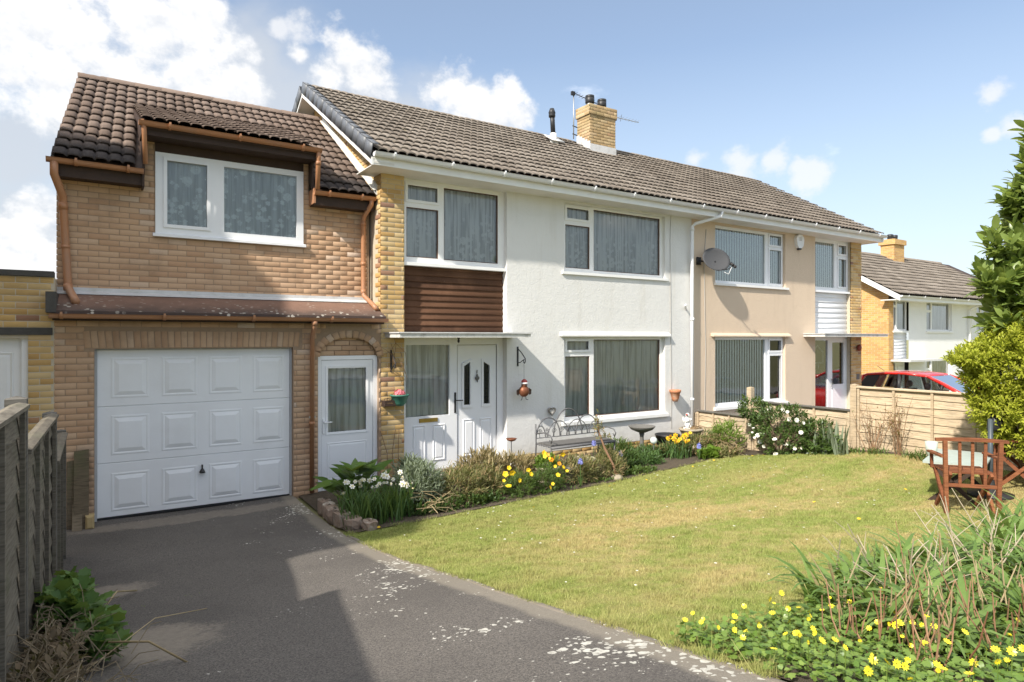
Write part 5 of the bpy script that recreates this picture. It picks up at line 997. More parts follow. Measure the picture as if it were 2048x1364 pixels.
for s in (-1, 1):
    MB().tube([CP(s * .60, 2.15, 1.41), CP(s * .66, 2.5, 1.26), CP(s * .72, 2.8, 1.11), CP(s * .76, 3.05, .97)], [.045, .05, .055, .06], 6).build('front_pillar', RED, CAR, True, True)
    MB().tube([CP(s * .61, 2.1, 1.42), CP(s * .62, 1.6, 1.465), CP(s * .62, 1.1, 1.455), CP(s * .60, .6, 1.40), CP(s * .57, .42, 1.34)], .035, 6).build('roof_rail', RED, CAR, True, True)
    MB().tube([CP(s * .61, 1.45, 1.45), CP(s * .77, 1.5, .98)], .045, 6).build('door_pillar', BLACK, CAR, True, True); MB().tube([CP(s * .74, 2.55, 1.22), CP(s * .76, 2.5, .98)], .025, 6).build('quarter_pillar', BLACK, CAR, True, True)
    MB().tube([CP(s * .57, .46, 1.34), CP(s * .70, .30, 1.15), CP(s * .75, .2, .98)], [.07, .09, .1], 6).build('rear_pillar', RED, CAR, True, True); MB().prism([CP(s * .60, .95, 1.42), CP(s * .60, .6, 1.38), CP(s * .77, .35, .98), CP(s * .77, .8, .98)], (s * .012, 0, 0)).build('rear_quarter', BLACK, CAR, False, True)
    MB().quad(CP(s * .61, 2.1, 1.41), CP(s * .61, 1.5, 1.45), CP(s * .775, 1.5, .98), CP(s * .775, 3.0, .98)).build('side_glass', CGL, CAR, False, True); MB().quad(CP(s * .61, 1.4, 1.45), CP(s * .60, .9, 1.42), CP(s * .775, .75, .98), CP(s * .775, 1.4, .98)).build('side_glass', CGL, CAR, False, True)
    MB().ball(CP(s * .93, 2.75, 1.02), (.07, .09, .07), 8, 6).build('wing_mirror', RED, CAR, True, True); MB().ball(CP(s * .58, 3.88, .68), (.14, .14, .07), 8, 6).build('headlight', GLASS, CAR, True, True)
    for y in (.75, 3.3):
        w_ = MB().lathe([(.30, -.1), (.315, -.08), (.315, .08), (.30, .1)], CP(s * .76, y, .315), 18, 'x').build('wheel', RUB, CAR, True, True); MB().lathe([(.20, -.108), (.21, 0), (.20, .108)], CP(s * .76, y, .315), 14, 'x').build('rim', METAL, w_, True, True)
    for y in (1.25, 2.05):
        sb = MB().box(*sorted((s * .18, s * .58)), 2.05 - y - .1, 2.05 - y + .1, .4, 1.02); sb.ball(CP(s * .38, y, 1.14), (.12, .06, .10), 8, 6); sb.build('seat', BLACK, CAR, False, True)
MB().quad(CP(-.60, 2.2, 1.42), CP(.60, 2.2, 1.42), CP(.76, 3.08, .96), CP(-.76, 3.08, .96)).build('windscreen', CGL, CAR, False, True); MB().quad(CP(-.56, .42, 1.36), CP(.56, .42, 1.36), CP(.74, .12, .98), CP(-.74, .12, .98)).build('rear_window', CGL, CAR, False, True)
MB().tube([CP(0, .75, 1.49), CP(0, .55, 1.62)], .008, 5).build('aerial', BLACK, CAR, False, True)

# ================================================================ garden furniture
WOODR = wood_mat('red_brown_oiled_wood', (0.21, 0.075, 0.035), (0.28, 0.11, 0.05), (0.12, 0.05, 0.03), 0.4)
PALEG = mat('pale_green_slate', (0.36, 0.41, 0.37), 0.7, 0.12, 12, 0.1, 60)
def bar(mb, a, b_, w, d=None, up=(0, 0, 1)):
    a = Vector(a); b_ = Vector(b_); d = d or w; t_ = (b_ - a).normalized(); u = Vector(up); s_ = t_.cross(u)
    if s_.length < .05: s_ = t_.cross(Vector((0, 1, 0)))
    s_.normalize(); v_ = s_.cross(t_); p = [s_ * w / 2 + v_ * d / 2, -s_ * w / 2 + v_ * d / 2, -s_ * w / 2 - v_ * d / 2, s_ * w / 2 - v_ * d / 2]
    return mb.prism([a + k for k in p], b_ - a)
def garden_chair(loc, rz, label, h=.84):
    c_ = root('garden_chair', label, 'chair', loc, 'wooden garden chairs', rz); W2 = .25    # local: +y is forward, the back stands at y=0
    for s in (-1, 1):
        bar(MB(), (s * (W2 - .015), -.02, -.02), (s * (W2 + .005), -.04, h - .03), .038, .042).build('back_post', WOODR, c_, local=True)
        bar(MB(), (s * (W2 - .03), .0, .02), (s * (W2 - .03), .42, .45), .028, .04).build('leg', WOODR, c_, local=True); bar(MB(), (s * (W2 - .06), .46, .0), (s * (W2 - .06), .0, .45), .028, .04).build('leg', WOODR, c_, local=True)
        bar(MB(), (s * (W2 + .01), -.03, .63), (s * (W2 + .02), .42, .62), .055, .022).build('armrest', WOODR, c_, local=True); bar(MB(), (s * (W2 + .005), .38, .44), (s * (W2 + .01), .38, .62), .03).build('arm_support', WOODR, c_, local=True)
    for k in (-1, 0, 1): bar(MB(), (k * .115 + .004, -.022, .335), (k * .118, -.04, h - .04), .028, .014).build('back_slat', WOODR, c_, local=True)
    bar(MB(), (-W2, -.022, .33), (W2, -.022, .33), .024, .036).build('lower_rail', WOODR, c_, local=True)
    mb = MB(); n_ = 12
    for k in range(n_ + 1):
        u = -1 + 2 * k / n_; x = u * (W2 + .085); y = -.055 + .05 * u * u; z = h - .012 - .018 * u * u; q = .03 + .008 * (1 - u * u)
        mb.v += [(x, y - .022, z - q / 2), (x, y + .022, z - q / 2), (x, y + .022, z + q / 2), (x, y - .022, z + q / 2)]
    for k in range(n_):
        for i in range(4): mb.f.append((k * 4 + i, k * 4 + (i + 1) % 4, k * 4 + 4 + (i + 1) % 4, k * 4 + 4 + i))
    mb.f += [(0, 1, 2, 3), (n_ * 4, n_ * 4 + 3, n_ * 4 + 2, n_ * 4 + 1)]; mb.build('top_rail', WOODR, c_, local=True)
    for k in range(6): bar(MB(), (-W2 + .02, .06 + k * .072, .455), (W2 - .02, .06 + k * .072, .455), .055, .018).build('seat_slat', WOODR, c_, local=True)
    return c_
cz_ = gz(7.9, 3.12); garden_chair((7.83, 3.07, cz_), R(-50), 'red-brown slatted garden chair standing on the lawn with its back turned')
garden_chair((9.72, 3.5, gz(9.72, 3.5)), R(195), 'red-brown garden chair half hidden behind the table and shrub')
TB = root('garden_table', 'low folding garden table with pale green top and crossed dark legs', 'table', (8.9, 3.62, gz(8.9, 3.6)), None, R(16)); zt_ = .80 - gz(8.9, 3.6)
MB().cbox(-.55, .55, -.30, .30, zt_ - .028, zt_, .004).build('table_top', PALEG, TB, local=True)
for s in (-1, 1):
    bar(MB(), (s * .47, -.26, -.02), (s * .47, .24, zt_ - .03), .03, .045).build('leg', DKBRN, TB, local=True); bar(MB(), (s * .43, .26, -.02), (s * .43, -.24, zt_ - .03), .03, .045).build('leg', DKBRN, TB, local=True)
bar(MB(), (-.45, 0, zt_ / 2), (.45, 0, zt_ / 2), .025).build('stretcher', DKBRN, TB, local=True)
o_ = MB().lathe([(.045, .80), (.055, .805), (.072, .97), (.066, .97), (.05, .82)], (8.74, 3.86, 0), 14).build('planter_pot', mat('pale_green_glaze', (0.45, 0.50, 0.44), 0.5, 0.1, 14), None, True); tag(o_, 'small pale green pot standing on the garden table', 'pot')
PP = root('parasol_stand', 'dark grey upright parasol pole on a base beside the table', 'parasol stand', (9.2, 3.4, gz(9.2, 3.4)))
POLE = mat('slate_blue_metal', (0.06, 0.075, 0.09), 0.45, 0.1)
MB().tube([(0, 0, .05), (0, 0, .95)], .028, 12).build('pole', POLE, PP, True, True); MB().lathe([(.24, 0), (.24, .04), (.06, .07), (.04, .2)], (0, 0, 0), 20).build('base', BLACK, PP, True, True); MB().tube([(.075, 0, .80), (.16, 0, 1.0)], [.07, .09], 10).build('folded_cloth', BLACK, PP, True, True)
# ================================================================ fittings and ornaments
SDISH = root('satellite_dish', 'grey satellite dish on a wall bracket beside the white downpipe', 'satellite dish', (10.95, 8.98, 3.92))
mb = MB(); rows = 6; cols = 22; ax = Vector((-.28, -.9, .34)).normalized(); sx = ax.cross(Vector((0, 0, 1))).normalized(); sy = sx.cross(ax)
mb.v.append(tuple(-ax * .055))
for i in range(1, rows + 1):
    u = i / rows
    for k in range(cols): a = 2 * math.pi * k / cols; mb.v.append(tuple(sx * (.33 * u * math.cos(a)) + sy * (.27 * u * math.sin(a)) + ax * (-.055 + .055 * u * u)))
for k in range(cols): mb.f.append((0, 1 + k, 1 + (k + 1) % cols))
for i in range(rows - 1):
    for k in range(cols): a = 1 + i * cols; mb.f.append((a + k, a + cols + k, a + cols + (k + 1) % cols, a + (k + 1) % cols))
o_ = mb.build('reflector', mat('dish_grey', (0.065, 0.066, 0.07), 0.6, 0.1, 30), SDISH, True, True); sm = o_.modifiers.new('thick', 'SOLIDIFY'); sm.thickness = .008
bm_ = MB().tube([(0, .02, -.05), (-.02, .16, -.03), (-.16, .30, -.02)], .018, 8); bm_.box(-.26, -.14, .28, .32, -.10, .06); bm_.build('bracket', IRON, SDISH, True, True)
MB().tube([(.02, -.02, -.24), (.10, -.24, -.22), (.13, -.32, -.16)], .012, 6).build('arm', IRON, SDISH, True, True); MB().tube([(.13, -.34, -.15), (.11, -.27, -.11)], .032, 10).ball((.14, -.36, -.18), .035, 8, 6).build('receiver', BLACK, SDISH, True, True); MB().tube([(.12, -.3, -.18), (.09, -.24, -.33), (.06, -.15, -.28)], .006, 5).build('cable', UPVC, SDISH, True, True)
AB = root('alarm_box', 'white bell-shaped alarm box under the eaves of the tan house', 'alarm box', (14.32, 9.3, 4.6))
MB().prism([(-.13, 0, .12), (-.155, 0, .05), (-.12, 0, -.10), (-.05, 0, -.16), (.05, 0, -.16), (.12, 0, -.10), (.155, 0, .05), (.13, 0, .12), (.06, 0, .17), (-.06, 0, .17)][::-1], (0, -.075, 0)).build('cover', UPVC, AB, False, True); MB().box(-.045, .045, -.07, -.005, -.20, -.155).build('strobe', BLACK, AB, False, True)
for k in range(3): MB().box(-.05, .05, -.079, -.0745, .02 + .03 * k, .032 + .03 * k).build('grille_slot', mat('grille_grey', (0.35, 0.35, 0.36), 0.5), AB, False, True)
# aerials on the chimney
A1 = root('tv_aerial', 'long television aerial above the chimney on its left side', 'aerial', (9.92, 12.5, 7.2))
MB().tube([(0, 0, 0), (0, 0, 1.16)], .014, 8).build('mast', METAL, A1, True, True); MB().tube([(-.05, 0, 1.15), (.95, .1, 1.05)], .010, 6).build('boom', IRON, A1, True, True)
for k in range(10): x = -.04 + .1 * k; h_ = .10 if k else .0; MB().tube([(x, .0 + .01 * k - .06 - h_ * .3, 1.15 - .01 * k), (x, .06 + .01 * k + h_ * .3, 1.15 - .01 * k)], .005, 5).build('element', IRON, A1, True, True)
MB().box(-.07, .03, -.03, .03, 1.08, 1.17).build('junction_box', IRON, A1, False, True)
for z in (.12, .32): MB().tube([(-.03, 0, z), (.13, 0, z - .02)], .014, 6).build('bracket', IRON, A1, False, True)
A2 = root('tv_aerial', 'short television aerial pointing away from the chimney on its right side', 'aerial', (10.98, 12.2, 7.5))
MB().tube([(0, 0, -.05), (0, 0, .42)], .016, 8).build('mast', IRON, A2, True, True); MB().tube([(0, 0, .36), (1.0, .15, .44)], .009, 6).build('boom', METAL, A2, True, True); MB().box(-.04, .05, -.05, .05, .26, .44).build('junction_box', IRON, A2, False, True)
for k in range(7): x = .15 + .13 * k; MB().tube([(x, -.09 + .02 * k, .375 + .012 * k), (x, .12 + .02 * k, .375 + .012 * k)], .004, 5).build('element', METAL, A2, False, True)
MB().tube([(.25, .04, .30), (.3, .04, .48)], .006, 5).build('reflector', IRON, A2, False, True)
for z in (.0, .28): MB().tube([(-.14, 0, z + .03), (.03, 0, z)], .014, 6).build('bracket', IRON, A2, False, True)
# hanging-basket brackets, robin, heart
def basket_bracket(loc, label, L=.24, h=.34):
    b_ = root('hanging_bracket', label, 'bracket', loc)
    MB().box(-.014, .014, -.012, 0, -h, 0).build('wall_bar', IRON, b_, False, True); MB().tube([(0, -.01, -.03), (0, -L * .5, -.10), (0, -L, -.20), (0, -L, -.25), (0, -L + .02, -.28), (0, -L + .05, -.27), (0, -L + .05, -.23)], .008, 6).build('arm', IRON, b_, True, True)
    MB().tube([(0, -.01, -h + .06), (0, -L * .35, -.27), (0, -L * .9, -.21)], .007, 6).build('brace', IRON, b_, True, True); return b_
basket_bracket((6.14, YF, 2.11), 'black scrolled bracket on the white wall with the robin hanging below')
basket_bracket((3.80, YF, 2.08), 'black scrolled bracket on the brick pier, overgrown with dry twigs', .18)
RB = root('robin_ornament', 'rusty metal robin with a red hat hanging on a thin chain', 'ornament', (6.14, YF - .20, 1.35))
MB().tube([(0, 0, .17), (0, 0, .52)], .0025, 4).build('chain', IRON, RB, False, True)
RUST = mat('rusty_copper', (0.22, 0.085, 0.045), 0.5, 0.35, 30, metal=0.5); MB().ball((0, 0, 0), (.095, .085, .10), 14, 10).build('body', RUST, RB, True, True); MB().ball((0, -.01, .105), (.055, .052, .05), 12, 8).build('head', RUST, RB, True, True)
MB().lathe([(.062, .0), (.066, .012), (.062, .026)], (0, -.01, .125), 14).build('hat_brim', UPVC, RB, True, True); MB().lathe([(.056, 0), (.048, .035), (.018, .06)], (0, -.01, .148), 12).build('hat', mat('faded_red', (0.40, 0.08, 0.07), 0.6), RB, True, True); MB().tube([(0, -.055, .10), (0, -.09, .095)], [.014, .002], 6).build('beak', BLACK, RB, True, True)
for s in (-1, 1):
    MB().add([(s * .085, -.02, .06), (s * .155, .0, .02), (s * .15, .0, -.05), (s * .12, .0, -.07), (s * .09, .01, -.04)], [(0, 1, 2, 3, 4)]).build('wing', mat('dark_tin', (0.09, 0.06, 0.05), 0.5, 0.3, 20, metal=0.6), RB, False, True); MB().tube([(s * .035, 0, -.09), (s * .045, 0, -.14), (s * .075, -.02, -.15)], .006, 5).build('leg', IRON, RB, True, True)
def heart(r, k): return [(r * 16 * math.sin(a) ** 3 / 16, 0, r * (13 * math.cos(a) - 5 * math.cos(2 * a) - 2 * math.cos(3 * a) - math.cos(4 * a)) / 16) for a in [2 * math.pi * i / k for i in range(k)]]
HT = root('wall_heart', 'small grey wicker heart on the white wall above the bench', 'ornament', (6.86, YF - .02, .95))
MB().ring(heart(.085, 28), heart(.055, 28), (0, -.025, 0)).build('heart_frame', GREYST, HT, True, True); MB().prism(heart(.054, 28), (0, -.01, 0)).build('heart_filling', mat('pale_wicker', (0.6, 0.57, 0.52), 0.8, 0.3, 60), HT, False, True)
# wall planter with pink flowers, and wooden trough behind it
PINKF = mat('pink_petals', (0.75, 0.20, 0.24), 0.6, 0.25, 60); GLAZE = mat('green_plastic', (0.06, 0.20, 0.15), 0.45, 0.1)
def petal_ball(parent, c, r, n, m_, ps=.02, seed=0, name='flower'):
    r_ = random.Random(seed); mb = MB()
    for k in range(n):
        d = Vector((r_.gauss(0, 1), r_.gauss(0, 1), abs(r_.gauss(0, 1)) * .8 + .1)).normalized(); p = Vector(c) + Vector((d.x * r[0], d.y * r[1], d.z * r[2])) * r_.uniform(.75, 1); u = d.orthogonal().normalized(); u.rotate(Matrix.Rotation(r_.uniform(0, 6.3), 3, d)); v = d.cross(u); u = u * ps; v = v * ps
        mb.add([p - u * .5, p + v * .8 + d * ps * .3, p + u, p - v * .8 + d * ps * .3], [(0, 1, 2, 3)])
    return mb.build(name, m_, parent, False, True)
WP = root('wall_planter', 'green half-bowl planter with pink flowers on the brick pier', 'planter', (3.90, YF - .10, 1.32))
MB().lathe([(.06, -.10), (.10, -.06), (.135, .05), (.15, .055), (.15, .075), (.13, .075), (.12, .03)], (0, 0, 0), 18).build('bowl', GLAZE, WP, True, True); petal_ball(WP, (.0, 0, .07), (.09, .09, .09), 60, PINKF, .03, 3)
WT = root('wooden_trough', 'small brown wooden trough mounted on the brick pier beside the green planter', 'planter', (3.70, YF - .08, 1.28))
for s in (-.075, .0): MB().box(-.06, .12, -.07, -.06, -.05 + s * .0 + (.0 if s else .045), -.01 + (.0 if s else .045)).build('side_board', DKBRN, WT, False, True)
MB().box(-.06, .12, -.06, .075, -.055, -.04).build('base', DKBRN, WT, False, True); MB().box(-.06, -.05, -.06, .075, -.04, .03).build('end', DKBRN, WT, False, True); petal_ball(WT, (.02, 0, .03), (.07, .05, .035), 40, mat('dry_moss', (0.22, 0.15, 0.08), 0.9), .025, 4, 'dry_plant')
TP = root('wall_pot', 'terracotta wall pot with a small succulent near the downpipe', 'pot', (9.95, YF - .10, 1.02))
MB().lathe([(.05, -.06), (.075, .0), (.10, .12), (.115, .125), (.12, .18), (.10, .18), (.095, .13)], (0, 0, 0), 16).build('pot', TERRA, TP, True, True)
# iron bench
BN = root('iron_bench', 'wrought iron two-seat bench with arched back under the window', 'bench', (6.82, 8.72, gz(6.8, 8.6)))
BIRON = mat('grey_iron', (0.13, 0.13, 0.135), 0.6, 0.3, 30, metal=0.3)
def wire(pts, r=.008, n=6, name='scroll'): return MB().tube(pts, r, n).build(name, BIRON, BN, True, True)
bw_, bz, bs = 1.36, .88, .40
for s in (-1, 1):
    x = s * bw_ / 2; wire([(x, .04, .0), (x, .02, .4), (x, .03, .74)], .012, 8, 'back_post'); wire([(x, -.40, .0), (x, -.40, .40)], .012, 8, 'leg'); wire([(x, .02, .58), (x, -.2, .62), (x, -.38, .60), (x, -.43, .54), (x, -.40, .48), (x, -.36, .52)], .011, 8, 'armrest')
def arch(xc, w, zb, h, r=.009): return wire([(xc - w / 2 * math.cos(math.pi * k / 14), .03, zb + h * math.sin(math.pi * k / 14)) for k in range(15)], r, 6, 'back_arch')
arch(-.42, .50, .50, .33, .011); arch(.42, .50, .50, .33, .011); arch(0, .62, .50, .46, .012); arch(-.20, .46, .50, .26); arch(.20, .46, .50, .26); arch(-.58, .2, .50, .2); arch(.58, .2, .50, .2)
wire([(-bw_ / 2, .025, .50), (bw_ / 2, .025, .50)], .009, 6, 'rail'); wire([(-bw_ / 2, .02, .42), (bw_ / 2, .02, .42)], .009, 6, 'rail')
for k in range(9):
    x = -.6 + .15 * k; wire([(x, .03, .50), (x, .03, .72 - abs(x) * .12)], .005, 5)
    wire([(x + .05 * math.cos(a) * (1 - a / 14), .03, .60 + .05 * math.sin(a) * (1 - a / 14)) for a in [i * .8 for i in range(12)]], .005, 5)
for k in range(7): wire([(-bw_ / 2, .0 - k * .065, .405), (bw_ / 2, .0 - k * .065, .405)], .013, 6, 'seat_bar')
wire([(-bw_ / 2, -.42, .395), (bw_ / 2, -.42, .395)], .02, 8, 'seat_edge'); MB().box(-bw_ / 2 + .03, bw_ / 2 - .03, -.36, -.0, .418, .436).build('seat_board', mat('bench_seat_metal', (0.12, 0.115, 0.11), 0.6, 0.25, 20), BN, False, True)
# bird bath
BB = root('bird_bath', 'grey stone bird bath with shallow bowl below the large window', 'bird bath', (8.5, 8.68, gz(8.5, 8.68)))
MB().lathe([(.03, .42), (.08, .44), (.20, .49), (.245, .54), (.25, .555), (.235, .555), (.19, .52), (.06, .50)], (0, 0, 0), 24).build('bowl', GREYST, BB, True, True); MB().lathe([(.13, 0), (.12, .05), (.06, .10), (.04, .2), (.035, .36), (.05, .42)], (0, 0, 0), 16).build('pedestal', GREYST, BB, True, True)
SL_ = root('glass_ball_lamp', 'crackled glass ball lamp on a short stake before the bird bath', 'lamp', (8.32, 8.2, gz(8.3, 8.2))); MB().tube([(0, 0, 0), (0, 0, .30)], .008, 6).build('stake', METAL, SL_, False, True); MB().ball((0, 0, .36), .065, 14, 10).build('globe', mat('crackled_glass', (0.55, 0.62, 0.6), 0.15, 0.4, 60, 0.4, 40), SL_, True, True)
BT = root('garden_tub', 'black round tub standing against the house beyond the bird bath', 'tub', (9.25, 8.75, gz(9.2, 8.7))); MB().lathe([(.20, 0), (.23, .30), (.245, .31), (.245, .335), (.225, .335), (.21, .27)], (0, 0, 0), 20).build('tub', BLACK, BT, True, True)
# statue on urn
UR = root('stone_urn', 'weathered stone urn full of dry stems carrying the white statue', 'urn', (9.88, 8.72, gz(9.9, 8.7)))
MB().lathe([(.14, 0), (.13, .05), (.07, .10), (.08, .14), (.17, .26), (.22, .36), (.24, .37), (.24, .40), (.21, .40)], (0, 0, 0), 18).build('bowl', STONE, UR, True, True); petal_ball(UR, (.03, 0, .36), (.24, .2, .08), 150, mat('dry_moss', (0.22, 0.15, 0.08)), .04, 8, 'dry_plant')
ST = root('cherub_statue', 'small white cherub statue standing on the stone urn', 'statue', (9.80, 8.74, gz(9.9, 8.7) + .38)); STW = mat('white_statue', (0.78, 0.77, 0.74), 0.7, 0.1, 30, 0.3, 60)
mb = MB(); mb.lathe([(.085, 0), (.09, .03), (.06, .04)], (0, 0, 0), 14); mb.build('plinth', STW, ST, True, True)
mb = MB(); mb.ball((0, 0, .28), (.045, .042, .05), 12, 8); mb.ball((0, .005, .185), (.058, .045, .075), 12, 8); mb.ball((0, 0, .10), (.06, .055, .06), 12, 8); mb.tube([(-.028, 0, .10), (-.04, -.035, .06), (-.03, -.02, .03)], [.032, .028, .02], 8); mb.tube([(.028, 0, .10), (.045, -.03, .06), (.03, -.03, .03)], [.032, .028, .02], 8); mb.tube([(-.05, 0, .22), (-.08, -.03, .17), (-.03, -.06, .18)], [.02, .018, .014], 8); mb.tube([(.05, 0, .22), (.075, -.03, .18), (.04, -.06, .21)], [.02, .018, .014], 8); mb.build('figure', STW, ST, True, True)
for s in (-1, 1): MB().add([(s * .02, .04, .2), (s * .07, .06, .26), (s * .09, .06, .2), (s * .05, .05, .14)], [(0, 1, 2, 3)]).build('wing', STW, ST, False, True)
MB().ball((-.055, -.03, .30), .022, 8, 6).build('flower', mat('faded_red', (0.4, 0.08, 0.07)), ST, True, True)
# pots and stones in the bed
def pot(loc, label, r, h, m_, band=0):
    p_ = root('garden_pot', label, 'pot', (loc[0], loc[1], gz(*loc))); pr = [(r * .72, 0), (r * .95, h * .85), (r * 1.04, h * .87), (r * 1.04, h), (r * .92, h), (r * .86, h * .8)]; MB().lathe(pr, (0, 0, 0), 20).build('pot', m_, p_, True, True)
    for k in range(band): MB().lathe([(r * (.78 + .07 * k), h * (.2 + .2 * k)), (r * (.83 + .07 * k), h * (.24 + .2 * k)), (r * (.80 + .07 * k), h * (.28 + .2 * k))], (0, 0, 0), 20).build('rim_band', m_, p_, True, True)
    return p_
PALEST = mat('pale_cast_stone', (0.42, 0.38, 0.28), 0.9, 0.25, 20, 0.4, 50, dirt=(0.15, 0.15, 0.08), dirt_amt=0.6, dscale=8)
pot((6.45, 7.85), 'ribbed pale stone pot under the end of the iron bench', .17, .30, PALEST, 3); pot((5.62, 7.72), 'weathered stone pot planted with orange pansies beside the front step', .19, .28, STONE, 1); pot((5.02, 8.35), 'white and terracotta pot standing before the front door', .13, .20, mat('flaking_white_pot', (0.65, 0.6, 0.54), 0.8, 0.2, 20, dirt=(0.42, 0.16, 0.08), dirt_amt=0.9, dscale=9))
pot((6.0, 7.62), 'grey stone pot behind the yellow pansies', .13, .26, GREYST, 1)
RD = root('bird_feeder_dish', 'rusty bird feeder dish on a thin rod before the front door', 'bird feeder', (5.30, 8.2, gz(5.3, 8.2))); MB().tube([(0, 0, 0), (0, 0, .62)], .006, 6).build('rod', IRON, RD, False, True); MB().lathe([(.02, .60), (.06, .615), (.085, .645), (.08, .645), (.04, .625)], (0, 0, 0), 16).build('dish', RUST, RD, True, True)
# rough stone edging at the corner of the bed
SE = [((2.47, 8.05), .13, .20), ((2.45, 7.82), .14, .21), ((2.47, 7.57), .14, .19), ((2.52, 7.33), .13, .16), ((2.66, 7.17), .12, .13), ((2.46, 8.28), .12, .22)]
for k, ((x, y), r, h) in enumerate(SE):
    mb = MB().ball((0, 0, h * .4), (r * .9, r * 1.15, h * .75), 9, 6); rr = random.Random(k); mb.v = [(max(-r * .62, min(r * .62, a)) * (1 + rr.uniform(-.16, .16)), max(-r * .95, min(r * .95, b_)) * (1 + rr.uniform(-.12, .12)), min(c_, h * .78) * (1 + rr.uniform(-.12, .12))) for a, b_, c_ in mb.v]
    o_ = obj('edging_stone', new_mesh('edging_stone', mb.v, mb.f, mat('pinkish_rubble', (0.27, 0.20, 0.155), 0.95, 0.35, 12, 0.6, 30, dirt=(0.5, 0.48, 0.42), dirt_amt=0.7, dscale=9)), None, (x, y, gz(x, y))); tag(o_, 'rough pinkish edging stone, ' + ('second from the garage downpipe', 'third from the garage downpipe', 'fourth from the garage downpipe', 'second from the lawn', 'at the lawn end of the row', 'nearest the garage downpipe')[k] + ' in the bed corner', 'stone', 'stones edging the bed corner')
# ================================================================ planting
def oval_leaf(L=1.0, Wd=.42, fold=.10, droop=.18, n=4):
    V = []; 
    for i in range(n + 1):
        u = i / n; w = Wd / 2 * (math.sin(math.pi * min(1, u * .92 + .05)) ** .8); z = -droop * u * u
        V += [(-w, L * u, z + fold * w * 2), (0, L * u, z), (w, L * u, z + fold * w * 2)]
    F = []
    for i in range(n): a = i * 3; F += [(a, a + 1, a + 4, a + 3), (a + 1, a + 2, a + 5, a + 4)]
    return np.array(V), np.array(F)
DIA = (np.array([(0, 0, 0), (.26, .45, .06), (0, 1.0, -.05), (-.26, .45, .06)]), np.array([(0, 1, 2, 3)]))
LOBED = (np.array([(0, 0, 0), (.25, .05, .03), (.55, .25, .05), (.42, .55, .02), (.5, .8, -.03), (.2, .85, -.02), (0, 1.1, -.10), (-.2, .85, -.02), (-.5, .8, -.03), (-.42, .55, .02), (-.55, .25, .05), (-.25, .05, .03), (0, .5, -.04)], float),
         np.array([(0, 1, 2, 12), (12, 2, 3, 4), (12, 4, 5, 6), (12, 6, 7, 8), (12, 8, 9, 10), (12, 10, 11, 0)]))
def strap(arch, L=1.0, w=.05, n=6, start=1.35):
    V = []; p = np.array([0., 0., 0.]); el = start
    for i in range(n + 1):
        u = i / n; ww = w / 2 * (1 - u ** 2.2) * (.75 + .5 * min(1, u * 3)) + .0008; V += [(-ww, p[1], p[2] + ww * .25), (ww, p[1], p[2] + ww * .25)]
        p = p + np.array([0, math.cos(el), math.sin(el)]) * L / n; el -= arch * (.5 + u) / n
    return np.array(V), np.array([(2 * i, 2 * i + 1, 2 * i + 3, 2 * i + 2) for i in range(n)])
def nrm(a): return a / np.maximum(np.linalg.norm(a, axis=-1, keepdims=True), 1e-9)
def frames(pos, d, up, s):
    d = nrm(d); x = nrm(np.cross(d, up) + 1e-6); z = np.cross(x, d); M = np.zeros((len(pos), 4, 4)); s = np.asarray(s)[:, None] if np.ndim(s) else np.full((len(pos), 1), s)
    M[:, :3, 0] = x * s; M[:, :3, 1] = d * s; M[:, :3, 2] = z * s; M[:, :3, 3] = pos; M[:, 3, 3] = 1; return M
def ell_points(ells, n, lo=.72, up=.25):
    E = np.array(ells, float); w = E[:, 3] * E[:, 4] + E[:, 3] * E[:, 5]; idx = rng.choice(len(E), int(n * 1.6), p=w / w.sum()); d = nrm(rng.normal(size=(len(idx), 3)) + np.array([0, 0, up]))
    lump = 1 + .13 * np.sin(d[:, 0] * 5 + E[idx, 0] * 3) * np.sin(d[:, 1] * 6 + 1) + .10 * np.sin(d[:, 2] * 9 + d[:, 0] * 4)
    r = rng.uniform(lo, 1.0, len(idx)) ** .6 * lump; p = E[idx, :3] + d * E[idx, 3:6] * r[:, None]; out = nrm(d / E[idx, 3:6])
    keep = np.ones(len(p), bool)
    for k, e in enumerate(E): keep &= ~((idx != k) & ((((p - e[:3]) / e[3:6]) ** 2).sum(1) < .45))
    return p[keep][:n], out[keep][:n]
def shoots(p, out, per, slen, size, splay=.9, upb=.5, jit=.25):
    """leaves set round the last stretch of each shoot"""
    n = len(p); ax = nrm(out + np.array([0, 0, upb]) + rng.normal(size=(n, 3)) * jit); a0 = rng.uniform(0, 6.28, n); P = []; Dd = []; U = []
    o1 = nrm(np.cross(ax, np.array([.3, .2, .9])) + 1e-6); o2 = np.cross(ax, o1)
    for k in range(per):
        u = k / max(1, per - 1); ang = a0 + k * 2.4; rad = o1 * np.cos(ang)[:, None] + o2 * np.sin(ang)[:, None]; sp = splay * (1.15 - .6 * u)
        P.append(p - ax * (slen * (1 - u)) + rng.normal(size=(n, 3)) * slen * .05); Dd.append(ax * math.cos(sp) + rad * math.sin(sp)); U.append(ax * .6 + np.array([0, 0, .6]) + rng.normal(size=(n, 3)) * .2)
    P = np.concatenate(P); return frames(P, np.concatenate(Dd), np.concatenate(U), size * rng.uniform(.65, 1.15, len(P)))
def stems(parent, base, pts, m_, r0=.02, r1=.005, name='stem', wob=.06):
    mb = MB()
    for q in pts:
        b_ = Vector(base) + Vector((random.uniform(-wob, wob), random.uniform(-wob, wob), 0)); q = Vector(q); md = (b_ + q) / 2 + Vector((random.uniform(-wob, wob), random.uniform(-wob, wob), random.uniform(0, wob))); mb.tube([b_, md, q], [r0, (r0 + r1) / 2, r1], 5)
    return mb.build(name, m_, parent, True)
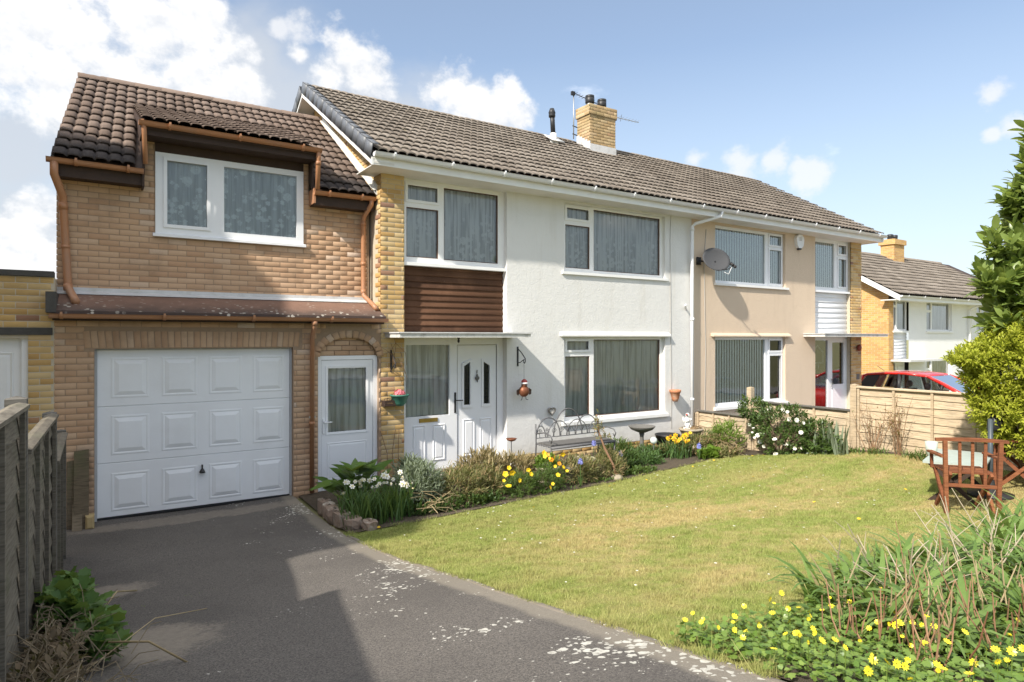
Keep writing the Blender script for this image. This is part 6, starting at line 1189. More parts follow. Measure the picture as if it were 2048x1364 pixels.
BARK = mat('shrub_bark', (0.16, 0.115, 0.075), 0.9, 0.3, 30, 0.4, 40)
LAUREL = leaf_mat('laurel_leaf', (0.155, 0.235, 0.05), (0.33, 0.41, 0.12), .40, .30)
LIME = leaf_mat('golden_privet_leaf', (0.40, 0.45, 0.035), (0.60, 0.60, 0.09), .42, .5)
CAMEL = leaf_mat('camellia_leaf', (0.045, 0.09, 0.022), (0.12, 0.18, 0.045), .2, .35)
BRIGHT = leaf_mat('bright_green_leaf', (0.12, 0.22, 0.025), (0.22, 0.33, 0.05), .35)
MID = leaf_mat('mid_green_leaf', (0.07, 0.13, 0.03), (0.14, 0.21, 0.05), .3)
DARKG = leaf_mat('dark_green_leaf', (0.04, 0.085, 0.02), (0.09, 0.15, 0.035), .25)
GREYG = leaf_mat('grey_green_leaf', (0.16, 0.20, 0.13), (0.26, 0.31, 0.21), .25, .6)
DRYST = leaf_mat('dry_straw', (0.34, 0.25, 0.13), (0.50, 0.40, 0.24), .2, .7)
REDST = leaf_mat('red_brown_stem', (0.24, 0.11, 0.06), (0.42, 0.26, 0.15), .1, .7)
STRAPM = leaf_mat('strap_leaf', (0.11, 0.20, 0.04), (0.25, 0.36, 0.10), .35, .45, (0.30, 0.25, 0.12), .03)
DAFL = leaf_mat('daffodil_leaf', (0.06, 0.13, 0.035), (0.13, 0.22, 0.07), .3, .45)
OLIVE = leaf_mat('olive_leaf', (0.17, 0.18, 0.07), (0.28, 0.26, 0.11), .3, .6, (0.36, 0.25, 0.13), .25)
OVAL = oval_leaf(); NARROW = oval_leaf(1, .16, .1, .3, 3)
def bush(name, label, cat, ells, n, per, slen, size, m_, geo=DIA, nparts=0, trunk=(None, 12), splay=.9, upb=.5, lo=.72, group=None, rs=.015, flatten=None):
    c_ = np.array(ells, float); bx, by = (c_[:, 0].mean(), c_[:, 1].mean()) if trunk[0] is None else trunk[0]; t_ = root(name, label, cat, (bx, by, gz(bx, by)), group)
    p, o_ = ell_points(ells, n, lo); M = shoots(p, o_, per, slen, size, splay, upb)
    keep = M[:, 2, 3] > zg(M[:, 0, 3], M[:, 1, 3]) + .01; M = M[keep]
    emit('leaf', geo[0], geo[1], M, t_, m_, nparts, 'foliage', False)
    if trunk[1]: stems(t_, (bx, by, gz(bx, by) - .05), [(bx + (q[0] - bx) * .72, by + (q[1] - by) * .72, gz(bx, by) + (q[2] - gz(bx, by)) * .86) for q in p[rng.choice(len(p), min(trunk[1], len(p)), replace=False)]], BARK, rs, rs * .3, 'trunk' if cat in ('tree',) else 'stem', .05)
    return t_
# -- tall evergreens at the right edge
bush('laurel_tree', 'tall laurel with large glossy leaves at the right edge, rising behind the lime shrub', 'tree', [(10.2, 3.03, 2.85, .80, .80, .9), (10.2, 3.03, 3.75, .62, .62, .8), (10.2, 3.0, 4.55, .42, .42, .8), (9.50, 3.47, 2.95, .34, .32, .24), (9.62, 3.38, 3.45, .34, .32, .26), (9.72, 3.33, 2.5, .4, .35, .3), (9.80, 3.3, 3.98, .28, .26, .22), (9.92, 3.2, 4.45, .22, .22, .22)], 560, 9, .24, .185, LAUREL, oval_leaf(1, .46, .14, .16, 4), 300, ((10.2, 3.05), 40), .72, .9, .55, rs=.035)
bush('privet_shrub', 'rounded lime-yellow small-leaved shrub over the garden chairs', 'shrub', [(9.95, 3.1, 1.95, .80, .80, .62), (9.55, 3.38, 1.45, .45, .42, .48), (9.22, 3.58, 2.02, .36, .30, .16), (9.45, 3.42, 2.1, .36, .32, .22), (9.8, 3.2, 1.2, .5, .5, .5), (9.78, 3.15, 2.45, .34, .34, .30), (9.35, 3.5, 1.78, .30, .3, .18), (9.6, 3.3, 2.3, .3, .3, .22), (10.05, 3.0, 2.68, .36, .36, .32)], 3900, 15, .15, .056, LIME, oval_leaf(1, .42, .12, .15, 2), 0, ((9.85, 3.15), 30), .95, .6, .66, rs=.025)
# -- along the dividing fence
sh = bush('camellia_shrub', 'dark glossy shrub dotted with white blossoms against the low fence', 'shrub', [(10.10, 6.85, .62, .36, .70, .46), (10.15, 7.50, .92, .26, .30, .26), (10.12, 6.20, .55, .26, .38, .36)], 760, 8, .11, .062, CAMEL, oval_leaf(1, .48, .12, .2, 2), 120, ((10.15, 6.9), 16), .9, .5)
PETW = mat('white_petals', (0.82, 0.81, 0.74), 0.6, 0.06, 40); PETY = mat('yellow_petals', (0.80, 0.55, 0.02), 0.55, 0.12, 60); PETO = mat('orange_petals', (0.80, 0.30, 0.02), 0.55, 0.12, 60); PETC = mat('celandine_petals', (0.82, 0.66, 0.03), 0.35, 0.08, 60); PETB = mat('blue_petals', (0.20, 0.22, 0.52), 0.6, 0.2, 60)
def rosette(n, r, cup=.35, w=.5, layers=1, tw=0):
    mb = MB()
    for l in range(layers):
        for k in range(n):
            a = 2 * math.pi * k / n + l * math.pi / n; rr = r * (1 - .35 * l); d = Vector((math.cos(a), math.sin(a), 0)); s_ = Vector((-d.y, d.x, 0)); z1 = rr * cup * (1 + l)
            mb.add([d * .08 * r, d * rr * .6 + s_ * rr * w * .5 + Vector((0, 0, z1 * .5)), d * rr + Vector((0, 0, z1)), d * rr * .6 - s_ * rr * w * .5 + Vector((0, 0, z1 * .5))], [(0, 1, 2, 3)])
    return np.array(mb.v), np.array(mb.f)
def blooms(parent, pts, face, size, geo, m_, name='flower'):
    pts = np.asarray(pts, float); n = len(pts); f = nrm(np.asarray(face, float)[None] + rng.normal(size=(n, 3)) * .5); up = np.tile([.1, .3, .9], (n, 1)) + rng.normal(size=(n, 3)) * .2
    x = nrm(np.cross(up, f)); y = np.cross(f, x); M = np.zeros((n, 4, 4)); s = size * rng.uniform(.62, 1.3, n)[:, None]; M[:, :3, 0] = x * s; M[:, :3, 1] = y * s; M[:, :3, 2] = f * s; M[:, :3, 3] = pts; M[:, 3, 3] = 1
    return emit(name, geo[0], geo[1], M, parent, m_, 300, smooth=False)
p, o_ = ell_points([(10.05, 6.85, .62, .30, .62, .42)], 60); ok = (o_[:, 0] < -.1); blooms(sh, p[ok][:22] + o_[ok][:22] * .03, (-.8, -.4, .4), .036, rosette(7, 1, .5, .9, 3), PETW)
bush('leafy_perennial', 'fresh green leafy clump between the straw heap and the white-flowered shrub', 'plant', [(10.02, 7.95, .36, .28, .32, .34)], 130, 7, .12, .12, BRIGHT, NARROW, 60, ((10.02, 7.95), 6), .8, .9)
bush('leafy_perennial', 'green leafy mound at the foot of the fence beside the iris', 'plant', [(10.12, 6.05, .48, .2, .3, .2)], 120, 7, .09, .07, MID, OVAL, 40, ((10.12, 6.05), 5), .9, .5)
def strap_clump(name, label, cat, pts, L, w, m_, per, nparts, arch=(.6, 2.2), lean=1.35, group=None, cone=.35, face=None):
    c_ = np.mean(pts, 0); t_ = root(name, label, cat, (c_[0], c_[1], gz(c_[0], c_[1])), group); variants = [strap(rng.uniform(*arch), 1.0, w / L, 6, rng.uniform(lean - cone, lean + cone * .4)) for _ in range(6)]
    allp = [(x, y) for (x, y) in pts for _ in range(per)]; sel = rng.integers(0, 6, len(allp))
    for v in range(6):
        Ms = []
        for (x, y), s_ in zip(allp, sel):
            if s_ != v: continue
            xx, yy = x + rng.normal() * .05, y + rng.normal() * .05; az = rng.uniform(0, 6.28); ll = L * rng.uniform(.6, 1.15); Ms.append(TRS((xx, yy, gz(xx, yy) - .01), az, (ll, ll, ll), 0, rng.normal() * .12))
        if Ms: emit('leaf', variants[v][0], variants[v][1], Ms, t_, m_, nparts // 6, 'foliage', True)
    return t_
strap_clump('iris_clump', 'upright grey-green iris leaves before the tall fence post', 'plant', [(10.05, 5.95 + k * .07) for k in range(-3, 4)], .52, .045, GREYG, 7, 54, (.0, .45), 1.5, None, .12)
BTW = mat('brown_twigs', (0.25, 0.15, 0.085), 0.85, 0.3, 30); RLEAF = leaf_mat('rusty_young_leaf', (0.30, 0.16, 0.07), (0.26, 0.24, 0.08), .3)
def twig_bush(name, label, x, y, h, n, spread, m_=None, leaves=True, seed=3, r0=.008, lm=None, nl=160, ls=.035):
    r_ = random.Random(seed); t_ = root(name, label, 'shrub', (x, y, gz(x, y))); z0 = gz(x, y); tips = []
    for k in range(n):
        a = r_.uniform(0, 6.28); q = Vector((x + r_.gauss(0, .03), y + r_.gauss(0, .03), z0)); d = Vector((math.cos(a) * spread, math.sin(a) * spread, 1)).normalized(); pts = [tuple(q)]; L = h * r_.uniform(.6, 1.05)
        for i in range(6):
            d = (d + Vector((r_.gauss(0, .12), r_.gauss(0, .12), .03))).normalized(); q = q + d * L / 6; pts.append(tuple(q))
            if i > 1: tips.append((tuple(q), tuple(d)))
        mb = MB().tube(pts, [r0 * (1 - .7 * i / 6) for i in range(7)], 5)
        for i in (3, 4, 5):
            e = Vector(pts[i]); dd = Vector((r_.gauss(0, 1), r_.gauss(0, 1), .9)).normalized(); mb.tube([e, e + dd * L * .12, e + dd * L * .2 + Vector((0, 0, .02))], [r0 * .4, r0 * .3, r0 * .15], 4)
            tips.append((tuple(e + dd * L * .18), tuple(dd)))
        mb.build('twig', m_ or BTW, t_)
    if leaves:
        sel = [tips[r_.randrange(len(tips))] for _ in range(nl)]; P = np.array([s_[0] for s_ in sel]) + rng.normal(size=(nl, 3)) * .025; D_ = np.array([s_[1] for s_ in sel]) + rng.normal(size=(nl, 3)) * .7
        emit('leaf', OVAL[0], OVAL[1], frames(P, D_, np.tile([0., 0, 1.], (nl, 1)), ls * rng.uniform(.6, 1.2, nl)), t_, lm or RLEAF, 0, 'foliage')
    return t_
twig_bush('rose_bush', 'bare twiggy rose bush next to the tall fence post', 10.36, 5.42, .85, 13, .28, None, True, 5, .007, OLIVE, 70)
twig_bush('rose_bush', 'twiggy rose bush with rusty young leaves, casting shadow on the fence', 10.36, 5.02, .95, 13, .25, None, True, 9, .007, None, 170)
for k, (x, y, h, lab) in enumerate(((10.3, 4.62, .22, 'low tuft of green weeds under the fence by the rusty rose'), (10.25, 4.3, .26, 'grassy green tuft at the fence foot behind the chair'), (10.3, 5.5, .16, 'thin weeds under the twiggy rose bush'))):
    strap_clump('weed_tuft', lab, 'plant', [(x + .06 * i, y + .12 * j) for i in range(-1, 2) for j in range(-2, 3)], h, .012, MID, 9, 0, (.8, 2.4), 1.3)
# -- front bed
al = root('arum_plant', 'large arrow-leaved green plant against the garage downpipe', 'plant', (2.95, 8.35, gz(2.95, 8.35))); Ms = []
for k in range(64):
    a = rng.uniform(0, 6.28); rr = abs(rng.normal()) * .20; x, y = 2.84 + rr * math.cos(a) * 1.2, 8.15 + rr * math.sin(a); h_ = rng.uniform(.10, .62) * (1 - rr * .8); d = np.array([[math.cos(a), math.sin(a) - .3, rng.uniform(-.2, .9)]]); Ms.append(Matrix(frames(np.array([[x, y, gz(x, y) + h_]]), d, np.array([[0, -.3, 1.]]), np.array([rng.uniform(.17, .30)]))[0].tolist()))
AR_ = (np.array([(0, 0, 0), (.10, -.18, .02), (.30, .0, .05), (.27, .35, .04), (.12, .75, -.03), (0, 1.0, -.12), (-.12, .75, -.03), (-.27, .35, .04), (-.30, .0, .05), (-.10, -.18, .02), (0, .45, -.03)], float), np.array([(0, 1, 2, 10), (10, 2, 3, 4), (10, 4, 5, 6), (10, 6, 7, 8), (10, 8, 9, 0)]))
emit('leaf', AR_[0], AR_[1], Ms, al, leaf_mat('arum_leaf', (0.07, 0.145, 0.025), (0.15, 0.25, 0.05), .3, .35), 70); stems(al, (2.93, 8.3, gz(2.93, 8.3)), [tuple(np.array(m_)[:3, 3]) for m_ in Ms], MID, .006, .004, 'stem', .04)
CUPW = mat('cream_cup', (0.80, 0.72, 0.42), 0.6)
def daffodils(name, label, pts, L, n_fl, petm, cupm, seed, nleaf, nparts, w=.017, fs=.042, fz=1.0, spread=.07):
    t_ = strap_clump(name, label, 'plant', pts, L, w, DAFL, nleaf, nparts, (.2, 1.6), 1.42, None, .22); r_ = np.random.default_rng(seed); P = []; mb = MB()
    for k in range(n_fl):
        x, y = pts[r_.integers(len(pts))]; x += r_.normal() * spread; y += r_.normal() * spread; h_ = L * fz * r_.uniform(.72, 1.12); q = (x + r_.normal() * .03, y - .03 + r_.normal() * .03, gz(x, y) + h_); mb.tube([(x, y, gz(x, y)), ((x + q[0]) / 2, (y + q[1]) / 2, gz(x, y) + h_ * .6), q], .0035, 4); P.append(q)
    mb.build('flower_stems', DAFL, t_)['kind'] = 'stuff'; fl = blooms(t_, P, (-.45, -.75, .25), fs, rosette(6, 1, .12, .62, 1), petm)
    cv = MB().lathe([(.10, .0), (.28, .18), (.36, .42), (.26, .42), (.15, .15)], (0, 0, 0), 8); cme = new_mesh('cup', cv.v, cv.f, cupm, True)
    for f_ in fl:
        c_ = bpy.data.objects.new('cup', cme); col.objects.link(c_); c_.parent = f_
    return t_
dp = [(2.54 + .12 * i + .02 * (j % 2), 7.30 + .15 * j) for i in range(7) for j in range(4) if not (i > 4 and j < 1)]
daffodils('white_daffodils', 'clump of white daffodils with long leaves at the bed corner', dp, .47, 40, PETW, CUPW, 4, 15, 120, .019, .036, 1.05)
daffodils('white_daffodils', 'few white narcissi in front of the front door', [(4.95, 7.95), (5.1, 7.9), (4.85, 8.0)], .34, 8, PETW, CUPW, 8, 10, 0)
daffodils('yellow_daffodils', 'yellow daffodils flowering beyond the bird bath', [(8.72 + .1 * i, 8.05 + .1 * j) for i in range(4) for j in range(3)], .40, 16, PETY, PETO, 12, 10, 40, .016, .045)
# grey-green and olive mounds filling the bed
def mound(label, ells, n, per, size, m_, geo=NARROW, slen=.1, nparts=0, name='bedding_plant', cat='plant', splay=.7, upb=1.0): return bush(name, label, cat, ells, n, per, slen, size, m_, geo, nparts, (None, 8), splay, upb, .4, rs=.006)
mound('grey-green feathery mound right of the white daffodils', [(3.55, 7.75, .34, .36, .36, .30)], 420, 9, .085, GREYG, NARROW, .13)
mound('olive green sprawling shrub with dry twigs before the front step', [(4.1, 7.62, .28, .40, .34, .28), (4.55, 7.7, .26, .30, .3, .24)], 620, 9, .075, OLIVE, NARROW, .13)
mound('brown heather-like dry clump before the front door', [(4.7, 8.0, .34, .45, .34, .30), (5.2, 7.95, .30, .35, .3, .24)], 560, 8, .10, leaf_mat('heather_brown', (0.27, 0.20, 0.10), (0.40, 0.33, 0.17), .2, .7), NARROW, .15, 0, 'heather_clump', 'plant', .45, 1.6)
mound('dense low green leaves along the lawn edge under the olive shrub', [(3.9, 7.35, .12, .75, .16, .10)], 300, 7, .05, DARKG, OVAL, .06)
pn = mound('green mound of wallflower foliage carrying bright yellow flowers', [(4.95, 7.42, .22, .34, .22, .20), (5.4, 7.40, .24, .34, .22, .22)], 520, 8, .055, MID, NARROW, .08, 0, 'wallflower_clump')
yp = [(x - .22, y, z) for x, y, z in [(4.83, 7.28, .34), (4.88, 7.27, .42), (4.80, 7.27, .26), (4.86, 7.25, .18), (5.02, 7.22, .24), (5.18, 7.24, .36), (5.21, 7.22, .30), (5.50, 7.30, .50), (5.58, 7.3, .46), (5.66, 7.3, .48), (5.75, 7.3, .46), (5.80, 7.28, .50), (5.62, 7.22, .36), (5.76, 7.2, .34), (5.64, 7.18, .24), (5.52, 7.14, .14), (5.46, 7.12, .10), (5.80, 7.18, .28), (5.52, 7.35, .54), (4.9, 7.22, .36)]]
blooms(pn, [(x, y, gz(x, y) + z + .02) for x, y, z in yp for _ in (0,)], (-.4, -.8, .5), .040, rosette(5, 1, .2, 1.0, 2), PETY)
mound('olive and green foliage around the stone pots', [(6.1, 7.6, .25, .42, .3, .24), (6.75, 7.65, .26, .36, .3, .26)], 520, 8, .08, OLIVE, NARROW, .11)
pz = mound('pansy foliage with orange flowers in the stone pot by the step', [(5.62, 7.75, .40, .22, .18, .14)], 120, 7, .05, BRIGHT, OVAL, .06, 0, 'pansy_plant'); blooms(pz, [(5.55, 7.6, gz(5.6, 7.7) + .47), (5.60, 7.58, gz(5.6, 7.7) + .40), (5.72, 7.55, gz(5.6, 7.7) + .33)], (-.4, -.8, .4), .036, rosette(5, 1, .2, 1.0), PETO)
mound('dark leafy clump behind the rose stem', [(7.35, 7.95, .2, .35, .22, .2)], 260, 8, .09, DARKG, NARROW, .1)
mound('low green foliage at the edge of the bare soil patch', [(7.3, 7.5, .10, .4, .12, .09)], 160, 7, .05, MID, OVAL, .05)
mound('yellow-green lobed leaves at the lawn edge near the daffodils', [(9.25, 7.75, .14, .22, .16, .14)], 70, 6, .085, BRIGHT, LOBED, .05, 60)
mound('mixed green foliage below the stone urn', [(9.3, 8.2, .25, .45, .3, .22), (9.75, 8.0, .24, .3, .3, .2), (9.55, 7.6, .16, .3, .2, .14)], 480, 7, .06, OLIVE, OVAL, .08)
mound('loose green foliage against the plinth under the large window', [(7.9, 8.7, .22, .5, .25, .2)], 260, 8, .08, MID, NARROW, .1)
mound('grassy dark leaves at the foot of the bird bath', [(8.3, 8.35, .16, .35, .22, .16), (8.0, 8.0, .14, .3, .2, .14)], 320, 8, .09, DAFL, NARROW, .1)
mound('soft olive leaves before the black tub', [(8.9, 8.4, .16, .3, .2, .16)], 200, 8, .06, OLIVE, OVAL, .08)
mound('feathery green plant between the urn and the low fence', [(10.2, 8.4, .25, .25, .35, .24)], 240, 8, .07, MID, NARROW, .1)
mound('low trailing green leaves along the lawn edge before the wallflowers', [(5.2, 7.28, .07, .7, .10, .06), (6.4, 7.4, .07, .6, .1, .06)], 260, 7, .045, MID, OVAL, .05)
mound('pale grey-green tuft before the brick pier', [(3.75, 8.45, .32, .25, .25, .26)], 200, 9, .1, GREYG, NARROW, .13)
# straw heap
sw = root('straw_heap', 'heap of dead straw stems by the low fence', 'plant debris', (9.72, 7.75, gz(9.72, 7.75))); mb = MB()
for k in range(110):
    a = rng.uniform(0, 6.28); r_ = .2; c_ = Vector((9.72 + rng.normal() * .09, 7.75 + rng.normal() * .09, gz(9.72, 7.75) + abs(rng.normal()) * .12)); d = Vector((math.cos(a), math.sin(a), rng.normal() * .3)) * rng.uniform(.08, .2); mb.tube([c_ - d, c_ + Vector((0, 0, .04)), c_ + d], .004, 4)
mb.build('stems', DRYST, sw)['kind'] = 'stuff'
dw = root('dead_twig_pile', 'tangle of cut dry twigs lying at the lawn edge', 'twigs', (3.65, 7.28, gz(3.65, 7.28)))
for k in range(26):
    a = rng.uniform(0, 6.28); c_ = Vector((3.6 + rng.normal() * .14, 7.28 + rng.normal() * .06, gz(3.6, 7.3) + .03 + abs(rng.normal()) * .10)); d = Vector((math.cos(a), math.sin(a) * .6, rng.normal() * .35)) * rng.uniform(.10, .22); MB().tube([c_ - d, c_ + Vector((rng.normal() * .03, 0, .03)), c_ + d], .005, 5).build('twig', DRYST, dw)
# hyacinths
def hyacinth(x, y, label, h=.20):
    t_ = root('hyacinth', label, 'flower', (x, y, gz(x, y))); MB().tube([(0, 0, 0), (0, 0, h)], .006, 5).build('stem', DAFL, t_, False, True); petal_ball(t_, (0, 0, h), (.035, .035, .09), 70, PETB, .022, int(x * 100), 'flower_spike')
    V, F = strap(.5, .2, .018, 5, 1.35); emit('leaf', V, F, [TRS((0, 0, 0), k * 1.26, (1, 1, 1)) for k in range(5)], t_, DAFL, 9, local=True)
for x, y, lab, h_ in ((5.92, 7.30, 'blue hyacinth among the yellow wallflowers', .34), (7.08, 7.72, 'pale blue hyacinth right of the rose stem', .28), (8.95, 7.72, 'blue hyacinth drooping beside the yellow daffodils', .22), (6.85, 8.1, 'faint blue hyacinth in the ribbed pot below the bench', .42)): hyacinth(x, y, lab, h_)
# leaning rose with bare lower stem
RS = root('standard_rose', 'leaning rose with bare brown stem and leafy top before the bench', 'shrub', (6.72, 7.45, gz(6.72, 7.45))); z0 = gz(6.72, 7.45)
MB().tube([(6.74, 7.42, z0), (6.70, 7.46, z0 + .22), (6.60, 7.55, z0 + .48), (6.53, 7.6, z0 + .72), (6.50, 7.62, z0 + 1.0)], [.028, .02, .016, .012, .007], 8).build('stem', mat('rose_bark', (0.26, 0.15, 0.09), 0.85, 0.3, 25, 0.3, 30), RS, True); MB().lathe([(.10, 0), (.09, .06), (.04, .09)], (6.74, 7.42, z0 - .01), 10).build('root_collar', STONE, RS, True)
p, o_ = ell_points([(6.52, 7.6, z0 + .82, .10, .09, .22), (6.66, 7.56, z0 + .66, .12, .08, .05)], 46, .3); emit('leaf', OVAL[0], OVAL[1], shoots(p, o_, 5, .05, .045), RS, OLIVE, 80, 'foliage')
# the corner by the fence
MALLOW = leaf_mat('mallow_leaf', (0.07, 0.15, 0.035), (0.15, 0.25, 0.065), .3, .5)
bush('mallow_plant', 'lush lobed-leaved weed growing beside the grey fence', 'plant', [(-.14, 4.75, .58, .17, .36, .20), (.0, 4.35, .56, .12, .2, .12)], 130, 5, .07, .078, MALLOW, LOBED, 260, ((-.16, 4.7), 14), 1.0, .7, .4, rs=.006)
tw = root('dead_weed_tangle', 'tangle of dead grey stems and leaves in the driveway corner', 'plant debris', (-.2, 3.6, gz(-.2, 3.6))); mb = MB()
for k in range(420):
    y = rng.uniform(2.8, 5.0); x = -.31 + abs(rng.normal()) * .15; z = gz(x, y); a = rng.uniform(0, 6.28); d = Vector((math.cos(a) * .6, math.sin(a), rng.uniform(-.1, .9))).normalized() * rng.uniform(.10, .32); c_ = Vector((x, y, z + rng.uniform(0, .26))); mb.tube([c_, c_ + d * .6 + Vector((0, 0, .03)), c_ + d + Vector((0, 0, -.03))], .0024, 4)
mb.build('stems', leaf_mat('grey_straw', (0.16, 0.125, 0.08), (0.30, 0.24, 0.16), .1, .8), tw)['kind'] = 'stuff'
p, o_ = ell_points([(-.20, 3.6, .66, .18, .7, .16), (-.2, 4.4, .5, .14, .5, .14)], 480, .2); emit('leaf', OVAL[0], OVAL[1], shoots(p, o_, 3, .04, .05), tw, leaf_mat('dead_leaf', (0.10, 0.07, 0.045), (0.24, 0.18, 0.11), .15, .8), 0, 'foliage')
for k, (a, b_, lab) in enumerate((((-.02, 5.6, .2), (.28, 6.3, .12), 'pale dry stalk bending over the driveway by the fence'), ((.05, 4.1, .62), (.42, 3.95, .47), 'broken pale stalk lying across the cement patch'), ((-.05, 3.9, .58), (.62, 4.75, .44), 'long thin twig reaching out from the weeds onto the driveway'))):
    a = Vector(a); b_ = Vector(b_); o_ = MB().tube([a, (a + b_) / 2 + Vector((0, 0, .10 if k != 1 else .06)), b_], (.007, .006, .003)[k], 5).build('dry_stalk', DRYST, None, True); tag(o_, lab, 'stalk')
# small weeds in the driveway joints
def tiny_weeds(label, pts, h): 
    t_ = strap_clump('joint_weeds', label, 'weeds', pts, h, .005, BRIGHT, 5, 0, (.6, 2.4), 1.1); return t_
tiny_weeds('line of tiny green weeds in the driveway joint', [(.12 + .035 * k, 5.62 + .012 * k + rng.normal() * .01) for k in range(22)], .035)
tiny_weeds('sparse weeds along the foot of the garage door', [(x, 9.28) for x in (.3, .9, 1.25, 1.3, 1.9, 2.2)], .03)
# lawn flowers
dz = rosette(9, 1, .1, .4); P = []
while len(P) < 150:
    x, y = rng.uniform(2.7, 10), rng.uniform(2.6, 7.5)
    if y > y_far(x) - .1 or rng.uniform() > (.25 + .75 * max(0, (y - 4.8) / 2.6)): continue
    P.append((x, y, gz(x, y) + .032))
P = np.array(P); M = np.zeros((len(P), 4, 4)); s_ = rng.uniform(.009, .015, len(P)); 
for k in range(3): M[:, k, k] = s_
M[:, :3, 3] = P; M[:, 3, 3] = 1; V = (M[:, None, :3, :3] @ dz[0][None, :, :, None])[..., 0] + M[:, None, :3, 3]; F = dz[1][None] + (np.arange(len(P)) * len(dz[0]))[:, None, None]
o_ = obj('daisies', np_mesh('daisies', V.reshape(-1, 3), F.reshape(-1, 4), PETW)); tag(o_, 'tiny white daisies sprinkled over the lawn', 'daisies', None, 'stuff')
dn = rosette(11, 1, .35, .3, 2)
dand = [(2.72, 7.02), (6.9, 6.95), (7.15, 7.0), (6.35, 7.05), (6.2, 6.98), (8.2, 7.2), (8.9, 7.35), (9.6, 7.1), (9.7, 6.95), (9.4, 5.7), (8.0, 5.9), (7.1, 4.4), (6.6, 3.6), (8.6, 4.1), (10.05, 5.2), (10.0, 4.9), (4.6, 6.6)]
dme = np_mesh('dandelion', dn[0] * .022, dn[1], PETY)
for k, (x, y) in enumerate(dand):
    o_ = obj('dandelion', dme, None, (x, y, gz(x, y) + .035)); o_.rotation_euler = (.3, -.2, k); tag(o_, 'small yellow dandelion head in the lawn', 'dandelion', 'dandelions in the lawn')
# -- foreground right
def zone(n, x0, x1, y0, y1): return [(rng.uniform(x0, x1), rng.uniform(y0, y1)) for _ in range(n)]
CELL = leaf_mat('celandine_leaf', (0.11, 0.20, 0.035), (0.26, 0.36, 0.08), .3, .35)
ce = root('celandine_patch', 'carpet of yellow celandine along the driveway edge in the foreground', 'flowers', (3.0, 1.7, gz(3, 1.7))); n_ = 8500; x = rng.uniform(2.40, 4.6, n_); y = rng.uniform(.7, 2.35, n_); ok = (y < 2.28 - .10 * (x - 2.4)) & (rng.uniform(0, 1, n_) < 1.2 - .35 * (x - 2.4)); x, y = x[ok], y[ok]
pp = np.c_[x, y, zg(x, y) + rng.uniform(.015, .10, len(x))]; emit('leaf', LOBED[0], LOBED[1], frames(pp, rng.normal(size=(len(x), 3)) * [1, 1, .25], np.tile([0, 0, 1.], (len(x), 1)) + rng.normal(size=(len(x), 3)) * .3, rng.uniform(.018, .036, len(x))), ce, CELL, 0, 'foliage')
fx = []
while len(fx) < 165:
    a, b_ = rng.uniform(2.45, 4.7), rng.uniform(.9, 2.32)
    if b_ > 2.28 - .06 * (a - 2.4) or rng.uniform() > 1.1 - .32 * (a - 2.4): continue
    fx.append((a, b_, gz(a, b_) + rng.uniform(.09, .17)))
blooms(ce, fx, (-.4, -.4, .7), .0155, rosette(9, 1, .18, .42), PETC)
mb = MB()
for q in fx: mb.tube([(q[0], q[1], q[2] - .13), (q[0] + .005, q[1], q[2])], .0018, 4)
mb.build('flower_stems', CELL, ce)['kind'] = 'stuff'
SC = [('daylily_clump', 'arching strap-leaved clump at the lawn edge behind the celandine', zone(20, 3.5, 4.6, 1.75, 2.25), .42), ('daylily_clump', 'dense strap-leaved clump in the middle of the foreground bed', zone(26, 4.4, 5.8, 1.45, 2.15), .50), ('daylily_clump', 'strap-leaved clump in the bottom corner among red-brown dead stems', zone(24, 3.3, 4.3, 1.3, 1.75), .42), ('daylily_clump', 'tall strap-leaved clump at the right edge below the chair', zone(34, 5.6, 8.2, 1.5, 2.2), .52)]
for nm, lab, pts, L in SC: strap_clump(nm, lab, 'plant', pts, L * 1.05, .034, STRAPM, 17, 150, (1.0, 3.0), 1.25, 'strap-leaved clumps in the foreground', .45)
gm = root('ground_cover', 'low dark foliage under the strap leaves', 'ground cover', (5, 1.5, gz(5, 1.5))); n_ = 6000; x = rng.uniform(3.2, 8.3, n_); y = rng.uniform(.6, 2.15, n_); pp = np.c_[x, y, zg(x, y) + rng.uniform(.01, .13, n_)]; emit('leaf', OVAL[0], OVAL[1], frames(pp, rng.normal(size=(n_, 3)) * [1, 1, .5], np.tile([0, 0, 1.], (n_, 1)) + rng.normal(size=(n_, 3)) * .3, rng.uniform(.03, .07, n_)), gm, MID, 0, 'foliage'); gm['kind'] = 'stuff'
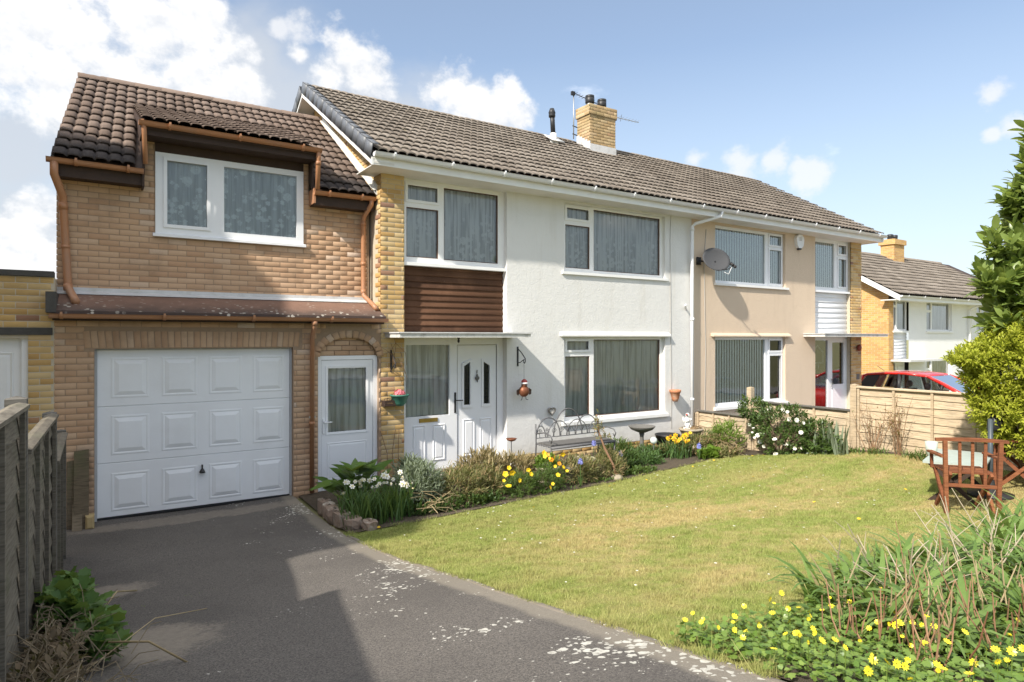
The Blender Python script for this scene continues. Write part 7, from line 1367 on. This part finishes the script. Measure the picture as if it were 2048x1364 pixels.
def dead_stems(label, n, x0, x1, y0, y1, h, lean, m_, r=.0045, name='withered_plant', br=False):
    t_ = root(name, label, 'dead plant', ((x0 + x1) / 2, (y0 + y1) / 2, gz((x0 + x1) / 2, (y0 + y1) / 2)))
    for k in range(n):
        x, y = rng.uniform(x0, x1), rng.uniform(y0, y1); L = h * rng.uniform(.45, 1.1); d = Vector((rng.normal() * lean, rng.normal() * lean, 1)).normalized(); b_ = Vector((x, y, gz(x, y))); kx = Vector((rng.normal(), rng.normal(), 0)) * L * .10; pts = [b_, b_ + d * L * .5 + kx, b_ + d * L + kx * .5]; mb = MB().tube(pts, [r, r * .85, r * .6], 5)
        if br:
            for q in (.45, .6, .75): e = b_ + d * L * q + kx * q; dd = (d + Vector((rng.normal(), rng.normal(), .2)) * .8).normalized(); mb.tube([e, e + dd * L * .18 + Vector((0, 0, .01)), e + dd * L * .3], [r * .6, r * .5, r * .3], 4)
        mb.build('stem', m_, t_)
    return t_
dead_stems('red-brown cut stalks standing in the foreground bed', 80, 2.85, 4.1, 1.2, 1.8, .36, .30, REDST, .0042); dead_stems('pale straw-coloured stalks in the bottom right corner', 90, 3.15, 4.7, 1.35, 1.95, .44, .40, DRYST, .0045); dead_stems('grey branching dead stems arching over the strap leaves', 26, 3.7, 6.0, 1.55, 2.2, .62, .65, leaf_mat('grey_dead_stem', (0.38, 0.32, 0.22), (0.52, 0.45, 0.33), .1, .7), .005, br=True)
dead_stems('two tall thin dry stalks standing at the lawn edge', 3, 4.0, 4.7, 1.9, 2.2, .65, .10, REDST, .0035)
vn = root('dry_creeper', 'bare twining creeper stems on the brick pier round the bracket', 'creeper', (3.85, YF - .03, 1.9))
for k in range(14):
    x = 3.70 + rng.uniform(0, .3); z = rng.uniform(1.72, 2.15); d = Vector((rng.normal() * .10, -.02, rng.normal() * .10)); c_ = Vector((x, YF - .03, z)); MB().tube([c_ - d, c_ + Vector((rng.normal() * .03, -.04, rng.normal() * .03)), c_ + d], .0035, 4).build('twig', BTW, vn)
for k in range(3): x = 3.72 + .1 * k; MB().tube([(x, YF - .05, .1), (x + rng.normal() * .03, YF - .05, .5), (x + rng.normal() * .04, YF - .04, .85)], .006, 5).build('twig', BTW, vn)
